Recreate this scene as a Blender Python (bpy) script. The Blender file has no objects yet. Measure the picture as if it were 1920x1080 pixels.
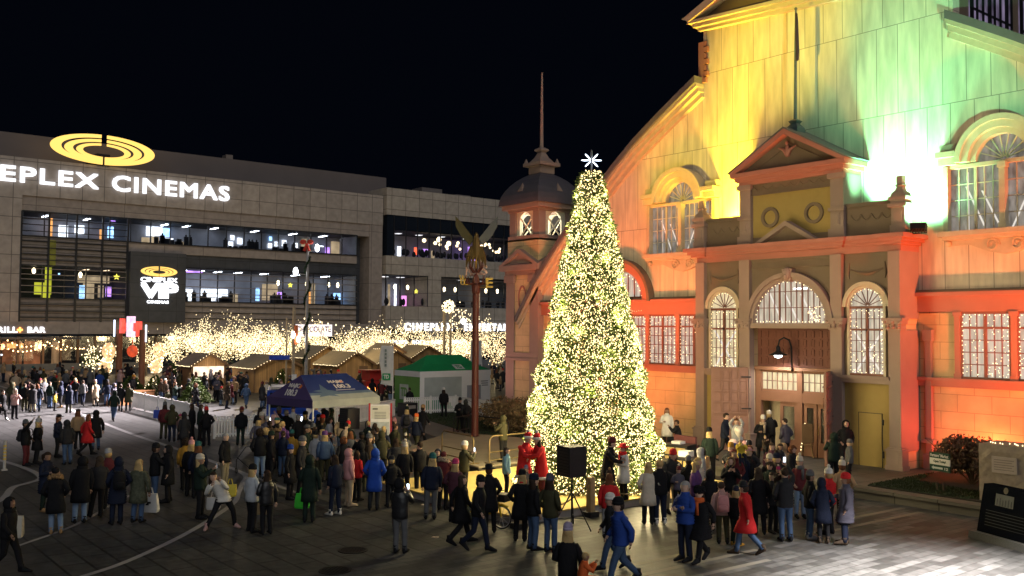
import bpy, math, random
import numpy as np
from mathutils import Matrix, Vector

random.seed(7)
C = bpy.context.scene.collection
SC = bpy.context.scene

# ------------------------------------------------------------------ camera, sky, sun, exposure
F_PX, YAW, PITCH, ROLL, CAM_H = 1758.77, math.radians(51.2516), math.radians(2.3895), math.radians(0.3638), 5.4
_fw = np.array([-math.sin(YAW) * math.cos(PITCH), math.cos(YAW) * math.cos(PITCH), math.sin(PITCH)])
_r = np.array([math.cos(YAW), math.sin(YAW), 0.0])
_up = np.cross(_r, _fw)
_R = _r * math.cos(ROLL) + _up * math.sin(ROLL)
_U = -_r * math.sin(ROLL) + _up * math.cos(ROLL)
cam = bpy.data.cameras.new('camera')
cam.sensor_width = 36.0
cam.lens = 36.0 * F_PX / 1920.0
cam.clip_start, cam.clip_end = 0.3, 2000.0
camo = bpy.data.objects.new('camera', cam)
C.objects.link(camo)
camo.matrix_world = Matrix(((_R[0], _U[0], -_fw[0], 0), (_R[1], _U[1], -_fw[1], 0), (_R[2], _U[2], -_fw[2], CAM_H), (0, 0, 0, 1)))
SC.camera = camo

W = bpy.data.worlds.new('World')
SC.world = W
W.use_nodes = True
nt = W.node_tree
nt.nodes.clear()
wo = nt.nodes.new('ShaderNodeOutputWorld')
sky = nt.nodes.new('ShaderNodeTexSky')
sky.sky_type = 'NISHITA'
sky.sun_disc = False
sky.sun_elevation = math.radians(-9)
sky.sun_rotation = math.radians(200)
b1 = nt.nodes.new('ShaderNodeBackground')
b1.inputs['Strength'].default_value = 0.05
b2 = nt.nodes.new('ShaderNodeBackground')
b2.inputs['Color'].default_value = (0.0011, 0.0017, 0.0038, 1)
b2.inputs['Strength'].default_value = 0.8
ad = nt.nodes.new('ShaderNodeAddShader')
nt.links.new(sky.outputs[0], b1.inputs[0])
nt.links.new(b1.outputs[0], ad.inputs[0])
nt.links.new(b2.outputs[0], ad.inputs[1])
nt.links.new(ad.outputs[0], wo.inputs[0])

sl = bpy.data.lights.new('soft_fill', 'SUN')          # weak, wide sun added as soft fill from behind the camera
sl.energy = 0.85
sl.angle = math.radians(60)
sl.color = (0.96, 0.98, 1.0)
so = bpy.data.objects.new('soft_fill', sl)
C.objects.link(so)
so.rotation_euler = (math.radians(60), 0, math.radians(66))

vs = SC.view_settings
vs.view_transform = 'Standard'
vs.look = 'None'
vs.exposure = 0.0
vs.gamma = 1.0
cy = SC.cycles
cy.max_bounces = 5
cy.diffuse_bounces = 2
cy.glossy_bounces = 2
cy.transmission_bounces = 3
cy.transparent_max_bounces = 6
cy.sample_clamp_indirect = 2.5
cy.caustics_reflective = False
cy.caustics_refractive = False
cy.use_denoising = True


def ray(px, py):
    return _fw + _R * (px - 960) / F_PX - _U * (py - 540) / F_PX


def G(px, py, z=0.0):
    """ground (height z) seen at a photograph pixel"""
    d = ray(px, py)
    t = (z - CAM_H) / d[2]
    return Vector((d[0] * t, d[1] * t, z))


# ------------------------------------------------------------------ object helpers
def tag(o, label, cat, group=None, kind=None):
    o['label'] = label
    o['category'] = cat
    if group:
        o['group'] = group
    if kind:
        o['kind'] = kind
    return o


def thing(name, label, cat, loc=(0, 0, 0), rot=0.0, group=None):
    o = bpy.data.objects.new(name, None)
    C.objects.link(o)
    o.empty_display_size = 0.3
    o.location = loc
    o.rotation_euler = (0, 0, rot)
    return tag(o, label, cat, group)


class MB:
    def __init__(s):
        s.v, s.f, s.m = [], [], []

    def add(s, vs, fs, m=0):
        b = len(s.v)
        s.v.extend([tuple(p) for p in vs])
        s.f.extend([tuple(b + i for i in f) for f in fs])
        s.m.extend([m] * len(fs))
        return s

    def box(s, x0, x1, y0, y1, z0, z1, m=0):
        return s.add([(x0, y0, z0), (x1, y0, z0), (x1, y1, z0), (x0, y1, z0), (x0, y0, z1), (x1, y0, z1), (x1, y1, z1), (x0, y1, z1)],
                     [(0, 3, 2, 1), (4, 5, 6, 7), (0, 1, 5, 4), (1, 2, 6, 5), (2, 3, 7, 6), (3, 0, 4, 7)], m)

    def obox(s, c, sz, rz=0.0, m=0, rx=0.0):
        M = Matrix.Translation(c) @ Matrix.Rotation(rz, 4, 'Z') @ Matrix.Rotation(rx, 4, 'X')
        h = [q / 2 for q in sz]
        b = len(s.v)
        s.box(-h[0], h[0], -h[1], h[1], -h[2], h[2], m)
        for i in range(b, len(s.v)):
            s.v[i] = tuple(M @ Vector(s.v[i]))
        return s

    def quad(s, a, b, c, d, m=0):
        return s.add([a, b, c, d], [(0, 1, 2, 3)], m)

    def loft(s, rings, m=0, cap=True, closed=True):
        n = len(rings[0])
        vs = [p for r in rings for p in r]
        fs = []
        for i in range(len(rings) - 1):
            for j in range(n if closed else n - 1):
                k = (j + 1) % n
                fs.append((i * n + j, i * n + k, (i + 1) * n + k, (i + 1) * n + j))
        if cap:
            fs.append(tuple(range(n - 1, -1, -1)))
            fs.append(tuple((len(rings) - 1) * n + j for j in range(n)))
        return s.add(vs, fs, m)

    def tube(s, pts, rad, n=8, m=0, cap=True):
        pts = [Vector(p) for p in pts]
        if not isinstance(rad, (list, tuple)):
            rad = [rad] * len(pts)
        rings = []
        t0 = (pts[1] - pts[0]).normalized()
        ref = Vector((0, 0, 1)) if abs(t0.z) < 0.9 else Vector((1, 0, 0))
        for i, p in enumerate(pts):
            t = (pts[min(i + 1, len(pts) - 1)] - pts[max(i - 1, 0)]).normalized()
            a = t.cross(ref)
            if a.length < 1e-4:
                a = t.cross(Vector((0, 1, 0)))
            a.normalize()
            b = t.cross(a)
            ref = a.cross(t)
            rings.append([p + (a * math.cos(q) + b * math.sin(q)) * rad[i] for q in [2 * math.pi * k / n for k in range(n)]])
        return s.loft(rings, m, cap)

    def lathe(s, prof, c=(0, 0, 0), n=16, m=0, a0=0.0):
        return s.loft([[(c[0] + r * math.cos(a0 + 2 * math.pi * k / n), c[1] + r * math.sin(a0 + 2 * math.pi * k / n), c[2] + z) for k in range(n)] for r, z in prof], m)

    def ell(s, c, r, m=0, nu=10, nv=6, keep=None):
        vs, fs = [], []
        for i in range(nv + 1):
            th = math.pi * i / nv
            for j in range(nu):
                ph = 2 * math.pi * j / nu
                vs.append((c[0] + r[0] * math.sin(th) * math.cos(ph), c[1] + r[1] * math.sin(th) * math.sin(ph), c[2] + r[2] * math.cos(th)))
        for i in range(nv):
            for j in range(nu):
                k = (j + 1) % nu
                f = (i * nu + j, (i + 1) * nu + j, (i + 1) * nu + k, i * nu + k)
                if keep is None or keep(sum((Vector(vs[q]) for q in f), Vector()) / 4 - Vector(c)):
                    fs.append(f)
        return s.add(vs, fs, m)

    def prism(s, poly, axis, a, b, m=0):
        """poly of 2D points extruded along an axis: y -> (x,z), x -> (y,z), z -> (x,y)"""
        n = len(poly)
        mk = {'y': lambda p, d: (p[0], d, p[1]), 'x': lambda p, d: (d, p[0], p[1]), 'z': lambda p, d: (p[0], p[1], d)}[axis]
        vs = [mk(p, a) for p in poly] + [mk(p, b) for p in poly]
        fs = [tuple(range(n)), tuple(range(2 * n - 1, n - 1, -1))]
        fs += [(i, i + n, (i + 1) % n + n, (i + 1) % n) for i in range(n)]
        return s.add(vs, fs, m)

    def strip(s, outer, inner, axis, a, b, m=0):
        """band between two polylines, extruded"""
        for i in range(len(outer) - 1):
            s.prism([outer[i], outer[i + 1], inner[i + 1], inner[i]], axis, a, b, m)
        return s

    def arch(s, cx, cz, r0, r1, y0, y1, m=0, a0=0.0, a1=math.pi, n=20):
        A = [a0 + (a1 - a0) * i / n for i in range(n + 1)]
        return s.strip([(cx + r1 * math.cos(a), cz + r1 * math.sin(a)) for a in A], [(cx + r0 * math.cos(a), cz + r0 * math.sin(a)) for a in A], 'y', y0, y1, m)

    def bulb(s, p, r, m=0):
        x, y, z = p
        return s.add([(x + r, y, z), (x, y + r, z), (x - r, y, z), (x, y - r, z), (x, y, z + r * 1.2), (x, y, z - r * 1.2)],
                     [(0, 1, 4), (1, 2, 4), (2, 3, 4), (3, 0, 4), (1, 0, 5), (2, 1, 5), (3, 2, 5), (0, 3, 5)], m)

    def mesh(s, name, mats, smooth=False):
        me = bpy.data.meshes.new(name)
        me.from_pydata(s.v, [], s.f)
        for q in mats if isinstance(mats, (list, tuple)) else [mats]:
            me.materials.append(q)
        me.polygons.foreach_set('material_index', s.m)
        if smooth:
            me.polygons.foreach_set('use_smooth', [True] * len(s.f))
        me.update()
        return me

    def build(s, name, mats, parent=None, smooth=False, local=False):
        return link(name, s.mesh(name, mats, smooth), parent, local)


def link(name, me, parent=None, local=False):
    o = bpy.data.objects.new(name, me)
    C.objects.link(o)
    if parent:
        o.parent = parent
        if not local:                      # shape is given in world coordinates
            o.matrix_parent_inverse = wmat(parent).inverted()
    return o


def wmat(o):
    M = o.matrix_basis
    if o.parent:
        M = wmat(o.parent) @ o.matrix_parent_inverse @ M
    return M


def light(name, kind, loc, energy, col, parent=None, size=0.1, aim=None, cone=90, blend=0.5):
    L = bpy.data.lights.new(name, kind)
    L.energy = energy
    L.color = col
    L.shadow_soft_size = size
    o = bpy.data.objects.new(name, L)
    C.objects.link(o)
    o.location = loc
    if kind == 'SPOT':
        L.spot_size = math.radians(cone)
        L.spot_blend = blend
        o.rotation_euler = (Vector(aim) - Vector(loc)).to_track_quat('-Z', 'Y').to_euler()
    if parent:
        o.parent = parent
        o.matrix_parent_inverse = wmat(parent).inverted()
    return o


# text: X axis and normal of the face it lies on
FACE = {'+x': Matrix(((0, 0, 1), (1, 0, 0), (0, 1, 0))), '-y': Matrix(((1, 0, 0), (0, 0, -1), (0, 1, 0)))}


def text_verts(body, bold=0.0, ext=0.02, space=1.0):
    cu = bpy.data.curves.new('lettering', 'FONT')
    cu.body = body
    cu.size = 1.0
    cu.extrude = ext
    cu.offset = bold
    cu.space_character = space
    cu.resolution_u = 3
    o = bpy.data.objects.new('lettering', cu)
    C.objects.link(o)
    bpy.context.view_layer.update()
    me = bpy.data.meshes.new_from_object(o.evaluated_get(bpy.context.evaluated_depsgraph_get()))
    vs = np.array([v.co[:] for v in me.vertices])
    fs = [tuple(p.vertices) for p in me.polygons]
    bpy.data.objects.remove(o)
    bpy.data.curves.remove(cu)
    bpy.data.meshes.remove(me)
    return vs, fs


def add_text(mb, body, origin, w, h, rot, m=0, bold=0.0, thick=0.03, space=1.0, fat=0.0):
    """letters fitted into w x h, lower left corner at origin, rot = 3x3 (columns X, Y, normal)"""
    vs, fs = text_verts(body, bold, 0.02, space)
    lo, hi = vs.min(0), vs.max(0)
    q = (vs - lo) / np.maximum(hi - lo, 1e-6) * np.array([w, h, thick])
    Rm = np.array(rot)
    for k, (dx, dy) in enumerate(((0, 0), (fat, 0), (0, fat), (fat, fat))[:4 if fat else 1]):   # heavier strokes: shifted copies a few mm apart in depth
        mb.add([tuple(np.array(origin) + Rm @ (p * np.array([1 - fat / w, 1 - fat / h, 1]) + np.array([dx, dy, -0.004 * k]))) for p in q], fs, m)


# ------------------------------------------------------------------ materials
def nodes(name):
    m = bpy.data.materials.new(name)
    m.use_nodes = True
    t = m.node_tree
    return m, t, t.nodes['Principled BSDF']


_mc = {}


def mat(name, col, rough=0.75, metal=0.0, var=0.18, scale=4.0, bump=0.0, spec=0.35, emit=None):
    if name in _mc:
        return _mc[name]
    m, t, b = nodes(name)
    tc = t.nodes.new('ShaderNodeTexCoord')
    nz = t.nodes.new('ShaderNodeTexNoise')
    nz.inputs['Scale'].default_value = scale
    nz.inputs['Detail'].default_value = 4
    t.links.new(tc.outputs['Object'], nz.inputs['Vector'])
    mx = t.nodes.new('ShaderNodeMix')
    mx.data_type = 'RGBA'
    mx.inputs[6].default_value = tuple(c * (1 - var) for c in col) + (1,)
    mx.inputs[7].default_value = tuple(min(1, c * (1 + var)) for c in col) + (1,)
    t.links.new(nz.outputs[0], mx.inputs[0])
    t.links.new(mx.outputs[2], b.inputs['Base Color'])
    b.inputs['Roughness'].default_value = rough
    b.inputs['Metallic'].default_value = metal
    b.inputs['Specular IOR Level'].default_value = spec
    if bump:
        bp = t.nodes.new('ShaderNodeBump')
        bp.inputs['Strength'].default_value = bump
        bp.inputs['Distance'].default_value = 0.03
        t.links.new(nz.outputs[0], bp.inputs['Height'])
        t.links.new(bp.outputs[0], b.inputs['Normal'])
    _mc[name] = m
    return m


def emis(name, col, strength, sampling='AUTO', var=0.0, scale=3.0, stretch=(1, 1, 1)):
    if name in _mc:
        return _mc[name]
    m, t, b = nodes(name)
    b.inputs['Base Color'].default_value = tuple(c * 0.06 for c in col) + (1,)
    b.inputs['Emission Color'].default_value = tuple(col) + (1,)
    b.inputs['Emission Strength'].default_value = strength
    if var:
        tc = t.nodes.new('ShaderNodeTexCoord')
        mp = t.nodes.new('ShaderNodeMapping')
        mp.inputs['Scale'].default_value = stretch
        nz = t.nodes.new('ShaderNodeTexNoise')
        nz.inputs['Scale'].default_value = scale
        nz.inputs['Detail'].default_value = 3
        rm = t.nodes.new('ShaderNodeMapRange')
        rm.inputs[1].default_value = 0.3
        rm.inputs[2].default_value = 0.7
        rm.inputs[3].default_value = strength * (1 - var)
        rm.inputs[4].default_value = strength * (1 + var)
        t.links.new(tc.outputs['Object'], mp.inputs[0])
        t.links.new(mp.outputs[0], nz.inputs['Vector'])
        t.links.new(nz.outputs[0], rm.inputs[0])
        t.links.new(rm.outputs[0], b.inputs['Emission Strength'])
    m.cycles.emission_sampling = sampling
    _mc[name] = m
    return m


def panel_mat(name, col, axes, size, line=0.03, rough=0.6, dark=0.45, var=0.12, offset=0.0, stain=0.0, bump=0.0):
    """flat cladding with joint lines: brick texture laid on two object axes"""
    if name in _mc:
        return _mc[name]
    m, t, b = nodes(name)
    tc = t.nodes.new('ShaderNodeTexCoord')
    sp = t.nodes.new('ShaderNodeSeparateXYZ')
    cb = t.nodes.new('ShaderNodeCombineXYZ')
    t.links.new(tc.outputs['Object'], sp.inputs[0])
    t.links.new(sp.outputs[axes[0]], cb.inputs[0])
    t.links.new(sp.outputs[axes[1]], cb.inputs[1])
    br = t.nodes.new('ShaderNodeTexBrick')
    br.offset = offset
    br.inputs['Scale'].default_value = 1.0
    br.inputs['Brick Width'].default_value = size[0]
    br.inputs['Row Height'].default_value = size[1]
    br.inputs['Mortar Size'].default_value = line
    br.inputs['Mortar Smooth'].default_value = 0.1
    br.inputs['Bias'].default_value = 0.0
    br.inputs['Color1'].default_value = tuple(c * (1 - var) for c in col) + (1,)
    br.inputs['Color2'].default_value = tuple(c * (1 + var) for c in col) + (1,)
    br.inputs['Mortar'].default_value = tuple(c * dark for c in col) + (1,)
    t.links.new(cb.outputs[0], br.inputs['Vector'])
    nz = t.nodes.new('ShaderNodeTexNoise')
    nz.inputs['Scale'].default_value = 1.3
    nz.inputs['Detail'].default_value = 6
    mp = t.nodes.new('ShaderNodeMapping')
    mp.inputs['Scale'].default_value = (3, 3, 0.5) if stain else (1, 1, 1)
    t.links.new(tc.outputs['Object'], mp.inputs[0])
    t.links.new(mp.outputs[0], nz.inputs['Vector'])
    rm = t.nodes.new('ShaderNodeMapRange')
    rm.inputs[1].default_value = 0.3
    rm.inputs[2].default_value = 0.7
    rm.inputs[3].default_value = 0.82 - stain
    rm.inputs[4].default_value = 1.1
    t.links.new(nz.outputs[0], rm.inputs[0])
    mx = t.nodes.new('ShaderNodeMix')
    mx.data_type = 'RGBA'
    mx.blend_type = 'MULTIPLY'
    mx.inputs[0].default_value = 1.0
    t.links.new(br.outputs[0], mx.inputs[6])
    t.links.new(rm.outputs[0], mx.inputs[7])
    t.links.new(mx.outputs[2], b.inputs['Base Color'])
    b.inputs['Roughness'].default_value = rough
    b.inputs['Specular IOR Level'].default_value = 0.3
    if bump:
        bp = t.nodes.new('ShaderNodeBump')
        bp.inputs['Strength'].default_value = bump
        bp.inputs['Distance'].default_value = 0.05
        t.links.new(mx.outputs[2], bp.inputs['Height'])
        t.links.new(bp.outputs[0], b.inputs['Normal'])
    _mc[name] = m
    return m


def glass_mat(name, tint=(0.8, 0.85, 0.9), mixv=0.12):
    if name in _mc:
        return _mc[name]
    m = bpy.data.materials.new(name)
    m.use_nodes = True
    t = m.node_tree
    t.nodes.clear()
    o = t.nodes.new('ShaderNodeOutputMaterial')
    tr = t.nodes.new('ShaderNodeBsdfTransparent')
    tr.inputs[0].default_value = tint + (1,)
    gl = t.nodes.new('ShaderNodeBsdfGlossy')
    gl.inputs['Roughness'].default_value = 0.04
    mx = t.nodes.new('ShaderNodeMixShader')
    mx.inputs[0].default_value = mixv
    t.links.new(tr.outputs[0], mx.inputs[1])
    t.links.new(gl.outputs[0], mx.inputs[2])
    t.links.new(mx.outputs[0], o.inputs[0])
    _mc[name] = m
    return m


GLASS = glass_mat('window_glass')
DARKMETAL = mat('dark_metal', (0.025, 0.025, 0.028), 0.45, 0.6)
WHITE = mat('white_paint', (0.72, 0.70, 0.68), 0.6)
BLACK = mat('black_plastic', (0.015, 0.015, 0.017), 0.5)
BULB = emis('warm_bulb', (1.0, 0.78, 0.35), 4.6, 'NONE')
MBULB = emis('market_bulb', (1.0, 0.78, 0.42), 3.2, 'NONE')
BULBW = emis('warm_white_bulb', (1.0, 0.80, 0.46), 3.6, 'NONE')
LAMPW = emis('white_lamp_glow', (0.9, 0.95, 1.0), 12.0, 'NONE')

# ------------------------------------------------------------------ the ground
def struct(name, mb, mats):
    o = mb.build(name, mats)
    o['kind'] = 'structure'
    return o


PAVE = panel_mat('plaza_pavers', (0.063, 0.063, 0.064), (0, 1), (1.2, 0.6), 0.03, 0.55, 0.3, 0.2, 0.5, stain=0.26, bump=0.25)
BRICK = panel_mat('brick_pavement', (0.076, 0.074, 0.073), (1, 0), (0.9, 0.26), 0.012, 0.55, 0.45, 0.5, 0.37, stain=0.2, bump=0.25)
CONC = mat('concrete', (0.16, 0.145, 0.125), 0.8, scale=2.0, var=0.25)
CURBM = panel_mat('kerb_stone', (0.13, 0.115, 0.09), (0, 1), (1.4, 3.0), 0.02, 0.75, 0.4, 0.15)
GRASS = mat('grass_blades', (0.022, 0.035, 0.012), 0.9, scale=20, var=0.5)
SOIL = mat('soil', (0.025, 0.022, 0.016), 0.95, scale=9, var=0.4, bump=0.6)
LINE = mat('line_paint', (0.30, 0.29, 0.30), 0.6, scale=6, var=0.25)
PALE = mat('pale_paving_strip', (0.17, 0.155, 0.13), 0.6, scale=3, var=0.25)

struct('ground', MB().quad((-600, -500, 0), (500, -500, 0), (500, 700, 0), (-600, 700, 0)), PAVE)
struct('brick_pavement', MB().quad((-19.2, -20, 0.004), (20, -20, 0.004), (20, 27.6, 0.004), (-19.2, 27.6, 0.004)), BRICK)
struct('concrete_path', MB().prism([(-50.5, 29.6), (-49.5, 31.3), (-35.5, 27.4), (-29.5, 25.9), (-29.5, 24.4), (-37, 25.6)], 'z', 0.0, 0.03), CONC)


def ribbon(mb, pts, w, z=0.008):
    n = len(pts)
    P = [Vector((p[0], p[1])) for p in pts]
    out = []
    for i, p in enumerate(P):
        d = (P[min(i + 1, n - 1)] - P[max(i - 1, 0)]).normalized()
        q = Vector((-d.y, d.x)) * w / 2
        out.append((p + q, p - q))
    for i in range(n - 1):
        a, b = out[i], out[i + 1]
        mb.quad((a[1].x, a[1].y, z), (b[1].x, b[1].y, z), (b[0].x, b[0].y, z), (a[0].x, a[0].y, z))
    return mb


def smooth(pts, k=6):
    P = [Vector((p[0], p[1])) for p in pts]
    out = []
    for i in range(len(P) - 1):
        p0, p1, p2, p3 = P[max(i - 1, 0)], P[i], P[i + 1], P[min(i + 2, len(P) - 1)]
        for j in range(k):
            t = j / k
            out.append(0.5 * (2 * p1 + (p2 - p0) * t + (2 * p0 - 5 * p1 + 4 * p2 - p3) * t * t + (3 * p1 - p0 - 3 * p2 + p3) * t ** 3))
    out.append(P[-1])
    return out


ln = MB()
ribbon(ln, smooth([(-110, 16.8), (-73.7, 16.2), (-61.1, 15.4), (-48.9, 14.6), (-41.6, 14.4), (-34.2, 14.1)]), 0.24)
ribbon(ln, smooth([(-34.2, 14.1), (-32.4, 13.8), (-31.0, 13.1), (-29.2, 12.2), (-27.5, 11.3), (-24.6, 9.0), (-22.5, 6.9), (-21.6, 5.6), (-20.5, 3.5)]), 0.17, 0.009)
ribbon(ln, [(-34.2, 14.1), (-29.3, 13.8), (-27.5, 13.7)], 0.16, 0.010)
ribbon(ln, smooth([(-25.5, 5.1), (-27.2, 6.8), (-30.3, 8.9), (-31.7, 10.0), (-33.6, 10.7), (-35.9, 10.8)]), 0.12)
ribbon(ln, smooth([(-46, 6.5), (-41.9, 7.6), (-38.4, 8.0), (-36.2, 7.9), (-35.3, 7.3), (-34.6, 6.7), (-32.5, 6.0), (-30, 4.6)]), 0.22)
struct('lane_line', ln, LINE)
ps = MB()
for a, b in (((-15.05, 23.9), (-14.9, 27.2)), ((-14.4, 22.4), (-14.25, 27.0)), ((-15.9, 20.3), (-15.7, 22.9)), ((-15.1, 14.6), (-15.1, 17.4)), ((-14.4, 14.8), (-14.3, 19.2)), ((-17.3, 14.5), (-17.2, 15.6)), ((-13.6, 15.6), (-13.5, 18.6))):
    ribbon(ps, [a, b], 0.17)
struct('pale_paving_strip', ps, PALE)

# raised terrace in front of the hall, its kerb wall, the bed and the lawns
TZ = 0.35
struct('terrace', MB().box(-30, 30, 27.75, 34, 0, TZ - 0.004), [panel_mat('terrace_paving', (0.10, 0.088, 0.07), (0, 1), (0.9, 0.9), 0.02, 0.65, 0.45, 0.15)])
kb = MB().box(-30, 30, 27.6, 27.75, 0, TZ - 0.1).box(-30, 30, 27.52, 28.05, TZ - 0.1, TZ + 0.004)
struct('kerb', kb, CURBM)
struct('planting_bed', MB().prism([(-16.6, 28.1), (-3, 28.1), (-3, 33.3), (-16.6, 33.3)], 'z', TZ - 0.05, TZ + 0.03), SOIL)


def grass(name, poly, z, n, h, label):
    mb = MB()
    xs = [p[0] for p in poly]
    ys = [p[1] for p in poly]
    rnd = random.Random(3)
    mb.prism(poly, 'z', z - 0.03, z + 0.006)
    k = 0
    while k < n:
        x, y = rnd.uniform(min(xs), max(xs)), rnd.uniform(min(ys), max(ys))
        ins = False
        for i in range(len(poly)):
            (xa, ya), (xb, yb) = poly[i], poly[i - 1]
            if (ya > y) != (yb > y) and x < (xb - xa) * (y - ya) / (yb - ya) + xa:
                ins = not ins
        if not ins:
            continue
        k += 1
        a = rnd.uniform(0, 6.28)
        w, hh = rnd.uniform(0.012, 0.03), h * rnd.uniform(0.5, 1.3)
        dx, dy = math.cos(a) * w, math.sin(a) * w
        mb.add([(x - dx, y - dy, z), (x + dx, y + dy, z), (x + rnd.uniform(-.04, .04), y + rnd.uniform(-.04, .04), z + hh)], [(0, 1, 2)])
    tag(mb.build(name, GRASS), label, 'grass', kind='stuff')


grass('lawn', [(-52.0, 31.4), (-46, 30.4), (-35.4, 27.5), (-29.4, 26.1), (-29.4, 28), (-33.5, 33.4), (-48, 34.2)], 0.02, 9000, 0.07, 'short green lawn between the concrete path and the white tent')
grass('grass_bed', [(-16.6, 28.15), (-13.5, 28.15), (-12.4, 29.4), (-16.0, 30.2), (-16.6, 32.4)], TZ + 0.04, 4000, 0.05, 'strip of grass in the raised bed by the green market sign')


def cover(name, px, py):
    g = G(px, py, 0.012)
    mb = MB()
    mb.lathe([(0.36, -0.01), (0.36, 0.004), (0.30, 0.004), (0.30, 0.001), (0.0, 0.001)], g, 24)
    for i in range(-4, 5):
        w = math.sqrt(max(0.0, 0.29 ** 2 - (i * 0.065) ** 2))
        mb.box(g.x - w, g.x + w, g.y + i * 0.065 - 0.018, g.y + i * 0.065 + 0.018, 0.011, 0.018)
    return mb.build(name, mat('cast_iron', (0.04, 0.037, 0.035), 0.5, 0.7))


tag(cover('manhole_cover', 662, 1031), 'round cast iron manhole cover behind the man in the leather jacket', 'manhole cover')
tag(cover('manhole_cover', 628, 1069), 'round cast iron manhole cover nearest the bottom edge of the pavement', 'manhole cover')

# ------------------------------------------------------------------ the exhibition hall (front wall plane y = 33.4)
YW, XW, XP = 33.4, -21.95, -22.3
WALL = panel_mat('cream_sheet_wall', (0.68, 0.58, 0.44), (0, 2), (0.86, 3.4), 0.015, 0.55, 0.45, 0.05, 0.31, stain=0.07, bump=0.3)
BLOCK = panel_mat('pressed_block_wall', (0.62, 0.46, 0.25), (0, 2), (1.2, 0.62), 0.012, 0.7, 0.6, 0.05, 0.5, bump=0.3)
TRIM = mat('mauve_trim_paint', (0.295, 0.21, 0.175), 0.6, scale=2, var=0.12)
TRIM2 = mat('red_trim_paint', (0.38, 0.16, 0.12), 0.6, scale=2, var=0.12)
PANEL = mat('taupe_panel_paint', (0.165, 0.118, 0.082), 0.65, scale=2.5, var=0.15)
YELLOW = mat('yellow_wall_paint', (0.33, 0.235, 0.075), 0.7, scale=3, var=0.12, bump=0.3)
DOORW = mat('brown_door_paint', (0.24, 0.115, 0.07), 0.55, scale=3, var=0.15)
FRAMER = mat('window_frame_red', (0.20, 0.075, 0.05), 0.5)
FRAMEC = mat('window_frame_cream', (0.5, 0.42, 0.30), 0.55)
ROOFM = mat('grey_metal_roof', (0.17, 0.16, 0.165), 0.5, 0.3, scale=1.5, var=0.2)
DOMEM = mat('slate_dome', (0.11, 0.10, 0.12), 0.45, 0.2, scale=3, var=0.2)
LIT = emis('lit_hall_interior', (1.0, 0.87, 0.70), 0.50, 'AUTO', 0.35, 2.2, (3.5, 1, 0.6))
LITW = emis('lit_warm_interior', (1.0, 0.84, 0.52), 0.75, 'AUTO', 0.3, 2.0, (3.0, 1, 0.8))
LITV = emis('lit_violet_interior', (0.62, 0.5, 0.8), 0.22, 'NONE', 0.8, 1.5, (1, 1.0, 0.5))
TRUSS = emis('lit_roof_truss', (1.0, 0.93, 0.85), 0.8, 'NONE')

pav = thing('exhibition_hall', 'large Victorian exhibition hall floodlit orange, yellow and green behind the tall lit tree', 'building', (XW, YW, 0))
ROOFP = [(5.75, 16.55), (6.63, 16.05), (7.94, 15.28), (9.67, 14.2), (11.13, 13.1), (12.47, 11.95), (14.27, 10.5), (15.5, 9.3), (17.0, 7.75), (18.6, 5.7)]
wl = [(XW - x, z) for x, z in reversed(ROOFP)] + [(XW - 5.75, 19.2), (XW + 5.75, 19.2)] + [(XW + x, z) for x, z in ROOFP]
wl = [(XW - 18.6, 0.0)] + wl + [(XW + 18.6, 0.0)]
MB().prism(wl, 'y', YW, YW + 0.5).build('front_wall', WALL, pav)
# lower masonry, proud of the sheet wall
for a, b in ((XW - 16.8, XP - 4.68), (XP + 4.68, XW + 17)):
    MB().box(a, b, YW - 0.05, YW, 0.2, 6.0).build('lower_wall', BLOCK, pav)
# belt, ledge and sill bands
for a, b in ((XW - 16.9, XP - 4.71), (XP + 4.71, XW + 17)):
    bd = MB()
    bd.box(a, b, YW - 0.16, YW - 0.05, 6.05, 6.62, 0).box(a, b, YW - 0.34, YW - 0.05, 6.62, 6.76, 0).box(a, b, YW - 0.24, YW - 0.05, 6.76, 6.86, 1)
    bd.box(a, b, YW - 0.18, YW - 0.05, 3.36, 3.56, 0).box(a, b, YW - 0.26, YW - 0.05, 3.56, 3.68, 0)
    bd.build('belt_course', [TRIM2, PANEL], pav)
# roof and raking cornice
rf = MB()
for s in (-1, 1):
    o_ = [(XW + s * x, z + 0.32) for x, z in ROOFP]
    i_ = [(XW + s * x, z) for x, z in ROOFP]
    rf.strip(o_, i_, 'y', 32.75, 118)
rf.box(XW - 6.1, XW + 6.1, 33.6, 118, 19.3, 19.6)
rf.build('roof', ROOFM, pav)
for s in (-1, 1):
    cn = MB()
    P = [(XW + s * x, z) for x, z in ROOFP]
    for (d0, d1, ya) in ((0.0, 0.16, 32.85), (0.16, 0.38, 33.0), (0.38, 0.62, 33.2)):
        cn.strip([(x, z - d0) for x, z in P], [(x - s * d1 * 0.1, z - d1) for x, z in P], 'y', ya, YW)
    cn.build('raking_cornice', FRAMEC, pav)
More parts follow.
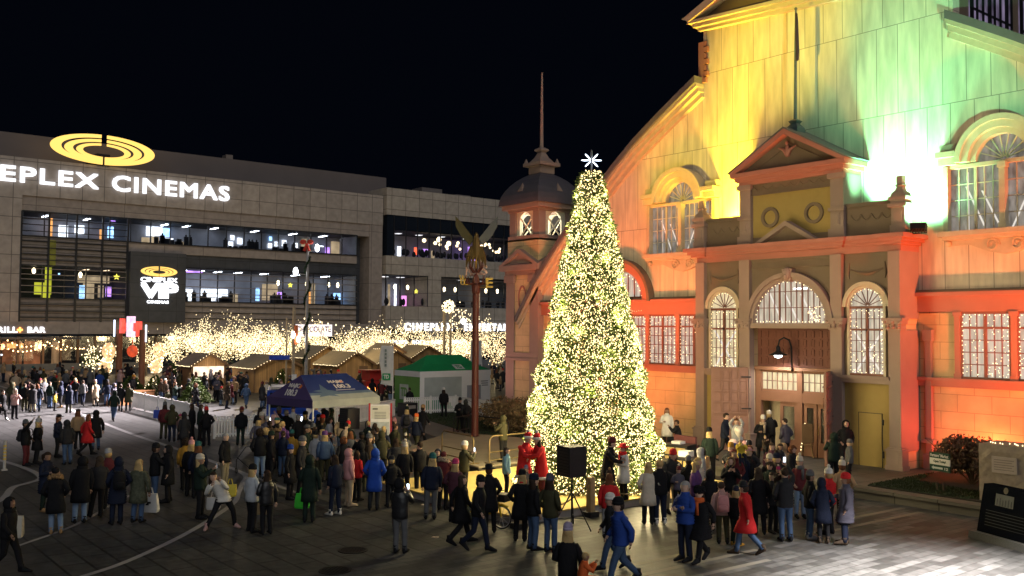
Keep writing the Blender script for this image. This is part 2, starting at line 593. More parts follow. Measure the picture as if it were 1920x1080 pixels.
# tall middle part: side wall, quoins, scroll, pediment
for a in (XW + 5.25, XW - 5.75):
    MB().box(a, a + 0.5, YW + 0.5, 118, 10, 19.2).build('clerestory_side', PANEL, pav)
for k in range(3):
    y0 = 34.6 + k * 4.2
    w = MB().box(XW + 5.76, XW + 5.80, y0, y0 + 3.4, 16.2, 18.6, 0)
    for j in range(8):
        w.box(XW + 5.80, XW + 5.86, y0 + j * 0.48, y0 + j * 0.48 + (0.09 if j % 3 else 0.2), 16.2, 18.6, 1)
    w.box(XW + 5.80, XW + 5.85, y0, y0 + 3.4, 17.3, 17.38, 1)
    w.build('clerestory_window', [LITV, DARKMETAL], pav)
q = MB()
q.box(XW - 5.95, XW - 5.62, YW - 0.12, YW, 16.6, 18.5)
for k in range(7):
    z = 16.6 + k * 0.28
    q.box(XW - 5.62, XW - (5.42 if k % 2 else 5.52), YW - 0.13, YW, z, z + 0.23)
q.ell((XW - 6.1, YW - 0.06, 16.45), (0.26, 0.14, 0.26), 0, 12, 8)
q.build('corner_quoin', TRIM2, pav)


def tilt(x, dz=0.0):
    return 18.62 - (x - XW) * 0.066 + dz


gb = MB()
for d0, d1, ya in ((0.0, 0.16, 33.18), (0.16, 0.34, 32.98), (0.34, 0.48, 32.82)):
    gb.prism([(XW - 5.9 - d0, tilt(XW - 5.9, d0)), (XW + 6.2 + d0, tilt(XW + 6.2, d0)), (XW + 6.2 + d0, tilt(XW + 6.2, d1)), (XW - 5.9 - d0, tilt(XW - 5.9, d1))], 'y', ya, YW)
gb.strip([(XW - 6.5, 19.62), (XW, 22.2), (XW + 6.6, 18.75)], [(XW - 6.1, 19.42), (XW, 21.75), (XW + 6.3, 18.6)], 'y', 32.75, YW)
gb.build('gable_cornice', FRAMEC, pav)
MB().prism([(XW - 6.0, 19.45), (XW, 21.8), (XW + 6.1, 18.7)], 'y', YW - 0.1, YW + 0.3).build('gable_field', PANEL, pav)  # unlit tympanum: its shade is put in with the dark panel paint


def bars(mb, x0, x1, z0, z1, y, nx, nz, w=0.035, m=0, d=0.03):
    for i in range(1, nx):
        x = x0 + (x1 - x0) * i / nx
        mb.box(x - w / 2, x + w / 2, y - d, y, z0, z1, m)
    for k in range(1, nz):
        z = z0 + (z1 - z0) * k / nz
        mb.box(x0, x1, y - d + 0.003, y, z - w / 2, z + w / 2, m)


def bulbs_along(mb, pts, step, r, m=0):
    for i in range(len(pts) - 1):
        a, b = Vector(pts[i]), Vector(pts[i + 1])
        n = max(1, int((b - a).length / step))
        for k in range(n):
            p = a.lerp(b, (k + 0.5) / n)
            mb.bulb((p.x + random.uniform(-.02, .02), p.y, p.z + random.uniform(-.02, .02)), r, m)


rw = random.Random(11)


def lower_window(x0, x1):
    y = YW - 0.05
    w = MB().box(x0, x1, y - 0.09, y, 3.68, 3.76).box(x0, x1, y - 0.09, y, 5.96, 6.05).box(x0, x0 + 0.07, y - 0.09, y, 3.76, 5.96).box(x1 - 0.07, x1, y - 0.09, y, 3.76, 5.96)
    xm = (x0 + x1) / 2
    w.box(xm - 0.05, xm + 0.05, y - 0.1, y, 3.76, 5.96).box(x0, x1, y - 0.085, y, 5.44, 5.52)
    for a, b in ((x0 + 0.07, xm - 0.05), (xm + 0.05, x1 - 0.07)):
        bars(w, a, b, 3.76, 5.48, y - 0.035, 3, 4)
        bars(w, a, b, 5.48, 5.96, y - 0.035, 3, 1)
    fr = w.build('window', FRAMER, pav)
    p = MB().box(x0 + 0.05, x1 - 0.05, y - 0.03, y - 0.004, 3.72, 6.0, 0)
    p.build('pane', LIT, fr)
    s = MB()
    for k in range(80):
        s.bulb((rw.uniform(x0 + 0.1, x1 - 0.1), y - 0.075, 3.8 + 2.1 * rw.random() ** 1.3), rw.uniform(0.010, 0.020))
    bulbs_along(s, [(x0 + 0.09, y - 0.1, 3.8), (x0 + 0.09, y - 0.1, 5.93), (x1 - 0.09, y - 0.1, 5.93), (x1 - 0.09, y - 0.1, 3.8)], 0.16, 0.019)
    o = s.build('light_string', BULBW, fr)
    o['kind'] = 'stuff'


def wall_pilaster(x, cap=True):
    p = MB().box(x - 0.1, x + 0.1, YW - 0.17, YW - 0.05, 3.68, 5.9)
    p.box(x - 0.15, x + 0.15, YW - 0.2, YW - 0.05, 5.9, 6.05).box(x - 0.13, x + 0.13, YW - 0.19, YW - 0.05, 3.68, 3.85)
    p.build('wall_pilaster', TRIM2, pav)


for x in (-5.3, -7.2, -9.1, -11.0, -12.9, 5.83, 7.76, 9.69, 11.62):
    wall_pilaster(XW + x)
for a in (-7.1, -9.0, -10.9, -12.8, 5.93, 7.86, 9.79):
    lower_window(XW + a, XW + a + 1.73)
# inside corner pier right of the porch
pr = MB().box(XP + 5.0, XP + 5.22, YW - 0.2, YW - 0.05, 0.9, 5.0).box(XP + 4.94, XP + 5.28, YW - 0.26, YW - 0.05, 5.0, 5.4).box(XP + 4.94, XP + 5.3, YW - 0.28, YW - 0.05, TZ, 0.9).box(XP + 4.9, XP + 5.33, YW - 0.3, YW - 0.05, 1.3, 1.42)
pr.build('corner_pier', TRIM, pav)
# arched lunettes above the lower windows
for s, cx in ((-1, XW - 10.85), (1, XW + 11.6)):
    a = MB().arch(cx, 6.68, 1.55, 1.95, YW - 0.3, YW, 0).arch(cx, 6.68, 1.95, 2.1, YW - 0.42, YW, 1)
    ar = a.build('lunette_arch', [TRIM2, PANEL], pav)
    n = 24
    g = MB().prism([(cx + 1.55 * math.cos(math.pi * i / n), 6.3 + 0.35 * 0 + 1.85 * math.sin(math.pi * i / n)) for i in range(n + 1)], 'y', YW - 0.06, YW - 0.01, 0)
    g.build('pane', LIT, ar)
    f = MB()
    for k in range(-3, 4):
        f.box(cx + k * 0.42 - 0.025, cx + k * 0.42 + 0.025, YW - 0.1, YW - 0.06, 6.05, 6.3 + 1.8 * math.sqrt(max(0, 1 - (k * 0.42 / 1.55) ** 2)))
    f.box(cx - 1.55, cx + 1.55, YW - 0.12, YW - 0.06, 6.05, 6.15).box(cx - 1.5, cx + 1.5, YW - 0.1, YW - 0.063, 6.85, 6.93)
    f.build('glazing_bars', FRAMER, ar)
    b = MB()
    bulbs_along(b, [(cx + 1.47 * math.cos(math.pi * i / 20), YW - 0.13, 6.3 + 1.77 * math.sin(math.pi * i / 20)) for i in range(21)], 0.15, 0.026)
    bulbs_along(b, [(cx - 1.45, YW - 0.15, 6.22), (cx + 1.45, YW - 0.15, 6.22)], 0.15, 0.026)
    b.build('light_string', BULBW, ar)


def upper_window(cx, lit):
    """pair of tall lights under a hooded fanlight, on a scrolled apron"""
    y = YW
    x0, x1 = cx - 1.93, cx + 1.93
    w = MB()
    w.box(x0 - 0.12, x0 + 0.05, y - 0.3, y, 8.9, 11.25).box(x1 - 0.05, x1 + 0.12, y - 0.3, y, 8.9, 11.25)
    w.box(cx - 0.1, cx + 0.1, y - 0.3, y, 8.9, 11.25).box(x0, x1, y - 0.22, y, 11.15, 11.28)
    w.box(cx - 0.14, cx + 0.14, y - 0.34, y, 11.0, 11.2).box(cx - 0.13, cx + 0.13, y - 0.33, y, 8.9, 9.1)
    for a, b in ((x0 + 0.05, cx - 0.1), (cx + 0.1, x1 - 0.05)):
        bars(w, a, b, 8.9, 11.15, y - 0.04, 2, 1, 0.1, d=0.05)
        bars(w, a, b, 8.9, 11.15, y - 0.035, 6, 4, 0.035)
    n = 12
    for k in range(1, n // 2 + 3):
        a = math.pi * k / 9
        if k < 9:
            w.obox((cx + 0.42 * math.cos(a), y - 0.05, 11.32 + 0.42 * math.sin(a)), (0.84, 0.04, 0.035), 0, 0) if False else w.prism([(cx + 0.08 * math.cos(a) - 0.02 * math.sin(a), 11.32 + 0.08 * math.sin(a) + 0.02 * math.cos(a)), (cx + 0.86 * math.cos(a) - 0.02 * math.sin(a), 11.32 + 0.86 * math.sin(a) + 0.02 * math.cos(a)), (cx + 0.86 * math.cos(a) + 0.02 * math.sin(a), 11.32 + 0.86 * math.sin(a) - 0.02 * math.cos(a)), (cx + 0.08 * math.cos(a) + 0.02 * math.sin(a), 11.32 + 0.08 * math.sin(a) - 0.02 * math.cos(a))], 'y', y - 0.07, y - 0.035)
    fr = w.build('upper_window', FRAMEC, pav)
    h = MB().arch(cx, 11.32, 0.86, 1.06, y - 0.34, y, 0, n=28).arch(cx, 11.32, 1.06, 1.3, y - 0.52, y, 0, n=28).arch(cx, 11.32, 1.3, 1.5, y - 0.62, y, 0, n=28)
    for s in (-1, 1):
        a, b = sorted((cx + s * 1.5, cx + s * 2.15))
        h.box(a, b, y - 0.45, y, 11.28, 11.55).box(a - 0.03, b + 0.03, y - 0.6, y, 11.55, 11.75).box(a, b, y - 0.3, y, 11.75, 12.05)
    h.build('hood', FRAMEC, fr)
    p = MB().box(x0 + 0.03, x1 - 0.03, y - 0.034, y - 0.006, 8.9, 11.2, 0)
    p.prism([(cx + 0.88 * math.cos(math.pi * i / 20), 11.3 + 0.88 * math.sin(math.pi * i / 20)) for i in range(21)], 'y', y - 0.034, y - 0.006, 0)
    for s in (-1, 1):
        for a in range(3):
            xa = cx + s * (0.2 + a * 0.55)
            p.prism([(xa, 8.95 + a * .1), (xa + 0.07, 8.95 + a * .1), (xa + s * 0.62 + 0.07, 10.3 + a * .2), (xa + s * 0.62, 10.3 + a * .2)] if abs(xa + s * 0.69 - cx) < 1.88 else [(xa, 8.95), (xa + 0.06, 8.95), (xa + 0.06, 11), (xa, 11)], 'y', y - 0.0375, y - 0.0345, 1)
    p.build('pane', [lit, TRUSS], fr)
    sl_ = MB().box(x0 - 0.25, x1 + 0.25, y - 0.5, y, 8.72, 8.9).box(x0 - 0.15, x1 + 0.15, y - 0.36, y, 8.6, 8.72)
    ap = [(x0 - 0.1, 8.6), (x0 + 0.1, 8.42), (x0 + 0.7, 8.42), (cx - 0.5, 8.12), (cx, 8.02), (cx + 0.5, 8.12), (x1 - 0.7, 8.42), (x1 - 0.1, 8.42), (x1 + 0.1, 8.6)]
    sl_.prism(ap, 'y', y - 0.12, y)
    for s in (-1, 1):
        c0 = Vector((cx + s * 0.42, y - 0.13, 8.36))
        sl_.tube([c0 + Vector((math.cos(t) * (0.25 - 0.02 * t), 0, math.sin(t) * (0.25 - 0.02 * t))) for t in [k * 0.6 for k in range(18)]], 0.035, 5)
        sl_.ell((cx + s * 1.95, y - 0.15, 8.5), (0.12, 0.12, 0.12), 0, 8, 6)
    sl_.build('sill', TRIM2 if lit is None else FRAMEC, fr)


DIM = emis('dim_hall_interior', (0.86, 0.76, 0.66), 0.22, 'NONE', 0.6, 2.0, (2.5, 1, 0.9))
upper_window(XW - 6.95, DIM)
upper_window(XW + 7.5, DIM)
for x in (-5.3,):
    f = MB().lathe([(0.0, 0), (0.25, 0), (0.28, 0.2), (0.12, 0.4), (0.16, 0.7), (0.05, 1.1), (0, 1.3)], (XW - 12.6, YW - 0.3, 6.86), 8)
    f.build('ledge_finial', TRIM2, pav)

# ------------------------------------------------------------------ the entrance porch
YP = 32.0
po = MB()
# body behind the panels, leaving the door recess
po.box(XP - 4.66, XP - 1.9, 32.32, YW, TZ, 8.26).box(XP + 1.9, XP + 4.66, 32.32, YW, TZ, 8.26).box(XP - 1.9, XP + 1.9, 32.32, YW, 5.5, 8.26).box(XP - 4.66, XP + 4.66, 32.32, YW, 8.26, 8.5)
po.build('porch_wall', BLOCK, pav)
pp = MB()
for s in (-1, 1):                                    # taupe panels round the small arches
    a, b = (XP + 2.38, XP + 4.28) if s > 0 else (XP - 4.28, XP - 2.38)
    cx = (a + b) / 2
    top = [(cx + 0.7 * math.cos(math.pi * i / 14), 6.25 + 0.7 * math.sin(math.pi * i / 14)) for i in range(15)]
    for i in range(14):
        x0_, z0_ = top[i]
        x1_, z1_ = top[i + 1]
        pp.prism([(x0_, z0_), (x0_, 8.26), (x1_, 8.26), (x1_, z1_)], 'y', 32.2, 32.32)
    pp.box(a, cx - 0.7, 32.2, 32.32, 3.68, 8.26).box(cx + 0.7, b, 32.2, 32.32, 3.68, 8.26)
top = [(XP + 1.72 * math.cos(math.pi * i / 24), 5.63 + 1.72 * math.sin(math.pi * i / 24)) for i in range(25)]
for i in range(24):
    pp.prism([top[i], (top[i][0], 8.26), (top[i + 1][0], 8.26), top[i + 1]], 'y', 32.2, 32.32)
pp.box(XP - 1.9, XP - 1.72, 32.2, 32.32, 5.5, 8.26).box(XP + 1.72, XP + 1.9, 32.2, 32.32, 5.5, 8.26)
pp.box(XP - 1.86, XP + 1.86, 32.12, 32.2, 7.86, 7.93).box(XP - 1.86, XP + 1.86, 32.14, 32.2, 8.15, 8.26)
pp.build('porch_panel', PANEL, pav)
for s in (-1, 1):
    a, b = (XP + 2.38, XP + 4.28) if s > 0 else (XP - 4.28, XP - 2.38)
    MB().box(a, b, 32.2, 32.32, TZ, 3.4).build('lower_panel', YELLOW, pav)
for s in (-1, 1):
    a, b = (XP + 2.38, XP + 4.28) if s > 0 else (XP - 4.28, XP - 2.38)
    MB().box(a, b, 32.02, 32.32, 3.4, 3.56).box(a - 0.02, b + 0.02, 31.94, 32.32, 3.56, 3.68).build('porch_sill', TRIM, pav)
    d = MB().box(a + 0.56, a + 0.58, 32.18, 32.2, TZ, 2.3, 1).box(a + 1.5, a + 1.52, 32.17, 32.2, TZ, 2.3, 1).box(a + 0.56, a + 1.52, 32.18, 32.2, 2.3, 2.32, 1)
    d.box(a + 0.58, a + 1.5, 32.188, 32.2, TZ + 0.02, 2.3, 0).box(a + 1.53, a + 1.57, 32.15, 32.2, 0.7, 0.95, 1).box(a + 1.53, a + 1.57, 32.15, 32.2, 1.9, 2.1, 1)
    d.build('side_door', [YELLOW, DARKMETAL], pav)
for a, b in ((-4.72, -4.25), (-2.38, -1.86), (1.9, 2.38), (4.27, 4.72)):
    p = MB().box(XP + a, XP + b, YP, 32.32 if abs(a) < 3 else YW, 1.0, 5.38)
    p.box(XP + a, XP + b, YP, 32.32 if abs(a) < 3 else YW - 0.02, 5.8, 8.26)
    p.box(XP + a - 0.05, XP + b + 0.05, YP - 0.06, 32.34, 0.85, 1.15).box(XP + a - 0.12, XP + b + 0.12, YP - 0.12, 32.36, TZ, 0.5).box(XP + a - 0.08, XP + b + 0.08, YP - 0.09, 32.35, 0.5, 1.02).box(XP + a - 0.11, XP + b + 0.11, YP - 0.13, 32.36, 1.02, 1.09)
    c = (a + b) / 2
    p.box(XP + c - 0.16, XP + c + 0.16, YP - 0.1, YP - 0.09, 0.6, 0.95)
    pc = p.build('porch_pilaster', TRIM, pav)
    k = MB()
    for i, (w, z0, z1) in enumerate(((0.28, 5.36, 5.43), (0.3, 5.43, 5.6), (0.36, 5.6, 5.72), (0.4, 5.72, 5.82))):
        k.box(XP + c - w, XP + c + w, YP - (w - 0.22), 32.3, z0, z1)
    for s in (-1, 0, 1):
        for z in (5.46, 5.56):
            k.ell((XP + c + s * 0.2, YP - 0.1, z + 0.03), (0.08, 0.06, 0.07), 0, 8, 5)
        k.ell((XP + c + s * 0.3, YP - 0.13, 5.68), (0.075, 0.06, 0.075), 0, 8, 5)
    k.build('capital', TRIM, pc)
# entablature with breaks over the pilasters
en = MB()
en.box(XP - 4.72, XP + 4.72, 32.1, YW, 8.26, 8.5)
for z0, z1, o in ((8.5, 8.6, 0.1), (8.6, 8.72, 0.22), (8.72, 8.88, 0.36)):
    en.box(XP - 4.72 - o * 0.7, XP + 4.72 + o, 32.08 - o, YW, z0, z1)
    for a, b in ((-4.72, -4.25), (-2.38, 2.38), (4.27, 4.72)):
        en.box(XP + a - 0.05 - o * 0.9, XP + b + 0.05 + o * 0.9, 31.96 - o, 32.08 - o, z0, z1)
en.build('entablature', TRIM2, pav)
for c in (-3.3, 3.33):
    sw = MB()                               # swags above the small arches
    sw.tube([(XP + c + x, 32.17, 7.72 - 0.24 * math.cos(x * 2.0)) for x in [k * 0.12 - 0.66 for k in range(12)]], [0.02, 0.035, 0.05, 0.06, 0.07, 0.075, 0.075, 0.07, 0.06, 0.05, 0.035, 0.02], 6)
    for s in (-1, 1):
        sw.tube([(XP + c + s * 0.72, 32.18, 7.9), (XP + c + s * 0.76, 32.17, 7.5), (XP + c + s * 0.72, 32.18, 7.3)], [0.02, 0.06, 0.02], 6)
    sw.build('swag_relief', PANEL, pav)
for c in (-3.31, 3.32):
    cx = XP + c
    ar = MB().arch(cx, 6.25, 0.68, 0.78, 32.1, 32.3, n=24).arch(cx, 6.25, 0.78, 0.94, 32.04, 32.3, n=24).box(cx - 0.78, cx - 0.68, 32.12, 32.3, 3.68, 6.25).box(cx + 0.68, cx + 0.78, 32.12, 32.3, 3.68, 6.25)
    ao = ar.build('porch_window', FRAMEC, pav)
    f = MB().box(cx - 0.68, cx + 0.68, 32.15, 32.28, 6.17, 6.27).box(cx - 0.04, cx + 0.04, 32.15, 32.28, 3.68, 6.2).box(cx - 0.68, cx + 0.68, 32.15, 32.28, 5.35, 5.43).box(cx - 0.68, cx + 0.68, 32.13, 32.3, 3.68, 3.76)
    for a, b in ((cx - 0.68, cx - 0.04), (cx + 0.04, cx + 0.68)):
        bars(f, a, b, 3.76, 6.2, 32.26, 3, 6, 0.025)
    for k in range(1, 8):
        t = math.pi * k / 8
        f.prism([(cx + 0.05 * math.cos(t) - 0.012 * math.sin(t), 6.27 + 0.05 * math.sin(t) + 0.012 * math.cos(t)), (cx + 0.68 * math.cos(t) - 0.012 * math.sin(t), 6.27 + 0.68 * math.sin(t) + 0.012 * math.cos(t)), (cx + 0.68 * math.cos(t) + 0.012 * math.sin(t), 6.27 + 0.68 * math.sin(t) - 0.012 * math.cos(t)), (cx + 0.05 * math.cos(t) + 0.012 * math.sin(t), 6.27 + 0.05 * math.sin(t) - 0.012 * math.cos(t))], 'y', 32.22, 32.26)
    f.build('glazing_bars', FRAMER, ao)
    g = MB().box(cx - 0.7, cx + 0.7, 32.27, 32.31, 3.7, 6.25, 0).prism([(cx + 0.7 * math.cos(math.pi * i / 16), 6.25 + 0.7 * math.sin(math.pi * i / 16)) for i in range(17)], 'y', 32.27, 32.31, 0)
    for s in (-1, 1):
        g.prism([(cx - s * 0.6, 3.75), (cx - s * 0.5, 3.75), (cx + s * 0.6, 5.3), (cx + s * 0.5, 5.3)], 'y', 32.262, 32.268, 1)
    g.build('pane', [LITW if c < 0 else LIT, TRUSS], ao)
    b = MB()
    bulbs_along(b, [(cx + 0.63 * math.cos(math.pi * i / 14), 32.16, 6.3 + 0.6 * math.sin(math.pi * i / 14)) for i in range(15)], 0.15, 0.02)
    bulbs_along(b, [(cx - 0.63, 32.13, 6.1), (cx - 0.63, 32.13, 3.8), (cx + 0.63, 32.13, 3.8), (cx + 0.63, 32.13, 6.1), (cx - 0.63, 32.13, 6.1)], 0.16, 0.018)
    for k in range(60):
        b.bulb((cx + rw.uniform(-.6, .6), 32.2, 3.8 + 2.3 * rw.random() ** 1.5), rw.uniform(0.01, 0.02))
    b.build('light_string', BULBW, ao)['kind'] = 'stuff'
# big fanlight
fa = MB().arch(XP, 5.63, 1.70, 1.84, 32.02, 32.3, n=32).arch(XP, 5.63, 1.84, 2.03, 31.94, 32.3, n=32).box(XP - 1.9, XP + 1.9, 32.02, 32.4, 5.42, 5.63)
fo = fa.build('fanlight', TRIM, pav)
ky = MB().ell((XP, 31.96, 7.6), (0.2, 0.16, 0.26), 0, 10, 8).ell((XP, 31.86, 7.5), (0.1, 0.1, 0.11), 0, 8, 6).prism([(XP - 0.16, 7.28), (XP + 0.16, 7.28), (XP + 0.24, 7.8), (XP - 0.24, 7.8)], 'y', 31.95, 32.2)
ky.build('keystone', TRIM, fo)
gr = MB()
for k in range(-6, 7):
    x = k * 0.26
    gr.box(XP + x - 0.015, XP + x + 0.015, 32.22, 32.26, 5.63, 5.63 + 1.69 * math.sqrt(max(0, 1 - (x / 1.7) ** 2)))
for z, hw in ((6.25, 1.55), (6.9, 1.1)):
    gr.box(XP - hw, XP + hw, 32.225, 32.265, z - 0.015, z + 0.015)
gr.box(XP - 0.56, XP - 0.5, 32.2, 32.26, 5.63, 7.25).box(XP + 0.5, XP + 0.56, 32.2, 32.26, 5.63, 7.25)
gr.build('glazing_bars', FRAMER, fo)
gp = MB().prism([(XP + 1.72 * math.cos(math.pi * i / 30), 5.63 + 1.72 * math.sin(math.pi * i / 30)) for i in range(31)], 'y', 32.27, 32.31, 0)
for k in range(3):
    gp.prism([(XP - 1.1 + k * 0.75, 6.9 - k * .05), (XP - 1.02 + k * 0.75, 6.9 - k * .05), (XP - 0.4 + k * 0.75, 5.7), (XP - 0.5 + k * 0.75, 5.7)], 'y', 32.262, 32.268, 1)
gp.box(XP + 0.1, XP + 0.75, 32.26, 32.267, 6.98, 7.03, 2)
gp.build('pane', [LIT, TRUSS, emis('tube_light', (1, 1, 1), 5, 'NONE')], fo)
b = MB()
bulbs_along(b, [(XP + 1.63 * math.cos(math.pi * i / 26), 32.14, 5.68 + 1.62 * math.sin(math.pi * i / 26)) for i in range(27)], 0.15, 0.023)
bulbs_along(b, [(XP - 1.6, 32.1, 5.69), (XP + 1.6, 32.1, 5.69)], 0.15, 0.022)
for k in range(40):
    b.bulb((XP + rw.uniform(0.8, 1.35), 32.19, rw.uniform(5.7, 6.3)), rw.uniform(.012, .02))
b.build('light_string', BULBW, fo)['kind'] = 'stuff'
# coffered board, transom lights, doors
cf = MB().box(XP - 1.9, XP + 1.9, 32.62, 32.7, 3.8, 5.5)
for i in range(10):
    for k in range(4):
        x, z = XP - 1.72 + i * 0.36, 3.95 + k * 0.37
        cf.box(x - 0.02, x + 0.30, 32.58, 32.62, z + 0.27, z + 0.31).box(x - 0.02, x + 0.02, 32.58, 32.62, z, z + 0.27).box(x + 0.06, x + 0.24, 32.60, 32.62, z + 0.04, z + 0.22)
cf.build('coffered_board', mat('oxblood_board', (0.15, 0.055, 0.04), 0.6), pav)
MB().box(XP - 1.9, XP + 1.9, 32.35, 32.7, 3.72, 3.86).box(XP - 1.9, XP + 1.9, 32.45, 32.62, 2.45, 2.85).box(XP - 1.9, XP - 1.62, 32.43, 32.615, TZ, 3.715).box(XP + 1.62, XP + 1.9, 32.43, 32.615, TZ, 3.715).box(XP + 0.1, XP + 0.34, 32.44, 32.63, TZ, 3.72).build('door_frame', DOORW, pav)
for x0, x1, nx in ((-1.62, 0.1, 7), (0.34, 1.62, 5)):
    t_ = MB().box(XP + x0, XP + x1, 32.5, 32.58, 3.62, 3.72).box(XP + x0, XP + x1, 32.5, 32.58, 2.85, 2.93)
    bars(t_, XP + x0, XP + x1, 2.93, 3.62, 32.56, nx, 2, 0.03)
    to = t_.build('transom_window', DOORW, pav)
    MB().box(XP + x0, XP + x1, 32.585, 32.61, 2.9, 3.65).build('pane', LITW, to)
# a lit entrance hall behind the doors
rm = MB().box(XP - 2.2, XP + 2.2, 36.2, 36.3, TZ, 3.0, 0).box(XP - 2.3, XP - 2.2, 32.7, 36.2, TZ, 3.0, 0).box(XP + 2.2, XP + 2.3, 32.7, 36.2, TZ, 3.0, 0).box(XP - 2.2, XP + 2.2, 32.7, 36.2, 2.9, 3.0, 0)
for k in range(5):
    rm.box(XP - 1.9 + k * 0.8, XP - 1.8 + k * 0.8, 36.0, 36.18, TZ, 2.9, 1)
rm.build('entrance_hall', [mat('hall_plaster', (0.6, 0.52, 0.36), 0.8), DOORW], pav)
light('entrance_hall_lamp', 'POINT', (XP, 34.6, 2.6), 60, (1.0, 0.82, 0.55), pav, 0.15)
for x0, x1 in ((-1.6, -0.75), (-0.75, 0.1), (0.36, 0.98), (0.98, 1.6)):
    if x0 == -1.6:
        continue                                     # this leaf stands open
    dl = MB().box(XP + x0 + 0.02, XP + x1 - 0.02, 32.5, 32.56, TZ + 0.02, 0.95).box(XP + x0 + 0.02, XP + x1 - 0.02, 32.5, 32.56, 2.28, 2.44).box(XP + x0 + 0.02, XP + x0 + 0.16, 32.5, 32.56, 0.95, 2.28).box(XP + x1 - 0.16, XP + x1 - 0.02, 32.5, 32.56, 0.95, 2.28)
    do = dl.build('entrance_door', DOORW, pav)
    MB().box(XP + x0 + 0.14, XP + x1 - 0.14, 32.52, 32.54, 0.93, 2.3).build('pane', GLASS, do)
    MB().tube([(XP + x0 + 0.1, 32.42, 1.25), (XP + x0 + 0.1, 32.42, 1.6)], 0.018, 6).build('handle', mat('brass', (0.55, 0.4, 0.15), 0.35, 0.9), do)


def big_leaf(hx, ang, mirror):
    """heavy panelled outer door leaf, hinged at hx, swung out by ang"""
    w, h = 1.62, 3.42
    mb = MB().box(0, w, -0.05, 0.03, 0, h)
    for i in range(4):
        for k in range(4):
            x, z = 0.17 + i * 0.34, 1.55 + k * 0.45
            for a in (0, 1):
                yy = (-0.12, -0.05) if a == 0 else (0.03, 0.10)
                mb.box(x - 0.05, x + 0.31, yy[0], yy[1], z - 0.05, z + 0.0).box(x - 0.05, x, yy[0], yy[1], z, z + 0.4).box(x + 0.045, x + 0.265, yy[0] + 0.045 * (a == 0), yy[1] - 0.045 * (a == 1), z + 0.05, z + 0.33)
    for k in range(3):
        for i in range(2):
            x, z = 0.14 + i * 0.72, 0.14 + k * 0.45
            mb.box(x, x + 0.62, -0.075, -0.05, z + 0.06, z + 0.34).box(x, x + 0.62, 0.03, 0.055, z + 0.06, z + 0.34)
    M = Matrix.Translation((hx, 32.1, TZ + 0.03)) @ Matrix.Rotation(ang, 4, 'Z')
    mb.v = [tuple(M @ Vector(p)) for p in mb.v]
    o = mb.build('outer_door_leaf', mat('pink_brown_door', (0.26, 0.135, 0.10), 0.6), pav)
    hb = MB()
    for z in (0.4, 1.7, 3.0):
        hb.box(0, 0.4, 0.1, 0.112, z, z + 0.05).box(0.0, 0.4, -0.132, -0.12, z, z + 0.05)
    hb.v = [tuple(M @ Vector(p)) for p in hb.v]
    hb.build('strap_hinge', DARKMETAL, o)


big_leaf(XP - 1.86, math.radians(180 + 42), False)
big_leaf(XP + 1.84, math.radians(-64), True)
# gooseneck lamp above the doors
gl = MB().tube([(XP - 0.02, 32.3, 3.7), (XP - 0.02, 32.25, 4.7), (XP - 0.04, 32.15, 4.95), (XP - 0.15, 31.95, 5.05), (XP - 0.25, 31.8, 4.95), (XP - 0.28, 31.75, 4.7)], 0.035, 8)
gl.lathe([(0.04, 0.32), (0.09, 0.24), (0.08, 0.1), (0.2, 0.03), (0.36, -0.05), (0.36, -0.07)], (XP - 0.28, 31.75, 4.42), 20)
go = gl.build('porch_lamp', DARKMETAL, pav, smooth=True)
MB().ell((XP - 0.28, 31.75, 4.34), (0.16, 0.16, 0.1), 0, 12, 8).build('bulb', LAMPW, go)
light('porch_lamp_light', 'SPOT', (XP - 0.28, 31.75, 4.22), 260, (1.0, 0.93, 0.82), pav, 0.12, (XP - 0.28, 31.95, 0), 165, 0.5)

# attic of the porch
for a, b in ((-4.3, -2.3), (2.3, 4.3)):
    at_ = MB()
    at_.box(XP + a, XP + b, 32.3, 32.55, 8.88, 10.02).box(XP + a, XP + b, 32.2, 32.6, 10.02, 10.16).box(XP + a, XP + b, 32.25, 32.3, 8.88, 9.2)
    for k in range(4):
        x = XP + a + 0.35 + k * 0.42
        at_.tube([(x + t, 32.28, 9.72 - 0.22 * math.sin(math.pi * t / 0.42)) for t in [j * 0.07 for j in range(7)]], 0.03, 5)
    at_.build('parapet', PANEL, pav)
for s in (-1, 1):
    c = XP + s * 4.62
    e = MB().box(c - 0.3, c + 0.3, 32.08, 32.62, 8.88, 9.2).box(c - 0.26, c + 0.26, 32.12, 32.6, 9.2, 9.85).box(c - 0.36, c + 0.36, 32.03, 32.66, 9.85, 9.98).box(c - 0.28, c + 0.28, 32.1, 32.6, 9.98, 10.12).box(c - 0.34, c + 0.34, 32.05, 32.66, 10.12, 10.24)
    e.box(c - 0.14, c + 0.14, 32.09, 32.12, 9.3, 9.7)
    e.loft([[(c + x * w, 32.35 + y * w, z) for x, y in ((-1, -1), (1, -1), (1, 1), (-1, 1))] for w, z in ((0.26, 10.24), (0.24, 10.36), (0.14, 10.48), (0.11, 10.6), (0.17, 10.66), (0.11, 10.7), (0.11, 11.0))])
    e.build('parapet_pier', TRIM, pav)
MB().box(XP - 1.9, XP + 1.9, 32.3, YW, 8.88, 10.95).build('attic_wall', YELLOW, pav)
